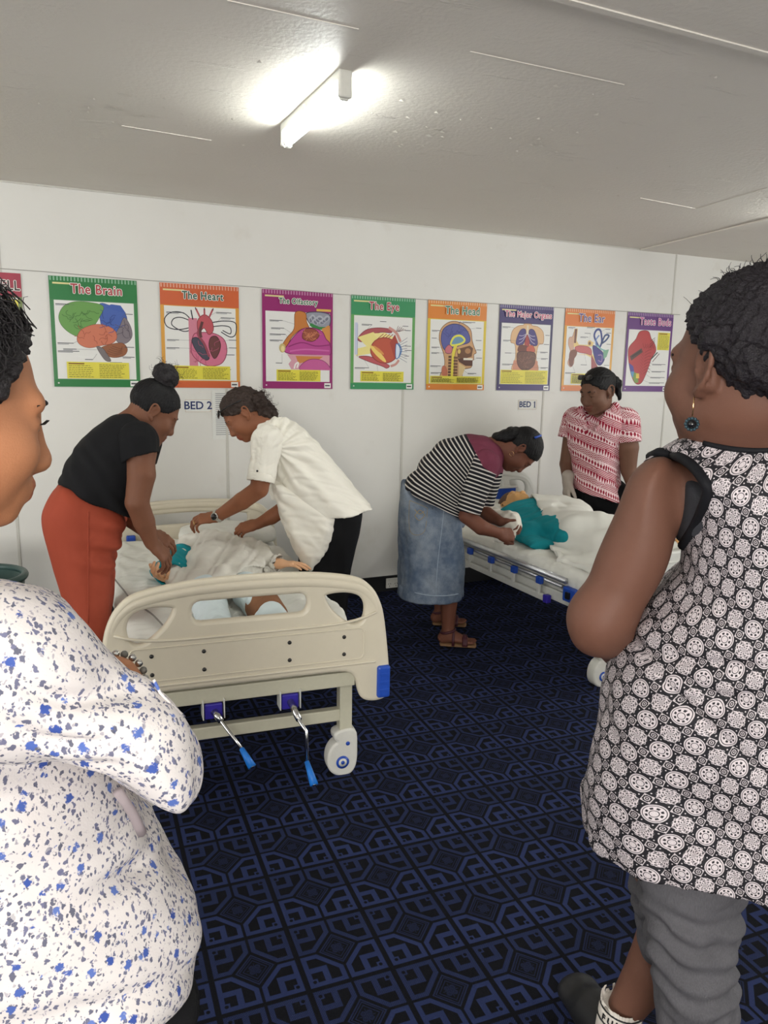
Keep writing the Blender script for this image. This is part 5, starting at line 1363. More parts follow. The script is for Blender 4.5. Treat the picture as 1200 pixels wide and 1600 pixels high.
# ------------------------------------------------------------------ woman in black T-shirt and rust trousers
def person_k():
    f = Fig(150, 800, 3.12); o = f.o
    t = person('woman with a top bun in black T-shirt and rust trousers bending over the cream bed', f)
    hd = Head(f.p(240, 642, 0.0), f.d(0.80, -0.60, 0.06), f.d(0.60, 0.80), 0.97)
    sh = f.p(218, 694, -0.125); el = f.p(214, 785, -0.17); wr = f.p(237, 848, -0.12)
    sh2 = f.p(224, 690, 0.15); el2 = f.p(186, 786, 0.22); wr2 = f.p(234, 836, 0.12)
    P = hd.prims(1.08)
    P += [seg(hd.w(-0.03, 0, -0.055), f.p(200, 668, 0), 0.054, 0.062, 0.03)]
    P += [prism(f.q([(158, 668), (190, 655), (218, 655), (232, 672), (234, 700), (222, 740), (200, 785), (150, 770), (110, 758), (118, 715), (136, 690)]), f, 0, 0.13, 0.115, 0.03)]
    P += limb([sh, f.p(221, 742, -0.16), el, f.p(225, 815, -0.145), wr], [0.054, 0.051, 0.043, 0.040, 0.027], 0.03)
    P += limb([sh2, el2, f.p(208, 812, 0.17), wr2], [0.054, 0.042, 0.038, 0.026], 0.02)
    P += [seg(sh, sh2, 0.06, 0.06, 0.04)]
    P += hand(wr, f.d(0.62, -0.76, 0.2), f.d(0.68, 0.52, -0.5), -1, 1.0, per=((0.35, 0.5, 0.3), (0.4, 0.5, 0.3), (0.45, 0.55, 0.35), (0.5, 0.6, 0.4)), thumb=(0.7, 0.3))
    P += hand(wr2, f.d(0.86, -0.42, 0.1), f.d(0.3, 0.75, -0.6), -1, 0.95, (0.5, 0.5, 0.4))
    # legs and feet inside the trousers
    for off, hx in ((-0.09, 0), (0.10, 6)):
        hp = f.p(125 + hx, 835, off); kn = f.p(138 + hx, 975, off); an = f.p(138 + hx, 1120, off); an[2] = 0.09
        P += limb([hp, kn, an], [0.070, 0.050, 0.034], 0.03)
    solid('body', P, HB, M['skin_k'], t, o, rel=1, tintf=skintint((0.9, 0.6, 0.6)))
    for off, hx in ((-0.09, 0), (0.10, 6)):
        an = f.p(138 + hx, 1120, off); an[2] = 0; shoe('shoe', an - f.e1 * 0.05, an + f.e1 * 0.14, 1, M['shoe'], t, o)
    hd.eyes(t, o); hd.brows(t, o, M['hair'])
    # T-shirt
    tp = f.q([(152, 666), (170, 653), (190, 646), (214, 646), (234, 657), (245, 675), (243, 700), (232, 745), (216, 780), (212, 830), (150, 815), (80, 790), (88, 760), (97, 738), (111, 708), (132, 682)])
    S_ = [prism(tp, f, 0, 0.165, 0.135, 0.03), seg(sh + f.e1 * -0.005, f.p(224, 722, -0.155), 0.074, 0.068, 0.04, lab=1), seg(sh2, f.p(214, 730, 0.18), 0.072, 0.068, 0.04, lab=2)]
    cuts = [f.cut((94, 757), (192, 797), (140, 830)), (f.p(220, 723, -0.16), nz(f.p(216, 775, -0.17) - sh))]
    # sleeve hem is cut separately from the body hem
    V, F, lab = surface(S_[:1], 0.006, [cuts[0], f.cut((196, 640), (240, 672), (250, 640))], pocket=(0.012, 0.03))
    V = relax(V, F, 2); N = vnormals(V, F)
    ax = f.p(120, 740) - f.p(210, 660)
    low = np.clip(1.2 - np.abs((V - f.p(160, 775)) @ nz(ax)) / 0.16, 0.15, 1)
    V = V + N * (vnoise(np.stack([(V @ f.e1) * 5, (V @ f.e3) * 4, ((V - o) @ nz(ax)) * 26], 1), 3) * 0.0055 * low)[:, None]
    to_mesh('tshirt', V, F, M['tee'], t, o)
    for a, b, r0, r1, cc in ((sh - f.e1 * 0.004 + V3(0, 0, 0.01), f.p(221, 745, -0.165), 0.076, 0.066, f.p(222, 716, -0.15)), (sh2, f.p(212, 745, 0.19), 0.074, 0.066, f.p(218, 725, 0.17))):
        d = nz(b - a)
        solid('sleeve', [seg(a, b, r0, r1, 0.03)], 0.005, M['tee'], t, o, cuts=[(cc, nz(d + 0.25 * f.e1))], pocket=(0.008, 0.03), fold=(d, 0.003, 0.06, 5))
    # trousers
    near = f.q([(96, 752), (135, 762), (170, 780), (192, 800), (191, 828), (179, 858), (175, 900), (172, 950), (164, 1000), (158, 1090), (154, 1165), (104, 1165), (110, 1070), (112, 1000), (100, 930), (82, 868), (68, 815), (72, 785)], 0)
    T_ = [prism(near, f, -0.080, 0.100, 0.092, 0.02), prism(near + np.array([0.012, 0.0]), f, 0.090, 0.100, 0.092, 0.02)]
    def tf(V, N):
        z = (V - o) @ f.e2
        m = 0.25 + 0.75 * np.clip((0.85 - z) / 0.4, 0, 1)
        V = folds(V, N, f.d(0.12, -1, 0), 0.011, 0.11, 11, m)
        c = f.p(178, 850); r = np.exp(-(((V - c) @ f.e1) ** 2 + ((V - c) @ f.e2) ** 2) / 0.012)
        return V + N * (r * 0.010 * np.sin(((V - c) @ f.d(0.35, 1, 0)) / 0.013))[:, None]
    zc = f.p(130, 758)
    solid('trousers', T_, 0.007, M['rust'], t, o, cuts=[f.cut((92, 750), (196, 792), (150, 700)), (V3(0, 0, 0.03), V3(0, 0, -1))], fold=tf)
    # hip pocket seam
    tube('side_seam', [f.p(138, y, -0.186) for y in range(800, 1000, 25)], 0.0022, M['rust'], None and t, 6).parent = t
    for ob in t.children:
        if ob.name.startswith('side_seam'): ob.data.transform(Matrix.Translation(tuple(-o)))
    # hair: sleek cap and a fuzzy bun
    solid('hair', hd.cap(0.003), 0.0035, M['hair'], t, o, cuts=hd.hair2(), fold=hd.sleek((-0.03, 0, 0.14)), rel=0)
    bc = hd.w(-0.042, 0, 0.142)
    bun = [ell(bc, (0.050, 0.048, 0.044), hd.R, 0.01), seg(hd.w(-0.025, 0, 0.10), bc, 0.034, 0.03, 0.02)]
    solid('hair_bun', bun, 0.004, M['curl'], t, o, fold=lambda V, N: V + N * (vnoise(V * 42, 2) * 0.0045 + vnoise(V * 90, 5) * 0.002)[:, None])
    strands(t, o, bc, 0.046, 90, 3, M['curl'], 0.0008, 0.022)
    return t

def strands(parent, origin, c, r, n, seed, mat, rad=0.0008, curl=0.02, squash=(1, 1, 1), sel=None, name='stray_hairs', turns=1.3, length=0.05, npt=8):
    rn = random.Random(seed); bm = bmesh.new()
    for _ in range(n):
        v = Vector((rn.gauss(0, 1), rn.gauss(0, 1), rn.gauss(0, 1))).normalized()
        if sel and not sel(v): continue
        p = Vector(c) + Vector((v.x * r * squash[0], v.y * r * squash[1], v.z * r * squash[2]))
        u = v.orthogonal().normalized(); w = v.cross(u); ph = rn.uniform(0, 6.28); L = rn.uniform(0.4, 1.0) * length; cr = curl * rn.uniform(0.3, 0.8)
        bend = Vector((rn.gauss(0, 1), rn.gauss(0, 1), rn.gauss(0, 1))) * 0.4
        pts = []
        for k in range(npt):
            s = k / (npt - 1); a = ph + s * turns * 2 * PI
            pts.append(p + v * (L * s * 0.55 - 0.003) + bend * (s * s * L * 0.5) + (u * math.cos(a) + w * math.sin(a)) * cr * s * 0.6)
        pts = [q - Vector(origin) for q in pts]
        tube_bm(bm, pts, [rad * (1 - 0.5 * k / (npt - 1)) for k in range(npt)], 4)
    o = obj(name, bm, mat, parent, True); o['kind'] = 'stuff'
    return o

from mathutils.bvhtree import BVHTree
def onto(ob, pts, lift=0.0, org=None):
    """points of an object's surface seen from the viewpoint through the given picture points, lifted outwards"""
    me = ob.data; off = Vector(org)
    bv = BVHTree.FromPolygons([v.co + off for v in me.vertices], [tuple(p.vertices) for p in me.polygons])
    out = []
    for x, y in pts:
        r = Vector(ray(x, y)).normalized(); h = bv.ray_cast(Vector(CAM), r)
        if h[0] is None: continue
        out.append(np.array(h[0]) - np.array(r) * lift)
    return out

def specs_on_head(hd, parent, origin, cz=0.080, tilt=0.80, name='sunglasses', fx=0.088):
    """sunglasses pushed up on the hair: two lenses, bridge and arms"""
    r = thing_part(name, parent)
    up = nz(hd.u * math.cos(tilt) - hd.f * math.sin(tilt)); fw = nz(hd.f * math.cos(tilt) + hd.u * math.sin(tilt))
    R = np.stack([fw, hd.l, up])
    c = hd.w(fx, 0, cz)
    for q in (-1, 1):
        cc = c + hd.l * q * 0.033 - fw * 0.004
        me_ = solid('lens', [ell(cc, (0.006, 0.029, 0.021), R, 0.004)], 0.0025, M['black_gloss'], r, origin)
        tube('temple_arm', [tuple(p - origin) for p in (cc + hd.l * q * 0.028 + up * 0.006, hd.w(0.03, q * 0.084, cz - 0.008), hd.w(-0.035, q * 0.086, cz - 0.028))], 0.0028, M['black_plastic'], r, 6)
    tube('bridge', [tuple(p - origin) for p in (c + hd.l * 0.008, c + fw * 0.004, c - hd.l * 0.008)], 0.0025, M['black_plastic'], r, 6)

def ring_band(name, c, axis, R1, r, mat, parent, origin, flat=1.0, lat=None, seg_=10):
    axis = nz(axis); u = nz(np.cross(axis, [0.3, 0.2, 0.9])); v = np.cross(axis, u)
    pts = [tuple(c + (u * math.cos(a) + v * math.sin(a)) * R1 - origin) for a in np.linspace(0, 2 * PI, 25)[:-1]]
    return tube(name, pts, r, mat, parent, seg_, True)

# ------------------------------------------------------------------ woman in the white shirt
def person_w():
    f = Fig(480, 800, 3.54); o = f.o
    t = person('woman in loose white shirt and black trousers reaching over the cream bed, sunglasses on head', f)
    hd = Head(f.p(381, 647, 0.0), f.d(-0.72, -0.69, -0.10), f.d(-0.69, 0.72), 1.0)
    sh = f.p(418, 692, -0.15); el = f.p(405, 764, -0.20); wr = f.p(338, 808, -0.12)
    sh2 = f.p(425, 690, 0.15); el2 = f.p(448, 792, 0.20); wr2 = f.p(402, 819, 0.16)
    P = hd.prims(1.0, smile=0.004)
    P += [seg(hd.w(-0.03, 0, -0.055), f.p(430, 674, 0), 0.050, 0.060, 0.03)]
    P += [prism(f.q([(425, 668), (455, 668), (490, 710), (520, 750), (540, 785), (530, 815), (500, 825), (470, 790), (430, 740), (412, 700)]), f, 0, 0.12, 0.10, 0.03)]
    P += limb([sh, f.p(410, 735, -0.19), el, f.p(378, 783, -0.175), wr], [0.052, 0.048, 0.042, 0.041, 0.026], 0.02)
    P += limb([sh2, el2, f.p(424, 808, 0.19), wr2], [0.050, 0.042, 0.038, 0.026], 0.02)
    P += [seg(sh, sh2, 0.055, 0.055, 0.04)]
    P += hand(wr, f.d(-0.90, -0.12, 0.10), f.d(-0.15, 0.9, -0.45), 1, 0.98, per=((0.45, 0.6, 0.4), (0.5, 0.7, 0.4), (0.55, 0.7, 0.4), (0.65, 0.7, 0.5)), thumb=(0.7, 0.3))
    P += hand(wr2, f.d(-0.86, -0.22, -0.15), f.d(-0.25, 0.75, -0.6), 1, 0.98, (0.75, 0.8, 0.5), thumb=(0.5, 0.4))
    for off, hx in ((-0.062, 0), (0.070, 10)):
        P += limb([f.p(520 + hx, 830, off), f.p(508 + hx, 960, off), np.append(f.p(505 + hx, 1060, off)[:2], 0.09)], [0.045, 0.045, 0.034], 0.03)
    solid('body', P, HB, M['skin_w'], t, o, tintf=skintint((0.95, 0.62, 0.62)))
    for off, hx in ((-0.062, 0), (0.070, 10)):
        a = np.append(f.p(505 + hx, 1060, off)[:2], 0.0); shoe('shoe', a + f.e1 * 0.05, a - f.e1 * 0.14, 1, M['shoe'], t, o)
    hd.eyes(t, o); hd.brows(t, o, M['hair'])
    # trousers
    for off, hx in ((-0.062, 0), (0.070, 8)):
        pl = f.q([(478, 800), (540, 780), (563, 800), (560, 830), (551, 870), (541, 920), (537, 1000), (533, 1062), (482, 1062), (478, 1000), (472, 920), (466, 880), (468, 840)]) + np.array([hx * 0.002, 0])
        solid('trouser_leg', [prism(pl, f, off, 0.080, 0.075, 0.02)], 0.0075, M['blackcloth'], t, o, fold=(f.d(0.1, -1), 0.006, 0.09, 3))
    # the shirt: body, hanging front tail, sleeves
    body = f.q([(404, 664), (418, 656), (436, 653), (452, 656), (476, 673), (506, 706), (536, 741), (560, 770), (580, 792), (612, 832), (560, 862), (508, 846), (470, 812), (440, 778), (424, 745), (408, 706), (400, 684)])
    tail = f.q([(432, 745), (480, 770), (522, 797), (517, 830), (506, 858), (488, 880), (480, 878), (469, 866), (454, 838), (441, 803), (428, 762)])
    def wr_(V, N):
        V = folds(V, N, f.d(0.62, -0.78), 0.0095, 0.085, 21)
        V = folds(V, vnormals_safe(V, N), f.d(0.75, -0.35, 0.3), 0.0042, 0.045, 23)
        c = f.p(428, 700, -0.15); d = V - c; r = np.linalg.norm(d, axis=1)
        ang = np.arctan2(d @ f.e2, d @ f.e1)
        return V + N * (0.0065 * np.exp(-((r - 0.12) / 0.10) ** 2) * np.sin(ang * 17))[:, None]
    solid('shirt', [prism(body, f, 0, 0.178, 0.145, 0.02)], 0.0055, M['whiteshirt'], t, o,
          cuts=[f.cut((520, 802), (580, 793), (560, 840)), f.cut((396, 682), (420, 655), (395, 650))], fold=wr_)
    solid('shirt_tail', [prism(tail, f, 0.0, 0.178, 0.050, 0.03)], 0.0055, M['whiteshirt'], t, o, fold=wr_)
    for a, b, cc in ((sh + V3(0, 0, 0.012), f.p(404, 775, -0.205), f.p(407, 752, -0.20)), (sh2, f.p(447, 800, 0.21), f.p(443, 775, 0.20))):
        d = nz(b - a)
        solid('sleeve', [seg(a, a + (b - a) * 0.6, 0.074, 0.062, 0.03), seg(a + (b - a) * 0.6, b, 0.062, 0.060, 0.02)], 0.005, M['whiteshirt'], t, o, cuts=[(cc, nz(d))], pocket=(0.008, 0.03), fold=[(d, 0.004, 0.05, 5), (f.d(0.6, 0.3, 0.4), 0.0025, 0.04, 8)])
        solid('cuff', [seg(cc - d * 0.010, cc + d * 0.003, 0.0645, 0.0635, 0.0)], 0.004, M['whiteshirt'], t, o, cuts=[(cc + d * 0.003, d), (cc - d * 0.034, -d)], pocket=(0.006, 0.02))
    bt = f.p(402, 736, -0.265); bm = bmesh.new(); ball(bm, tuple(bt - o), 0.005, (1, 1, 1)); obj('sleeve_button', bm, M['black_plastic'], t, True)
    # rolled collar
    solid('collar', [seg(f.p(408, 668, -0.07), f.p(438, 657, -0.055), 0.018, 0.016, 0.01), seg(f.p(438, 657, -0.055), f.p(446, 658, 0.03), 0.016, 0.016, 0.01), seg(f.p(408, 668, -0.07), f.p(404, 676, 0.0), 0.016, 0.014, 0.01)], 0.004, M['whiteshirt'], t, o)
    # hair
    cap = hd.cap(0.006)
    solid('hair', cap, 0.004, M['curl_brown'], t, o, cuts=hd.hair2(0.074, 0.056), fold=lambda V, N: V + N * (vnoise(V * 40, 2) * 0.004)[:, None])
    tail_ = [ell(f.p(398, 628), (0.062, 0.060, 0.052), None, 0.02), ell(f.p(411, 640), (0.050, 0.055, 0.046), None, 0.02), ell(f.p(422, 648), (0.034, 0.04, 0.032), None, 0.02)]
    solid('curly_ponytail', tail_, 0.0042, M['curl_brown'], t, o, fold=lambda V, N: V + N * (vnoise(V * 32, 6) * 0.008 + vnoise(V * 75, 5) * 0.004)[:, None])
    strands(t, o, f.p(402, 630), 0.060, 160, 5, M['curl_brown'], 0.0011, 0.022, name='curls', length=0.05)
    strands(t, o, f.p(418, 645), 0.042, 90, 6, M['curl_brown'], 0.0011, 0.022, name='curls', length=0.05)
    specs_on_head(hd, t, o, 0.082, 0.80, fx=0.090)
    # wristwatch
    ax = wr - el; cw = wr - nz(ax) * 0.012
    solid('watch_strap', [seg(cw - nz(ax) * 0.010, cw + nz(ax) * 0.010, 0.032, 0.031, 0)], 0.0035, M['steel'], t, o, cuts=[(cw + nz(ax) * 0.010, ax), (cw - nz(ax) * 0.010, -ax)])
    fn = f.d(0.1, 0.35, -0.9); fn = nz(fn - nz(ax) * (fn @ nz(ax)))
    bm = bmesh.new(); cyl(bm, tuple(cw + fn * 0.026 - o), tuple(cw + fn * 0.038 - o), 0.018, seg=24); obj('watch_case', bm, M['steel'], t, True)
    bm = bmesh.new(); cyl(bm, tuple(cw + fn * 0.0375 - o), tuple(cw + fn * 0.039 - o), 0.0145, seg=24); obj('watch_dial', bm, M['black_gloss'], t, True)
    # finger ring
    ring_band('finger_ring', f.p(303, 817, -0.15), f.d(-0.9, -0.2), 0.0102, 0.0018, M['gold'], t, o)
    return t

def vnormals_safe(V, N): return N

# ------------------------------------------------------------------ woman in the striped top and denim skirt
def person_s():
    f = Fig(700, 800, 3.60); o = f.o
    t = person('woman in striped top with maroon yoke and long denim skirt, bending over the white bed', f)
    hd = Head(f.p(813, 703, 0.0), f.d(0.30, -0.95, -0.05), f.d(0.95, 0.30), 1.0)
    sh = f.p(757, 727, -0.14); el = f.p(729, 806, -0.17); wr = f.p(779, 833, -0.16)
    sh2 = f.p(768, 722, 0.15); el2 = f.p(752, 795, 0.16); wr2 = f.p(782, 815, 0.02)
    P = hd.prims(1.0)
    P += [seg(hd.w(-0.03, 0, -0.055), f.p(768, 700, 0), 0.050, 0.060, 0.03)]
    P += [prism(f.q([(642, 757), (670, 722), (700, 695), (735, 690), (765, 698), (770, 725), (750, 750), (725, 790), (700, 790)]), f, 0, 0.12, 0.10, 0.03)]
    P += limb([sh, el, f.p(752, 824, -0.185), wr], [0.052, 0.041, 0.040, 0.027], 0.02)
    P += limb([sh2, el2, f.p(765, 806, 0.09), wr2], [0.050, 0.041, 0.038, 0.027], 0.02)
    P += [seg(sh, sh2, 0.055, 0.055, 0.04)]
    P += hand(wr, f.d(0.90, -0.15, 0.35), f.d(0.1, 0.6, -0.8), 1, 0.98, (1.1, 1.2, 0.7), thumb=(0.4, 0.5))
    P += hand(wr2, f.d(0.85, 0.0, 0.1), f.d(0.0, 0.9, 0.4), -1, 0.98, (0.9, 1.1, 0.7), thumb=(0.4, 0.5))
    feet = []
    for off, an, heel, toe, hp in ((-0.085, (698, 985), (684, 1003), (748, 1006), (680, 810)), (0.105, (684, 955), (673, 971), (727, 974), (676, 800))):
        A = f.p(an[0], an[1], off); Hh = atz(*heel, 0.018); Tt = atz(*toe, 0.018)
        d = nz((Tt - Hh) * [1, 1, 0]); Hh = np.array([Hh[0], Hh[1], 0.0]); L = 0.225; Tt = Hh + d * L
        l = np.cross([0, 0, 1.0], d)
        ank = Hh + d * 0.055 + V3(0, 0, 0.085)
        P += limb([f.p(hp[0], hp[1], off), f.p(686 if off < 0 else 680, 915, off), ank + V3(0, 0, 0.20), ank], [0.07, 0.055, 0.050, 0.034], 0.03)
        P += [seg(Hh + d * 0.03 + V3(0, 0, 0.045), ank - V3(0, 0, 0.02), 0.028, 0.033, 0.02), seg(Hh + d * 0.028 + V3(0, 0, 0.048), Hh + d * 0.15 + V3(0, 0, 0.036), (0.030, 0.026), (0.040, 0.015), 0.02, l), seg(ank + V3(0, 0, -0.015), Hh + d * 0.15 + V3(0, 0, 0.040), 0.032, 0.020, 0.02)]
        for k in range(5):
            q = Hh + d * 0.165 + l * (0.030 - 0.0155 * k) * (1 if off < 0 else 1) + V3(0, 0, 0.031)
            P.append(seg(q, q + d * (0.045 - 0.006 * abs(k - 1)), 0.0095, 0.0085, 0.006))
        feet.append((Hh, d, l, ank))
    solid('body', P, HB, M['skin_s'], t, o, tintf=skintint((0.9, 0.6, 0.6)))
    for Hh, d, l, ank in feet:
        g_ = thing_part('sandal', t)
        solid('sole', [seg(Hh + d * 0.02 + V3(0, 0, 0.011), Hh + d * 0.205 + V3(0, 0, 0.011), (0.036, 0.011), (0.047, 0.011), 0.01, l)], 0.004, M['sole'], g_, o)
        def arch(c, w, hgt, n=9): return [c + l * w * math.cos(a) + V3(0, 0, hgt * math.sin(a) + 0.014) for a in np.linspace(0, PI, n)]
        for c, w, hgt, r in ((Hh + d * 0.145, 0.047, 0.046, 0.011), (Hh + d * 0.155, 0.047, 0.042, 0.011), (Hh + d * 0.085, 0.043, 0.085, 0.008)):
            tube('strap', [tuple(p - o) for p in arch(c, w, hgt)], r, M['strap'], g_, 8)
        ring_band('strap', ank + V3(0, 0, 0.002), V3(-d[0] * 0.25, -d[1] * 0.25, 1), 0.039, 0.008, M['strap'], g_, o)
    hd.eyes(t, o); hd.brows(t, o, M['hair'])
    # denim skirt
    sk = f.q([(631, 750), (660, 768), (700, 782), (722, 800), (725, 840), (726, 890), (722, 945), (721, 985), (640, 985), (622, 965), (622, 900), (623, 850), (623, 800), (626, 765)])
    def skf(V, N):
        z = (V - o) @ f.e2
        m = np.clip((0.95 - z) / 0.35, 0.25, 1)
        V = folds(V, N, f.d(0.22, -1), 0.012, 0.15, 31, m)
        return folds(V, N, f.d(0.6, -0.8), 0.004, 0.06, 33)
    hem = f.p(700, 934, 0)[2]
    skirt_ = solid('skirt', [prism(sk, f, 0, 0.180, 0.165, 0.02)], 0.0065, M['denim'], t, o, cuts=[f.cut((628, 748), (722, 800), (700, 740)), (V3(0, 0, hem + 0.012), V3(0, 0, -1))], pocket=(0.010, 0.06), fold=skf)
    M_ = plain('tan_stitching', srgb(150, 132, 96), 0.8); Ms = plain('pale_denim_seam', srgb(150, 162, 176), 0.85)
    def run(name, pts, r, mat):
        L_ = onto(skirt_, [tuple(p) for p in catmull(np.array(pts, float), 5, False)], 0.0, o)
        if len(L_) > 2: tube(name, [tuple(p - o) for p in L_], r, mat, t, 6)
    run('side_seam', [(694, 792), (690, 830), (685, 870), (682, 905), (681, 930)], 0.0022, Ms)
    run('hem_seam', [(648, 926), (668, 930), (690, 931), (706, 930), (716, 928)], 0.0030, Ms)
    run('waist_seam', [(640, 768), (665, 780), (690, 792), (712, 804)], 0.0022, Ms)
    run('pocket_edge', [(640, 782), (655, 788), (668, 794)], 0.0016, M_)
    run('pocket_edge', [(640, 782), (639, 806), (641, 830), (652, 836), (664, 828), (668, 794)], 0.0014, M_)
    run('pocket_stitch', [(648, 796), (655, 803), (663, 799)], 0.0020, M_)
    run('pocket_stitch', [(648, 806), (656, 797), (664, 805)], 0.0020, M_)
    run('pocket_stitch', [(648, 806), (655, 813), (664, 805)], 0.0020, M_)
    # striped top
    tp = f.q([(620, 775), (631, 755), (646, 736), (666, 710), (690, 690), (715, 681), (745, 680), (768, 686), (784, 702), (786, 728), (778, 742), (758, 757), (742, 775), (734, 800), (730, 840), (690, 830), (640, 800)])
    fc = f.q([(823, 850)])[0]; y0 = f.q([(730, 681)])[0] - fc; ang0 = math.atan2(y0[1], y0[0]); w0 = f.q([(630, 757)])[0] - fc; ang1 = math.atan2(w0[1], w0[0])
    l2a, l2b = f.q([(752, 722)])[0], f.q([(785, 743)])[0]
    def uvf(V, F, lab):
        u = (V - o) @ f.e1 - fc[0]; v = (V - o) @ f.e2 - fc[1]; th = np.arctan2(v, u); th = np.where(th < -1.0, th + 2 * PI, th)
        s = (th - ang0) / (ang1 - ang0) * 19.5
        return np.stack([np.zeros(F.size), s[F].ravel()], 1)
    def isyoke(c):
        u = (c - o) @ f.e1; v = (c - o) @ f.e2
        th = np.arctan2(v - fc[1], u - fc[0]); th = np.where(th < -1.0, th + 2 * PI, th)
        return th, u, v
    def fm(c, lab):
        th, u, v = isyoke(c)
        d = l2b - l2a; side = d[0] * (v - l2a[1]) - d[1] * (u - l2a[0])
        return ((th < ang0) & (side > 0)).astype(np.int32)
    def fmA(c, lab):
        th, u, v = isyoke(c); return (th < ang0).astype(np.int32)
    solid('striped_top', [prism(tp, f, 0, 0.165, 0.140, 0.03)], 0.0045, [M['stripes'], M['maroon']], t, o, cuts=[f.cut((628, 757), (724, 806), (680, 830))], pocket=(0.010, 0.03), uvf=uvf, fmat=fmA,
          fold=[(f.d(0.3, -0.6, 0.5), 0.0060, 0.08, 41)])
    for a, b, cc in ((sh + f.d(0.3, 0.6) * 0.012, f.p(726, 815, -0.18), f.p(731, 801, -0.175)), (sh2, f.p(750, 808, 0.17), f.p(752, 790, 0.165))):
        d = nz(b - a)
        def uv2(V, F, lab, a=a, d=d):
            s = ((V - a) @ d) / 0.0205; return np.stack([np.zeros(F.size), s[F].ravel()], 1)
        solid('striped_sleeve', [seg(a - d * 0.0, b, 0.075, 0.062, 0.03)], 0.0045, [M['stripes'], M['maroon']], t, o, cuts=[(cc, nz(d + 0.12 * f.e1))], pocket=(0.008, 0.03), uvf=uv2, fmat=fm, fold=(d, 0.0025, 0.05, 5))
    # hair, bun, blue band, hoop earring
    solid('hair', hd.cap(0.006), 0.0035, M['hair'], t, o, cuts=hd.hair2(0.072, 0.054), fold=hd.sleek((-0.11, 0, 0.08)), rel=0)
    solid('hair_bun', [ell(f.p(803, 680), (0.070, 0.055, 0.046), None, 0.02), ell(f.p(784, 684), (0.050, 0.050, 0.032), None, 0.03), ell(f.p(775, 685), (0.026, 0.03, 0.022), None, 0.02)], 0.004, M['hair'], t, o, fold=lambda V, N: V + N * (vnoise(V * 26, 6) * 0.003)[:, None])
    c1 = hd.c + hd.u * 0.045 * 1.0 - hd.f * 0.0
    pts = [tuple(hd.w(-0.045, 0.0785 * math.cos(a), 0.034 + 0.0885 * math.sin(a)) - o) for a in np.linspace(0.6, PI - 0.6, 18)]
    hb_ = tube('headband', pts, 0.006, M['blue_plastic'], t, 8); hb_['label'] = 'blue headband'
    ring_band('hoop_earring', hd.w(0.002, -0.078, -0.052), f.d(0.5, 0, 0.8), 0.012, 0.0014, M['gold'], t, o, seg_=6)
    return t

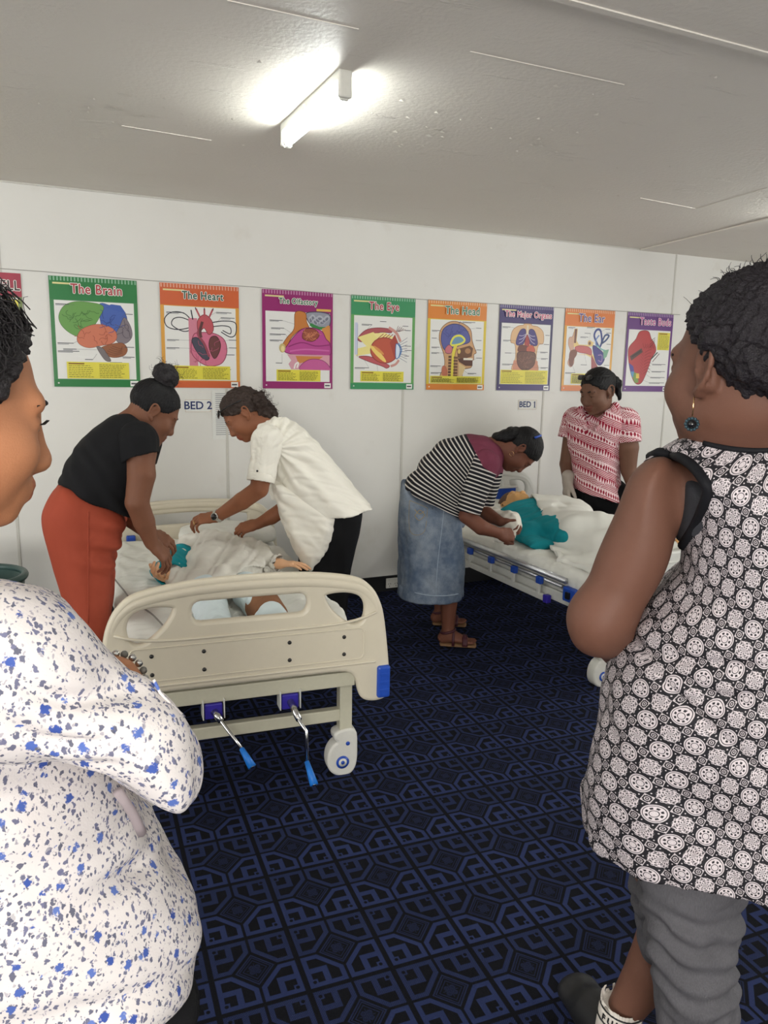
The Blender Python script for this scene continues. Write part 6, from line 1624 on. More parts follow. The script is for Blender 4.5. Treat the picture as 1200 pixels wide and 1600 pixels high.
# ------------------------------------------------------------------ woman in the red and white blouse behind the white bed
def person_r():
    f = Fig(935, 800, 4.06); o = f.o
    t = person('woman in red and white print blouse with a gloved hand, standing behind the white bed', f)
    hd = Head(f.p(934, 611, -0.12), f.d(-0.62, -0.34, -0.70), f.d(-0.22, 0.94, -0.24), 1.20)
    sh = f.p(898, 655, 0.02); el = f.p(886, 725, 0.00); wr = f.p(887, 752, -0.10)
    sh2 = f.p(976, 660, -0.04); el2 = f.p(982, 735, -0.06); wr2 = f.p(1004, 800, -0.10)
    P = hd.prims(1.22)
    P += [seg(hd.w(-0.02, 0, -0.05), f.p(938, 662, 0), 0.062, 0.070, 0.03)]
    P += [prism(f.q([(905, 655), (935, 640), (970, 655), (972, 700), (962, 740), (958, 765), (915, 765), (908, 750), (900, 700)]), f, 0, 0.12, 0.11, 0.03)]
    P += limb([sh, el, wr], [0.062, 0.050, 0.034], 0.02) + limb([sh2, f.p(980, 700, -0.06), el2, wr2], [0.072, 0.074, 0.050, 0.033], 0.02)
    P += hand(wr, f.d(-0.05, -0.95, -0.25), f.d(-0.85, 0.0, -0.5), -1, 1.05, (0.35, 0.4, 0.3), thumb=(0.55, 0.3))
    P += hand(wr2, f.d(-0.1, -0.95, -0.25), f.d(0.85, 0.1, -0.4), 1, 1.05, (0.35, 0.4, 0.3))
    for x, off in ((918, 0.02), (957, 0.0)):
        P += limb([f.p(x, 800, off), np.append(f.p(x, 800, off)[:2], 0.45), np.append(f.p(x, 800, off)[:2], 0.09)], [0.08, 0.06, 0.036], 0.03)
    solid('body', P, HB, M['skin_r'], t, o, tintf=skintint((0.95, 0.6, 0.62)))
    hd.eyes(t, o); hd.brows(t, o, M['hair'])
    TR = [ell(f.p(932, 775, 0.0), (0.145, 0.15, 0.12), np.stack([f.e1, f.e3, f.e2]), 0.05)]
    for x, off in ((918, 0.02), (957, 0.0)):
        a = np.append(f.p(x, 800, off)[:2], 0.0)
        shoe('shoe', a + f.e3 * 0.05, a - f.e3 * 0.14, 1, M['shoe'], t, o)
        top = f.p(x, 775, off)
        TR += [seg(top, np.append(top[:2], 0.45), 0.115, 0.09, 0.03), seg(np.append(top[:2], 0.45), np.append(top[:2], 0.06), 0.09, 0.075, 0.02)]
    solid('trousers', TR, 0.008, M['blackcloth'], t, o, cuts=[(V3(0, 0, 0.04), V3(0, 0, -1))], fold=(f.d(0.1, -1), 0.006, 0.09, 3))
    bl = f.q([(884, 650), (902, 638), (920, 633), (945, 630), (968, 634), (982, 648), (984, 675), (974, 705), (968, 740), (972, 775), (975, 810), (905, 810), (896, 760), (893, 720), (886, 690)])
    uvb = cyl_uv(f.p(940, 700), [0, 0, 1], -f.e3, 0.20)
    V, F, lab = None, None, None
    neck = f.p(926, 662, -0.15)
    solid('blouse', [prism(bl, f, 0, 0.185, 0.165, 0.03), Prim(seg(hd.w(0.02, 0, -0.06), f.p(918, 684, -0.21), 0.070, 0.020).f, f.p(890, 720, -0.3) - 0.15, f.p(960, 600, -0.1) + 0.15, 0.01, 's', 0)], 0.0055, M['bula'], t, o,
          cuts=[f.cut((900, 760), (965, 782), (930, 820)), ], uvf=uvb, fold=[(f.d(-0.25, -1), 0.007, 0.10, 51), (f.d(0.8, -0.5), 0.003, 0.06, 52)])
    for a, b, cc, r0 in ((sh, f.p(886, 700, 0.0), f.p(888, 685, 0.0), 0.082), (sh2, f.p(980, 705, -0.06), f.p(979, 692, -0.06), 0.100)):
        d = nz(b - a)
        solid('sleeve', [seg(a, b, r0, r0 * 0.95, 0.03)], 0.005, M['bula'], t, o, cuts=[(cc, nz(d))], pocket=(0.010, 0.03), uvf=cyl_uv(a, d, -f.e3, 0.08), fold=(d, 0.004, 0.06, 5))
    # open collar
    for a, b, c in ((f.p(908, 640, -0.08), f.p(914, 668, -0.17), 1), (f.p(962, 634, -0.08), f.p(932, 672, -0.19), 2)):
        solid('collar', [seg(a, b, 0.026, 0.016, 0.01)], 0.0045, M['bula'], t, o, uvf=cyl_uv(a, b - a, -f.e3, 0.03))
    solid('hair', hd.cap(0.005), 0.0042, M['hair'], t, o, cuts=hd.hair2(0.070, 0.062), fold=hd.sleek((-0.12, 0, 0.06)), rel=0)
    solid('ponytail', [seg(hd.w(-0.10, -0.0, 0.06), hd.w(-0.125, 0.02, 0.0), 0.030, 0.032, 0.02), seg(hd.w(-0.125, 0.02, 0.0), hd.w(-0.12, 0.03, -0.085), 0.032, 0.014, 0.02)], 0.005, M['hair'], t, o, fold=lambda V, N: V + N * (vnoise(V * 30, 6) * 0.003)[:, None])
    specs_on_head(hd, t, o, 0.104, 0.95, fx=0.074)
    # the thin glove
    G_ = hand(wr, f.d(-0.05, -0.95, -0.25), f.d(-0.85, 0.0, -0.5), -1, 1.05, (0.35, 0.4, 0.3), thumb=(0.55, 0.3)) + [seg(wr + V3(0, 0, 0.035), wr, 0.040, 0.034, 0.02)]
    gl = solid('glove', G_, 0.0042, M['glove'], t, o, inflate=0.0022); gl['label'] = 'thin pale glove on the hand'
    return t

# ------------------------------------------------------------------ large foreground woman seen from behind
def person_g():
    f = Fig(1100, 900, 0.92); o = f.o
    t = person('woman seen from behind in black and white medallion tunic and charcoal jeans, near the viewer', f)
    hd = Head(f.p(1156, 578, -0.06), f.d(-0.76, -0.05, 0.65), f.d(0.02, 1, 0.02), 1.10)
    sh = f.p(1045, 775, -0.05); el = f.p(935, 965, -0.08); wr = f.p(1010, 1040, 0.16)
    sh2 = f.p(1275, 770, 0.08); el2 = f.p(1330, 980, 0.16); wr2 = f.p(1120, 1010, 0.26)
    P = hd.prims(1.12)
    P += [seg(hd.w(-0.03, 0, -0.045), f.p(1178, 690, 0.0), 0.062, 0.075, 0.04), seg(f.p(1180, 720, 0.0), f.p(1070, 775, -0.02), 0.062, 0.050, 0.04), seg(f.p(1180, 720, 0.0), f.p(1260, 745, 0.05), 0.062, 0.055, 0.05)]
    P += [prism(f.q([(1065, 740), (1110, 700), (1180, 690), (1260, 710), (1300, 800), (1300, 1000), (1310, 1200), (1200, 1300), (1010, 1280), (980, 1150), (1010, 1000), (1070, 880)]), f, 0.02, 0.14, 0.13, 0.03)]
    arm = f.q([(1006, 722), (1030, 714), (1046, 722), (1055, 760), (1055, 830), (1041, 890), (1001, 960), (969, 1002), (948, 1018), (919, 1015), (901, 999), (898, 976), (907, 945), (932, 868), (962, 800), (984, 746)], -0.06)
    P += [prism(arm, f, -0.06, 0.060, 0.056, 0.03)]
    P += limb([el, f.p(975, 1005, 0.05), wr], [0.052, 0.048, 0.032], 0.03) + limb([sh2, el2, wr2], [0.065, 0.050, 0.032], 0.03)
    P += hand(wr, f.d(0.8, 0.1, 0.5), f.d(-0.3, 0.9, 0.4), 1, 1.0, (0.5, 0.5, 0.3)) + hand(wr2, f.d(-0.8, 0.1, 0.1), f.d(0.1, 0.8, 0.6), -1, 1.0, (0.5, 0.5, 0.3))
    # legs; the far calf is bare
    ankF = atz(966, 1594, 0.10); kneeF = f.p(1046, 1440, 0.22)
    P += limb([f.p(1040, 1280, 0.10), kneeF, kneeF * 0.55 + ankF * 0.45 + f.e1 * 0.012, ankF, ankF - V3(0, 0, 0.04)], [0.08, 0.056, 0.052, 0.034, 0.034], 0.03)
    anN = np.append(f.p(1100, 1500, 0.0)[:2], 0.09)
    P += limb([f.p(1120, 1280, 0.02), f.p(1095, 1500, 0.0), anN], [0.06, 0.045, 0.036], 0.03)
    toeF = ankF + f.d(-0.62, 0, 0.78) * 0.13
    P += [seg(ankF - V3(0, 0, 0.055), toeF - V3(0, 0, 0.07), (0.036, 0.03), (0.042, 0.022), 0.02, np.cross([0, 0, 1.0], nz(toeF - ankF)))]
    bod = solid('body', P, 0.0050, M['skin_g'], t, o, tintf=skintint((0.9, 0.6, 0.6)))
    hd.eyes(t, o); hd.brows(t, o, M['hair'])
    # tunic
    tp = f.q([(1006, 732), (1022, 709), (1056, 688), (1100, 667), (1150, 664), (1200, 672), (1262, 690), (1310, 730), (1340, 800), (1350, 1000), (1365, 1200), (1385, 1500), (1385, 1560), (925, 1560), (922, 1440), (918, 1300), (912, 1215), (914, 1185), (934, 1100), (955, 1020), (990, 962), (1040, 905), (1066, 870), (1060, 800)])
    uvf = cyl_uv(f.o + f.e1 * 0.11 + V3(0, 0, 1.0), [0, 0, 1], -f.e3, 0.21)
    hem = f.p(985, 1292, 0.0)[2]
    armc = f.q([(985, 726), (1030, 714), (1068, 728), (1097, 766), (1076, 820), (1050, 862), (1000, 884), (940, 880), (970, 760)], -0.16)
    hole = prism(armc, f, -0.16, 0.14, 0.02, 0.012, 's')
    hole.lo = hole.lo - 0.02; hole.hi = hole.hi + 0.02
    neckc = Prim(ell(f.p(1194, 627, 0.03), (0.094, 0.100, 0.070), None).f, f.p(1194, 627, 0.03) - 0.12, f.p(1194, 627, 0.03) + 0.12, 0.008, 's', 0)
    def tf(V, N):
        z = V[:, 2]; m = np.clip((1.05 - z) / 0.35, 0.12, 1)
        V = folds(V, N, f.d(0.10, -1), 0.013, 0.15, 61, m)
        V = folds(V, N, f.d(0.75, -0.6), 0.0045, 0.09, 63)
        w = f.p(1100, 985)[2]
        for dz, amp, sl in ((0.0, 0.010, 0.10), (-0.035, 0.007, -0.25), (-0.075, 0.008, -0.75), (-0.06, 0.006, 0.3)):
            q = z - w - dz - sl * ((V - o) @ f.e1 - 0.0)
            V = V - N * (amp * np.exp(-(q / 0.009) ** 2) * np.clip(1.2 - np.abs((V - o) @ f.e1 - 0.02) * 5, 0, 1))[:, None]
        return V
    tun = solid('tunic', [prism(tp, f, 0.02, 0.20, 0.165, 0.03), seg(f.p(1232, 716, 0.03), f.p(1270, 742, 0.06), 0.066, 0.074, 0.05), hole, neckc], 0.0050, M['medallion'], t, o, cuts=[(f.p(985, 1284, 0.0), V3(0, 0, -1) + 0.07 * f.e1)], pocket=(0.008, 0.06), uvf=uvf, fold=tf, rel=2)
    # charcoal camisole seen through the armhole
    cam_ = f.q([(1060, 740), (1084, 728), (1200, 724), (1260, 770), (1270, 850), (1150, 852), (1085, 848), (1056, 838), (1054, 800)])
    solid('camisole', [prism(cam_, f, 0.02, 0.178, 0.155, 0.03)], 0.006, M['camisole'], t, o)
    # piping round the armhole and the neck
    pts = [(1046, 709), (1066, 716), (1084, 730), (1098, 748), (1106, 766), (1099, 792), (1086, 822), (1070, 848), (1056, 866)]
    L_ = onto(tun, [tuple(p) for p in catmull(pts, 5, False)] , 0.0, o)
    ok = [L_[0]]
    for p in L_[1:]:
        if np.linalg.norm(p - ok[-1]) < 0.05: ok.append(p)
    tube('armhole_piping', [tuple(p - o) for p in [f.p(1016, 714, 0.01), f.p(1030, 707, -0.02)] + ok], 0.0085, M['piping'], t, 10)
    c0 = f.p(1194, 634, 0.03); mt = tun.data; ov = Vector(o)
    bv = BVHTree.FromPolygons([v.co + ov for v in mt.vertices], [tuple(p.vertices) for p in mt.polygons])
    mb = bod.data; bvb = BVHTree.FromPolygons([v.co + ov for v in mb.vertices], [tuple(p.vertices) for p in mb.polygons])
    rim = []
    for x in range(1100, 1300, 7):
        for y in range(640, 790, 2):
            r = Vector(ray(x, y)).normalized(); h = bv.ray_cast(Vector(CAM), r)
            hb = bvb.ray_cast(Vector(CAM), r)
            if h[0] is not None and (hb[0] is None or h[3] < hb[3]): rim.append(np.array(h[0]) - np.array(r) * 0.001); break
    rim = np.array(rim)
    for _ in range(4): rim[1:-1] = (rim[:-2] + rim[1:-1] * 2 + rim[2:]) / 4
    tube('neck_piping', [tuple(p - o) for p in rim], 0.0052, M['piping'], t, 8)
    # jeans
    near = f.q([(1000, 1250), (1170, 1250), (1160, 1420), (1153, 1480), (1154, 1560), (1152, 1640), (1148, 1800), (1042, 1800), (1038, 1640), (1030, 1580), (1022, 1520), (1010, 1440)])
    kz = f.p(1090, 1530)[2]
    def jf(V, N):
        z = V[:, 2]; m = np.clip((z - kz) / 0.05 + 0.5, 0.05, 1) * np.clip((kz + 0.22 - z) / 0.05, 0.1, 1)
        x = (V - o) @ f.e1
        w = np.sin((z + 0.25 * (x - 0.0) ** 2 * 8 + 0.012 * np.sin(x * 40)) / 0.0075)
        V = V + N * (0.0045 * w * m)[:, None]
        return folds(V, N, f.d(1, 0.25), 0.006, 0.05, 71)
    solid('jeans_leg', [prism(near, f, -0.02, 0.085, 0.082, 0.02)], 0.005, M['jeans'], t, o, fold=jf, cuts=[(V3(0, 0, 0.16), V3(0, 0, -1))])
    far = f.q([(972, 1250), (1090, 1250), (1095, 1400), (1080, 1510), (1050, 1510), (1004, 1482), (994, 1440), (986, 1380)], 0.16)
    solid('jeans_leg', [prism(far, f, 0.16, 0.08, 0.076, 0.02)], 0.006, M['jeans'], t, o, fold=jf, cuts=[f.cut((985, 1470), (1050, 1508), (1000, 1560), 0.16)])
    # sock with a striped, lettered cuff, and shoe
    ax = nz(V3(0, 0, 1) + 0.12 * f.e1)
    solid('sock', [seg(ankF + ax * 0.050, ankF - ax * 0.06, 0.048, 0.043, 0.02), seg(ankF - V3(0, 0, 0.055), toeF - V3(0, 0, 0.075), (0.038, 0.034), (0.038, 0.022), 0.02, np.cross([0, 0, 1.0], nz(toeF - ankF)))], 0.004, M['white_sock'], t, o, cuts=[(ankF + ax * 0.055, ax)], pocket=(0.003, 0.02))
    for dz, r in ((0.042, 0.0018), (0.012, 0.0018)):
        ring_band('sock_stripe', ankF + ax * dz, ax, 0.0480, r, M['black_plastic'], t, o, seg_=6)
    for k, ch in enumerate('FUN'):
        a = -0.5 + k * 0.42
        me = text_mesh(ch, 0.020, 0.0006, 0.0004)
        dirn = nz(-f.e3 * math.cos(a) + f.e1 * math.sin(a) - f.e1 * 0.3); rt_ = nz(np.cross(ax, dirn))
        Mx = Matrix(((rt_[0], ax[0], dirn[0], 0), (rt_[1], ax[1], dirn[1], 0), (rt_[2], ax[2], dirn[2], 0), (0, 0, 0, 1)))
        me.transform(Mx); me.transform(Matrix.Translation(tuple(ankF + ax * 0.027 + dirn * 0.0482 - o)))
        link('sock_letter', me, M['black_plastic'], t)
    a = ankF * [1, 1, 0]; fd = f.d(-0.62, 0, 0.78)
    solid('shoe', [seg(a - fd * 0.05 + V3(0, 0, 0.035), a + fd * 0.17 + V3(0, 0, 0.028), (0.047, 0.042), (0.052, 0.036), 0.02, np.cross([0, 0, 1.0], fd)), seg(a - fd * 0.02 + V3(0, 0, 0.055), a + fd * 0.09 + V3(0, 0, 0.045), 0.046, 0.044, 0.03)], 0.005, M['shoe'], t, o, cuts=[(V3(0, 0, 0.002), V3(0, 0, -1))])
    a = anN * [1, 1, 0]; shoe('shoe', a - fd * 0.06, a + fd * 0.17, 1, M['shoe'], t, o, 0.05)
    # hair: crimped cap with a twisted roll low at the back
    cap = [hd.e(-0.014, 0, 0.036, (0.105, 0.0815, 0.096), 0.02), hd.e(-0.045, 0, 0.040, (0.090, 0.083, 0.098), 0.02)]
    roll = [hd.sg((0.010, 0.078, 0.058), (-0.030, 0.080, 0.034), 0.010, 0.017, 0.010), hd.sg((-0.030, 0.080, 0.034), (-0.078, 0.068, 0.000), 0.018, 0.021, 0.010), hd.sg((-0.078, 0.068, 0.0), (-0.112, 0.025, -0.030), 0.021, 0.022, 0.010), hd.sg((-0.112, 0.025, -0.030), (-0.116, -0.03, -0.038), 0.022, 0.018, 0.01)]
    def hf(V, N):
        q = V @ np.stack([hd.f, hd.l, hd.u]).T
        return V + N * (vnoise(V * 60, 7) * 0.0022 + vnoise(V * 120, 8) * 0.0018 + 0.0016 * np.sin((q[:, 0] + q[:, 2] * 0.5) * 420 + vnoise(V * 30, 3) * 2))[:, None]
    solid('hair', cap, 0.0042, M['plumhair'], t, o, cuts=[(hd.w(0.062, 0, 0.050), nz(hd.f * 0.86 - hd.u * 0.50), 0.003), (hd.w(0.0, 0, 0.018), nz(hd.f * 0.74 - hd.u * 0.67), 0.003)], fold=hf, rel=1)
    solid('hair_roll', roll, 0.0042, M['plumhair'], t, o, fold=lambda V, N: V + N * (vnoise(V * 50, 17) * 0.006 + vnoise(V * 110, 8) * 0.0025)[:, None])
    strands(t, o, hd.w(-0.03, 0, 0.045), 0.105 * 1.05, 420, 9, M['plumhair'], 0.0006, 0.010, (0.98, 0.85, 0.98), sel=lambda v: v.z > 0.25, length=0.030, turns=0.5)
    # earring
    e0 = hd.w(0.002, 0.082, -0.040)
    r = thing_part('earring', t)
    tube('ear_hook', [tuple(p - o) for p in (e0, e0 - f.e3 * 0.004 - V3(0, 0, 0.012), e0 - V3(0, 0, 0.030))], 0.0012, M['gold'], r, 6)
    c = e0 - V3(0, 0, 0.040) - f.e3 * 0.004
    bm = bmesh.new(); ball(bm, tuple(c - o), 0.0062); obj('bead', bm, M['black_gloss'], r, True)
    for k in range(12):
        a = k * PI / 6; bm = bmesh.new(); ball(bm, tuple(c + (f.e1 * math.cos(a) + f.e2 * math.sin(a)) * 0.0086 - o), 0.0027, seg=8); obj('petal_bead', bm, M['teal_bead'], r, True)
    return t
M['white_sock'] = cloth('white_sock', srgb(214, 206, 196), 0.9, 500, 0.4, 0.03)
M['teal_bead'] = plain('dark_teal_bead', srgb(38, 58, 66), 0.3)

# ------------------------------------------------------------------ foreground woman at the left edge
def person_l():
    f = Fig(80, 900, 0.86); o = f.o
    t = person('woman in white blouse with small blue flowers, arms crossed, at the left edge', f)
    hd = Head(f.p(-98, 640, 0.05), f.d(0.92, -0.22, 0.30), f.d(0.24, 0.97, 0.06), 1.03)
    P = hd.prims(1.08)
    P += [seg(hd.w(-0.03, 0, -0.055), f.p(-160, 925, 0.03), 0.056, 0.066, 0.04)]
    P += [prism(f.q([(-200, 980), (-110, 970), (-20, 985), (80, 1050), (160, 1150), (190, 1300), (200, 1450), (180, 1650), (-160, 1650), (-200, 1300)]), f, 0.04, 0.12, 0.11, 0.03)]
    sh = f.p(0, 1000, -0.10); el = f.p(222, 1150, -0.125)
    P += limb([sh, el, f.p(50, 1090, -0.06)], [0.044, 0.030, 0.026], 0.02)
    sh2 = f.p(0, 1000, 0.20); el2 = f.p(70, 1190, 0.22); wr2 = f.p(182, 1062, 0.02)
    P += limb([sh2, el2, wr2], [0.050, 0.040, 0.026], 0.02)
    P += hand(wr2, f.d(0.72, -0.66, -0.1), f.d(0.6, 0.75, 0.2), 1, 0.90, (0.45, 0.6, 0.4), thumb=(0.3, 0.3))
    P += hand(f.p(50, 1090, -0.06), f.d(-0.9, 0.1, 0.3), f.d(-0.1, 0.4, 0.9), 1, 0.98, (0.5, 0.5, 0.3))
    for off, x in ((-0.03, 60), (0.14, 60)):
        P += limb([f.p(x, 1600, off), np.append(f.p(x, 1600, off)[:2], 0.4), np.append(f.p(x, 1600, off)[:2], 0.09)], [0.08, 0.05, 0.036], 0.03)
    solid('body', P, 0.0045, M['skin_l'], t, o, tintf=skintint((0.86, 0.62, 0.60)))
    hd.eyes(t, o); hd.brows(t, o, M['hair'], 0.0014, 0.66)
    for q in (-1,):
        bm = bmesh.new()
        for k in range(12):
            y = q * (0.020 + 0.020 * k / 11); p0 = hd.w(0.0885 - 0.004 * (k / 11) ** 2, y, 0.004); d = hd.f * 0.010 + hd.u * 0.003
            tube_bm(bm, [tuple(p0 - o), tuple(p0 + d * 0.6 - o), tuple(p0 + d + hd.u * 0.004 - o)], [0.0006, 0.0005, 0.0002], 4)
        obj('eyelashes', bm, M['hair'], t, True)['kind'] = 'stuff'
    # blouse: body, raised sleeve, far sleeve
    bd = f.q([(-200, 1010), (-100, 965), (-20, 945), (60, 955), (120, 995), (160, 1080), (195, 1180), (225, 1262), (262, 1330), (300, 1400), (314, 1462), (303, 1520), (265, 1562), (250, 1600), (240, 1700), (-200, 1720), (-240, 1300)])
    def bf(V, N):
        V = folds(V, N, f.d(1, -0.12), 0.007, 0.10, 81)
        return folds(V, N, f.d(0.7, -0.7), 0.003, 0.05, 82)
    hem = f.cut((318, 1515), (240, 1610), (330, 1640))
    solid('blouse', [prism(bd, f, 0.05, 0.185, 0.150, 0.03)], 0.0048, M['floral'], t, o, cuts=[hem], fold=bf, rel=2)
    sl = f.q([(-60, 925), (0, 912), (40, 918), (86, 938), (130, 972), (172, 1022), (205, 1046), (236, 1058), (252, 1078), (268, 1092), (290, 1122), (306, 1160), (312, 1196), (306, 1226), (288, 1250), (262, 1259), (230, 1250), (200, 1230), (150, 1198), (90, 1184), (0, 1178), (-70, 1180), (-110, 1050)], -0.13)
    def sf(V, N):
        c = f.p(275, 1190, -0.13); d = V - c
        V = folds(V, N, f.d(1, -0.42), 0.0065, 0.085, 91)
        for a, b, amp in (((0, 985), (230, 1090), 0.011), ((0, 1060), (215, 1140), 0.008), ((30, 1120), (190, 1170), 0.006)):
            A = f.p(*a, -0.13); B = f.p(*b, -0.13); u = nz(B - A); n = nz(np.cross(u, f.e3)); s = (V - A) @ u / np.linalg.norm(B - A); q = (V - A) @ n + 0.012 * np.sin(s * 5)
            V = V - N * (amp * np.exp(-(q / 0.008) ** 2) * np.clip(1.15 - np.abs(s - 0.5) * 2, 0, 1))[:, None]
        return V
    solid('sleeve', [prism(sl, f, -0.130, 0.075, 0.070, 0.02)], 0.0045, M['floral'], t, o, fold=sf)
    tube('sleeve_seam', [tuple(f.p(x, y, -0.195 + 0.02 * ((x - 180) / 60) ** 2) - o) for x, y in ((183, 1236), (196, 1254), (208, 1272), (216, 1290), (222, 1302))], 0.0045, M['seam_grey'], t, 8)
    tube('cuff_seam', [tuple(f.p(x, y, -0.150) - o) for x, y in ((240, 1062), (250, 1082), (266, 1100), (288, 1120))], 0.0016, M['floral'], t, 6)
    d = nz(wr2 - el2)
    solid('sleeve', [seg(sh2, el2, 0.058, 0.052, 0.03), seg(el2, wr2, 0.052, 0.036, 0.03)], 0.006, M['floral'], t, o, cuts=[(wr2 - d * 0.05, d)], pocket=(0.006, 0.03), fold=(d, 0.004, 0.06, 6))
    # bead bracelet
    r = thing_part('bracelet', t)
    u = nz(np.cross(d, [0, 0, 1.0])); v = np.cross(d, u); cb = f.p(188, 1058, 0.01)
    for k in range(18):
        a = k * 2 * PI / 18; bm = bmesh.new(); ball(bm, tuple(cb + (u * math.cos(a) + v * math.sin(a)) * 0.0285 - o), 0.0046, seg=10); obj('bead', bm, M['steel'] if k % 3 else M['grey_bead'], r, True)
    # trousers and shoes
    for off, x in ((-0.03, 60), (0.14, 60)):
        top = f.p(120, 1560, off); b = np.append(f.p(x, 1600, off)[:2], 0.0)
        pl = f.q([(-120, 1500), (270, 1500), (297, 1545), (290, 1620), (270, 1760), (230, 2000), (-60, 2000), (-120, 1700)])
        solid('trouser_leg', [prism(pl, f, off, 0.095, 0.09, 0.02), seg(b + V3(0, 0, 0.5), b + V3(0, 0, 0.05), 0.10, 0.07, 0.05)], 0.008, M['blackcloth'], t, o, cuts=[(V3(0, 0, 0.03), V3(0, 0, -1)), (f.p(0, 1500), V3(0, 0, 1))])
        shoe('shoe', b - f.e1 * 0.06, b + f.e1 * 0.16, 1, M['shoe'], t, o)
    # curls
    cc = hd.w(-0.020, 0, 0.040)
    cap = hd.cap(0.010) + [hd.e(-0.045, 0, 0.03, (0.095, 0.088, 0.096), 0.02), hd.sg((0.035, -0.076, 0.03), (0.022, -0.080, -0.012), 0.016, 0.010, 0.01)]
    cutl = hd.hairline(0.070, -0.075)
    solid('hair', cap, 0.0045, M['curl'], t, o, cuts=[(hd.w(0.052, 0, 0.062), nz(hd.f * 0.86 - hd.u * 0.50)), (hd.w(0.040, 0, -0.020), nz(hd.f * 0.50 - hd.u * 0.85))], fold=lambda V, N: V + N * (vnoise(V * 36, 2) * 0.006 + vnoise(V * 85, 3) * 0.003)[:, None])
    sel = lambda v: (np.array(v) @ hd.f) < 0.60 * (np.array(v) @ hd.u) + 0.36 and (np.array(v) @ hd.u) > -0.25
    strands(t, o, hd.w(-0.02, 0, 0.038), 0.106, 1500, 12, M['curl'], 0.0014, 0.040, (1, 1, 1), sel=sel, name='curls', length=0.022, turns=1.9, npt=15)
    strands(t, o, hd.w(-0.02, 0, 0.040), 0.104, 50, 14, M['curl'], 0.0006, 0.05, (1, 1, 1), sel=sel, name='stray_curls', length=0.05, turns=1.1, npt=14)
    return t
M['seam_grey'] = plain('grey_seam', srgb(140, 128, 130), 0.8)
M['grey_bead'] = plain('grey_bead', srgb(96, 94, 88), 0.4)

person_k(); person_w(); person_s(); person_r(); person_g(); person_l()

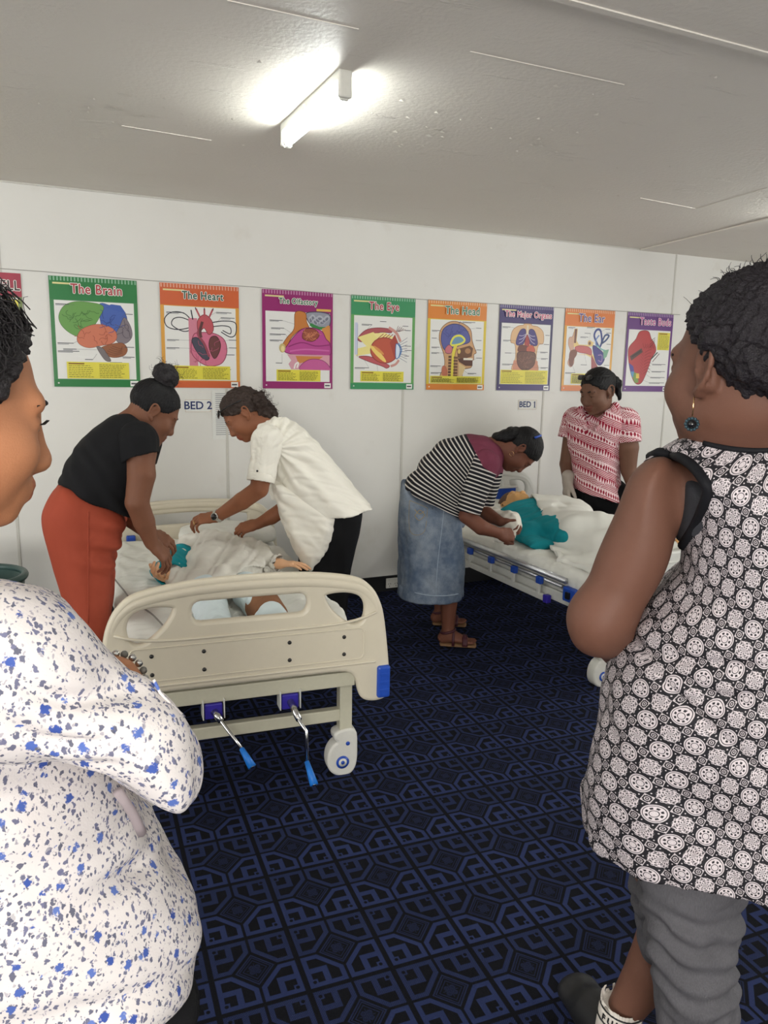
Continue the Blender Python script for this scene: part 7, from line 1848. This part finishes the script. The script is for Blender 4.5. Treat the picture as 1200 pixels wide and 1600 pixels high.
# ================================================================== training manikins and bedding on the beds
def bp(B, x, y, z): return bedpt(B, x, y, z)
def manikin2():
    B = B2; R = bedR(B); o = bp(B, 0, 0.8, 0.545)
    X, Y, Z = R[0], R[1], R[2]
    t = thing('training_manikin', 'manikin in an off-white gown with a teal sleeve, lying on the cream bed', 'manikin', tuple(o))
    G_ = [seg(bp(B, 0.07, 1.20, 0.600), bp(B, 0.02, 0.62, 0.595), (0.185, 0.105), (0.185, 0.080), 0.05, X),
          ell(bp(B, 0.00, 1.33, 0.610), (0.15, 0.12, 0.090), R, 0.06), seg(bp(B, 0.02, 0.66, 0.59), bp(B, -0.02, 0.46, 0.575), (0.19, 0.07), (0.20, 0.045), 0.05, X),
          seg(bp(B, -0.10, 1.32, 0.62), bp(B, -0.19, 0.80, 0.60), 0.050, 0.040, 0.03), seg(bp(B, -0.19, 0.80, 0.60), bp(B, -0.20, 0.56, 0.565), 0.040, 0.025, 0.03),
          seg(bp(B, 0.22, 1.17, 0.615), bp(B, 0.235, 0.96, 0.612), 0.066, 0.052, 0.03), seg(bp(B, 0.235, 0.96, 0.612), bp(B, 0.300, 0.895, 0.612), 0.052, 0.044, 0.02)]
    def gf(V, N):
        V = folds(V, N, X * 0.5 + Y * 0.85, 0.0110, 0.10, 101)
        V = folds(V, N, X * 0.9 - Y * 0.4, 0.005, 0.07, 102)
        q = (V - bp(B, -0.12, 0.95, 0.6)) @ nz(X * 0.95 + Y * 0.25)
        return V + N * (0.006 * np.sin(q / 0.017) * np.exp(-(q / 0.07) ** 2))[:, None]
    solid('gown', G_, 0.006, M['gown'], t, o, fold=gf, cuts=[(bp(B, 0.288, 0.905, 0.61), nz(-Y * 0.6 + X * 0.8)), (bp(B, 0, 0, 0.545), -Z)][:1] , pocket=(0.008, 0.02))
    hr = hand(bp(B, 0.283, 0.905, 0.612), X * 0.85 - Y * 0.40 + Z * 0.03, Z, -1, 0.86, (0.15, 0.25, 0.2), 0.13, (0.5, 0.1)) + [seg(bp(B, 0.245, 0.945, 0.612), bp(B, 0.285, 0.905, 0.612), 0.028, 0.024, 0.02)]
    solid('hand', hr, 0.004, M['manikin'], t, o)
    hl = hand(bp(B, -0.215, 0.86, 0.600), -X * 0.42 - Y * 0.80 + Z * 0.15, -Z * 0.7 + Y * 0.5, -1, 1.0, (0.5, 0.6, 0.4), 0.10, (0.6, 0.3)) + [seg(bp(B, -0.195, 0.95, 0.60), bp(B, -0.215, 0.86, 0.600), 0.030, 0.026, 0.02)]
    solid('hand', hl, 0.004, M['manikin'], t, o)
    s_ = solid('sleeve', [seg(bp(B, -0.13, 1.16, 0.61), bp(B, -0.200, 0.885, 0.602), 0.066, 0.054, 0.02), ell(bp(B, -0.205, 0.95, 0.600), (0.085, 0.095, 0.055), R, 0.03)], 0.005, M['teal'], t, o, cuts=[(bp(B, -0.204, 0.878, 0.60), nz(-Y - X * 0.25))], pocket=(0.008, 0.03), fold=(X * 0.6 - Y, 0.005, 0.05, 7))
    s_['label'] = 'teal sleeve'
    for s in (-1, 1):
        solid('trouser_leg', [seg(bp(B, s * 0.085, 0.60, 0.590), bp(B, s * 0.105, 0.14, 0.595), 0.074, 0.060, 0.02)], 0.007, M['palebl'], t, o, fold=(X + Y * 0.2, 0.005, 0.06, 9 + s))
        solid('foot', [seg(bp(B, s * 0.105, 0.17, 0.595), bp(B, s * 0.11, 0.09, 0.60), 0.036, 0.034, 0.02), seg(bp(B, s * 0.11, 0.10, 0.590), bp(B, s * 0.22, 0.085, 0.600), (0.032, 0.03), (0.030, 0.020), 0.02, Z)], 0.006, M['manikin'], t, o)
    b = solid('bandage', [seg(bp(B, 0.102, 0.340, 0.593), bp(B, 0.104, 0.170, 0.594), 0.0715, 0.0660, 0.0)], 0.005, M['bandage'], t, o, cuts=[(bp(B, 0.1, 0.330, 0.6), Y), (bp(B, 0.1, 0.175, 0.6), -Y)])
    b['label'] = 'brown elastic knee bandage'
    return t
def manikin1():
    B = B1; R = bedR(B); o = bp(B, 0, 0.8, 0.545)
    X, Y, Z = R[0], R[1], R[2]
    t = thing('training_manikin', 'manikin with moulded brown hair and teal gown, lying on the white bed', 'manikin', tuple(o))
    hd = Head(bp(B, 0.055, 1.475, 0.640), V3(0.32, -0.10, 0.94), V3(-0.05, 1, 0.08), 1.02)
    P = hd.prims(1.0) + [seg(hd.w(-0.02, 0, -0.05), bp(B, 0.0, 1.24, 0.63), 0.050, 0.055, 0.03)]
    P += [seg(bp(B, 0, 1.22, 0.62), bp(B, 0, 0.74, 0.615), (0.17, 0.085), (0.15, 0.075), 0.05, X)]
    for s in (-1, 1):
        P += [seg(bp(B, s * 0.085, 0.66, 0.60), bp(B, s * 0.10, 0.12, 0.60), 0.07, 0.045, 0.03), seg(bp(B, s * 0.11, 0.10, 0.60), bp(B, s * 0.12, 0.09, 0.68), 0.034, 0.022, 0.02)]
        P += [seg(bp(B, s * 0.19, 1.20, 0.61), bp(B, s * 0.22, 0.95, 0.580), 0.040, 0.030, 0.02), seg(bp(B, s * 0.22, 0.95, 0.580), bp(B, s * 0.22, 0.80, 0.572), 0.030, 0.020, 0.02)]
    solid('body', P, 0.005, M['manikin_tan'], t, o, tintf=lambda V, lab: np.where((lab == 1)[:, None], np.array([[0.95, 0.72, 0.70]]), np.ones((len(V), 3))))
    hd.eyes(t, o)
    h = solid('hair', hd.cap(0.003), 0.0045, M['mhair'], t, o, cuts=hd.hair2(0.090, 0.076)); h['label'] = 'moulded brown hair'
    T_ = [seg(bp(B, 0, 1.23, 0.625), bp(B, -0.02, 0.62, 0.615), (0.20, 0.105), (0.20, 0.09), 0.04, X), seg(bp(B, -0.19, 1.20, 0.61), bp(B, -0.25, 0.86, 0.595), 0.068, 0.060, 0.04), seg(bp(B, -0.25, 0.95, 0.590), bp(B, -0.31, 0.66, 0.572), (0.085, 0.045), (0.085, 0.028), 0.04, X)]
    def tf(V, N):
        V = folds(V, N, X * 0.9 + Y * 0.3 - Z * 0.5, 0.006, 0.10, 111)
        return folds(V, N, X - Y * 0.5, 0.004, 0.06, 112)
    g = solid('gown', T_, 0.006, M['teal'], t, o, fold=tf); g['label'] = 'teal gown'
    # dark hem piping along the gown edge
    return t
def sheet1():
    B = B1; R = bedR(B); X, Y, Z = R; o = bp(B, 0.05, 0.6, 0.545)
    t = thing('top_sheet', 'rumpled white sheet drawn over the teal-gowned manikin on the white bed', 'sheet', tuple(o))
    P = [rbox(bp(B, 0.02, 0.64, 0.552), (0.425, 0.60, 0.028), R, 0.025, 0.05), seg(bp(B, 0.06, 1.30, 0.640), bp(B, 0.02, 0.62, 0.632), (0.22, 0.105), (0.215, 0.098), 0.06, X),
         seg(bp(B, 0.02, 0.62, 0.62), bp(B, 0.0, 0.14, 0.60), (0.21, 0.09), (0.17, 0.075), 0.08, X), seg(bp(B, 0.0, 0.14, 0.61), bp(B, 0.0, 0.10, 0.66), (0.15, 0.05), (0.14, 0.03), 0.06, X),
         ell(bp(B, 0.26, 1.16, 0.64), (0.14, 0.20, 0.095), R, 0.08), ell(bp(B, 0.22, 1.34, 0.63), (0.16, 0.10, 0.08), R, 0.07)]
    def sf(V, N):
        V = folds(V, N, X * 0.8 - Y * 0.6, 0.012, 0.16, 121)
        return folds(V, N, X * 0.3 + Y * 0.9, 0.006, 0.09, 122)
    A_ = bp(B, -0.04, 1.10, 0.6); n = nz(-X * 0.50 + Y * 0.26)
    solid('cloth', P, 0.007, M['sheet'], t, o, fold=sf, cuts=[(A_, n)] , pocket=(0.010, 0.03))
    return t
def towel():
    f = Fig(795, 815, 3.62); o = f.p(790, 830)
    t = thing('towel', 'crumpled white cloth in the hands of the striped-top woman', 'cloth', tuple(o))
    P = [seg(f.p(770, 806, -0.10), f.p(800, 826, -0.20), (0.055, 0.034), (0.066, 0.040), 0.02, f.d(0.5, 1)), ell(f.p(800, 816, -0.17), (0.055, 0.05, 0.066), None, 0.03), seg(f.p(800, 838, -0.07), f.p(770, 846, -0.10), 0.020, 0.012, 0.03)]
    solid('cloth', P, 0.005, M['towel'], t, o, fold=[(f.d(0.7, -0.6), 0.007, 0.06, 131), (f.d(0.2, 1), 0.004, 0.03, 132)])
    return t
manikin2(); manikin1(); sheet1(); towel()
pts = [(172, 893), (180, 906), (193, 922), (206, 938), (224, 950), (240, 962), (262, 985), (278, 1000)]
tag(tube('cable', [tuple(atz(x, y, 0.556)) for x, y in catmull(pts, 4, False)], 0.0035, plain('grey_cable', srgb(120, 116, 110), 0.5), None, 6), 'thin grey cable lying on the mattress of the cream bed', 'cable')
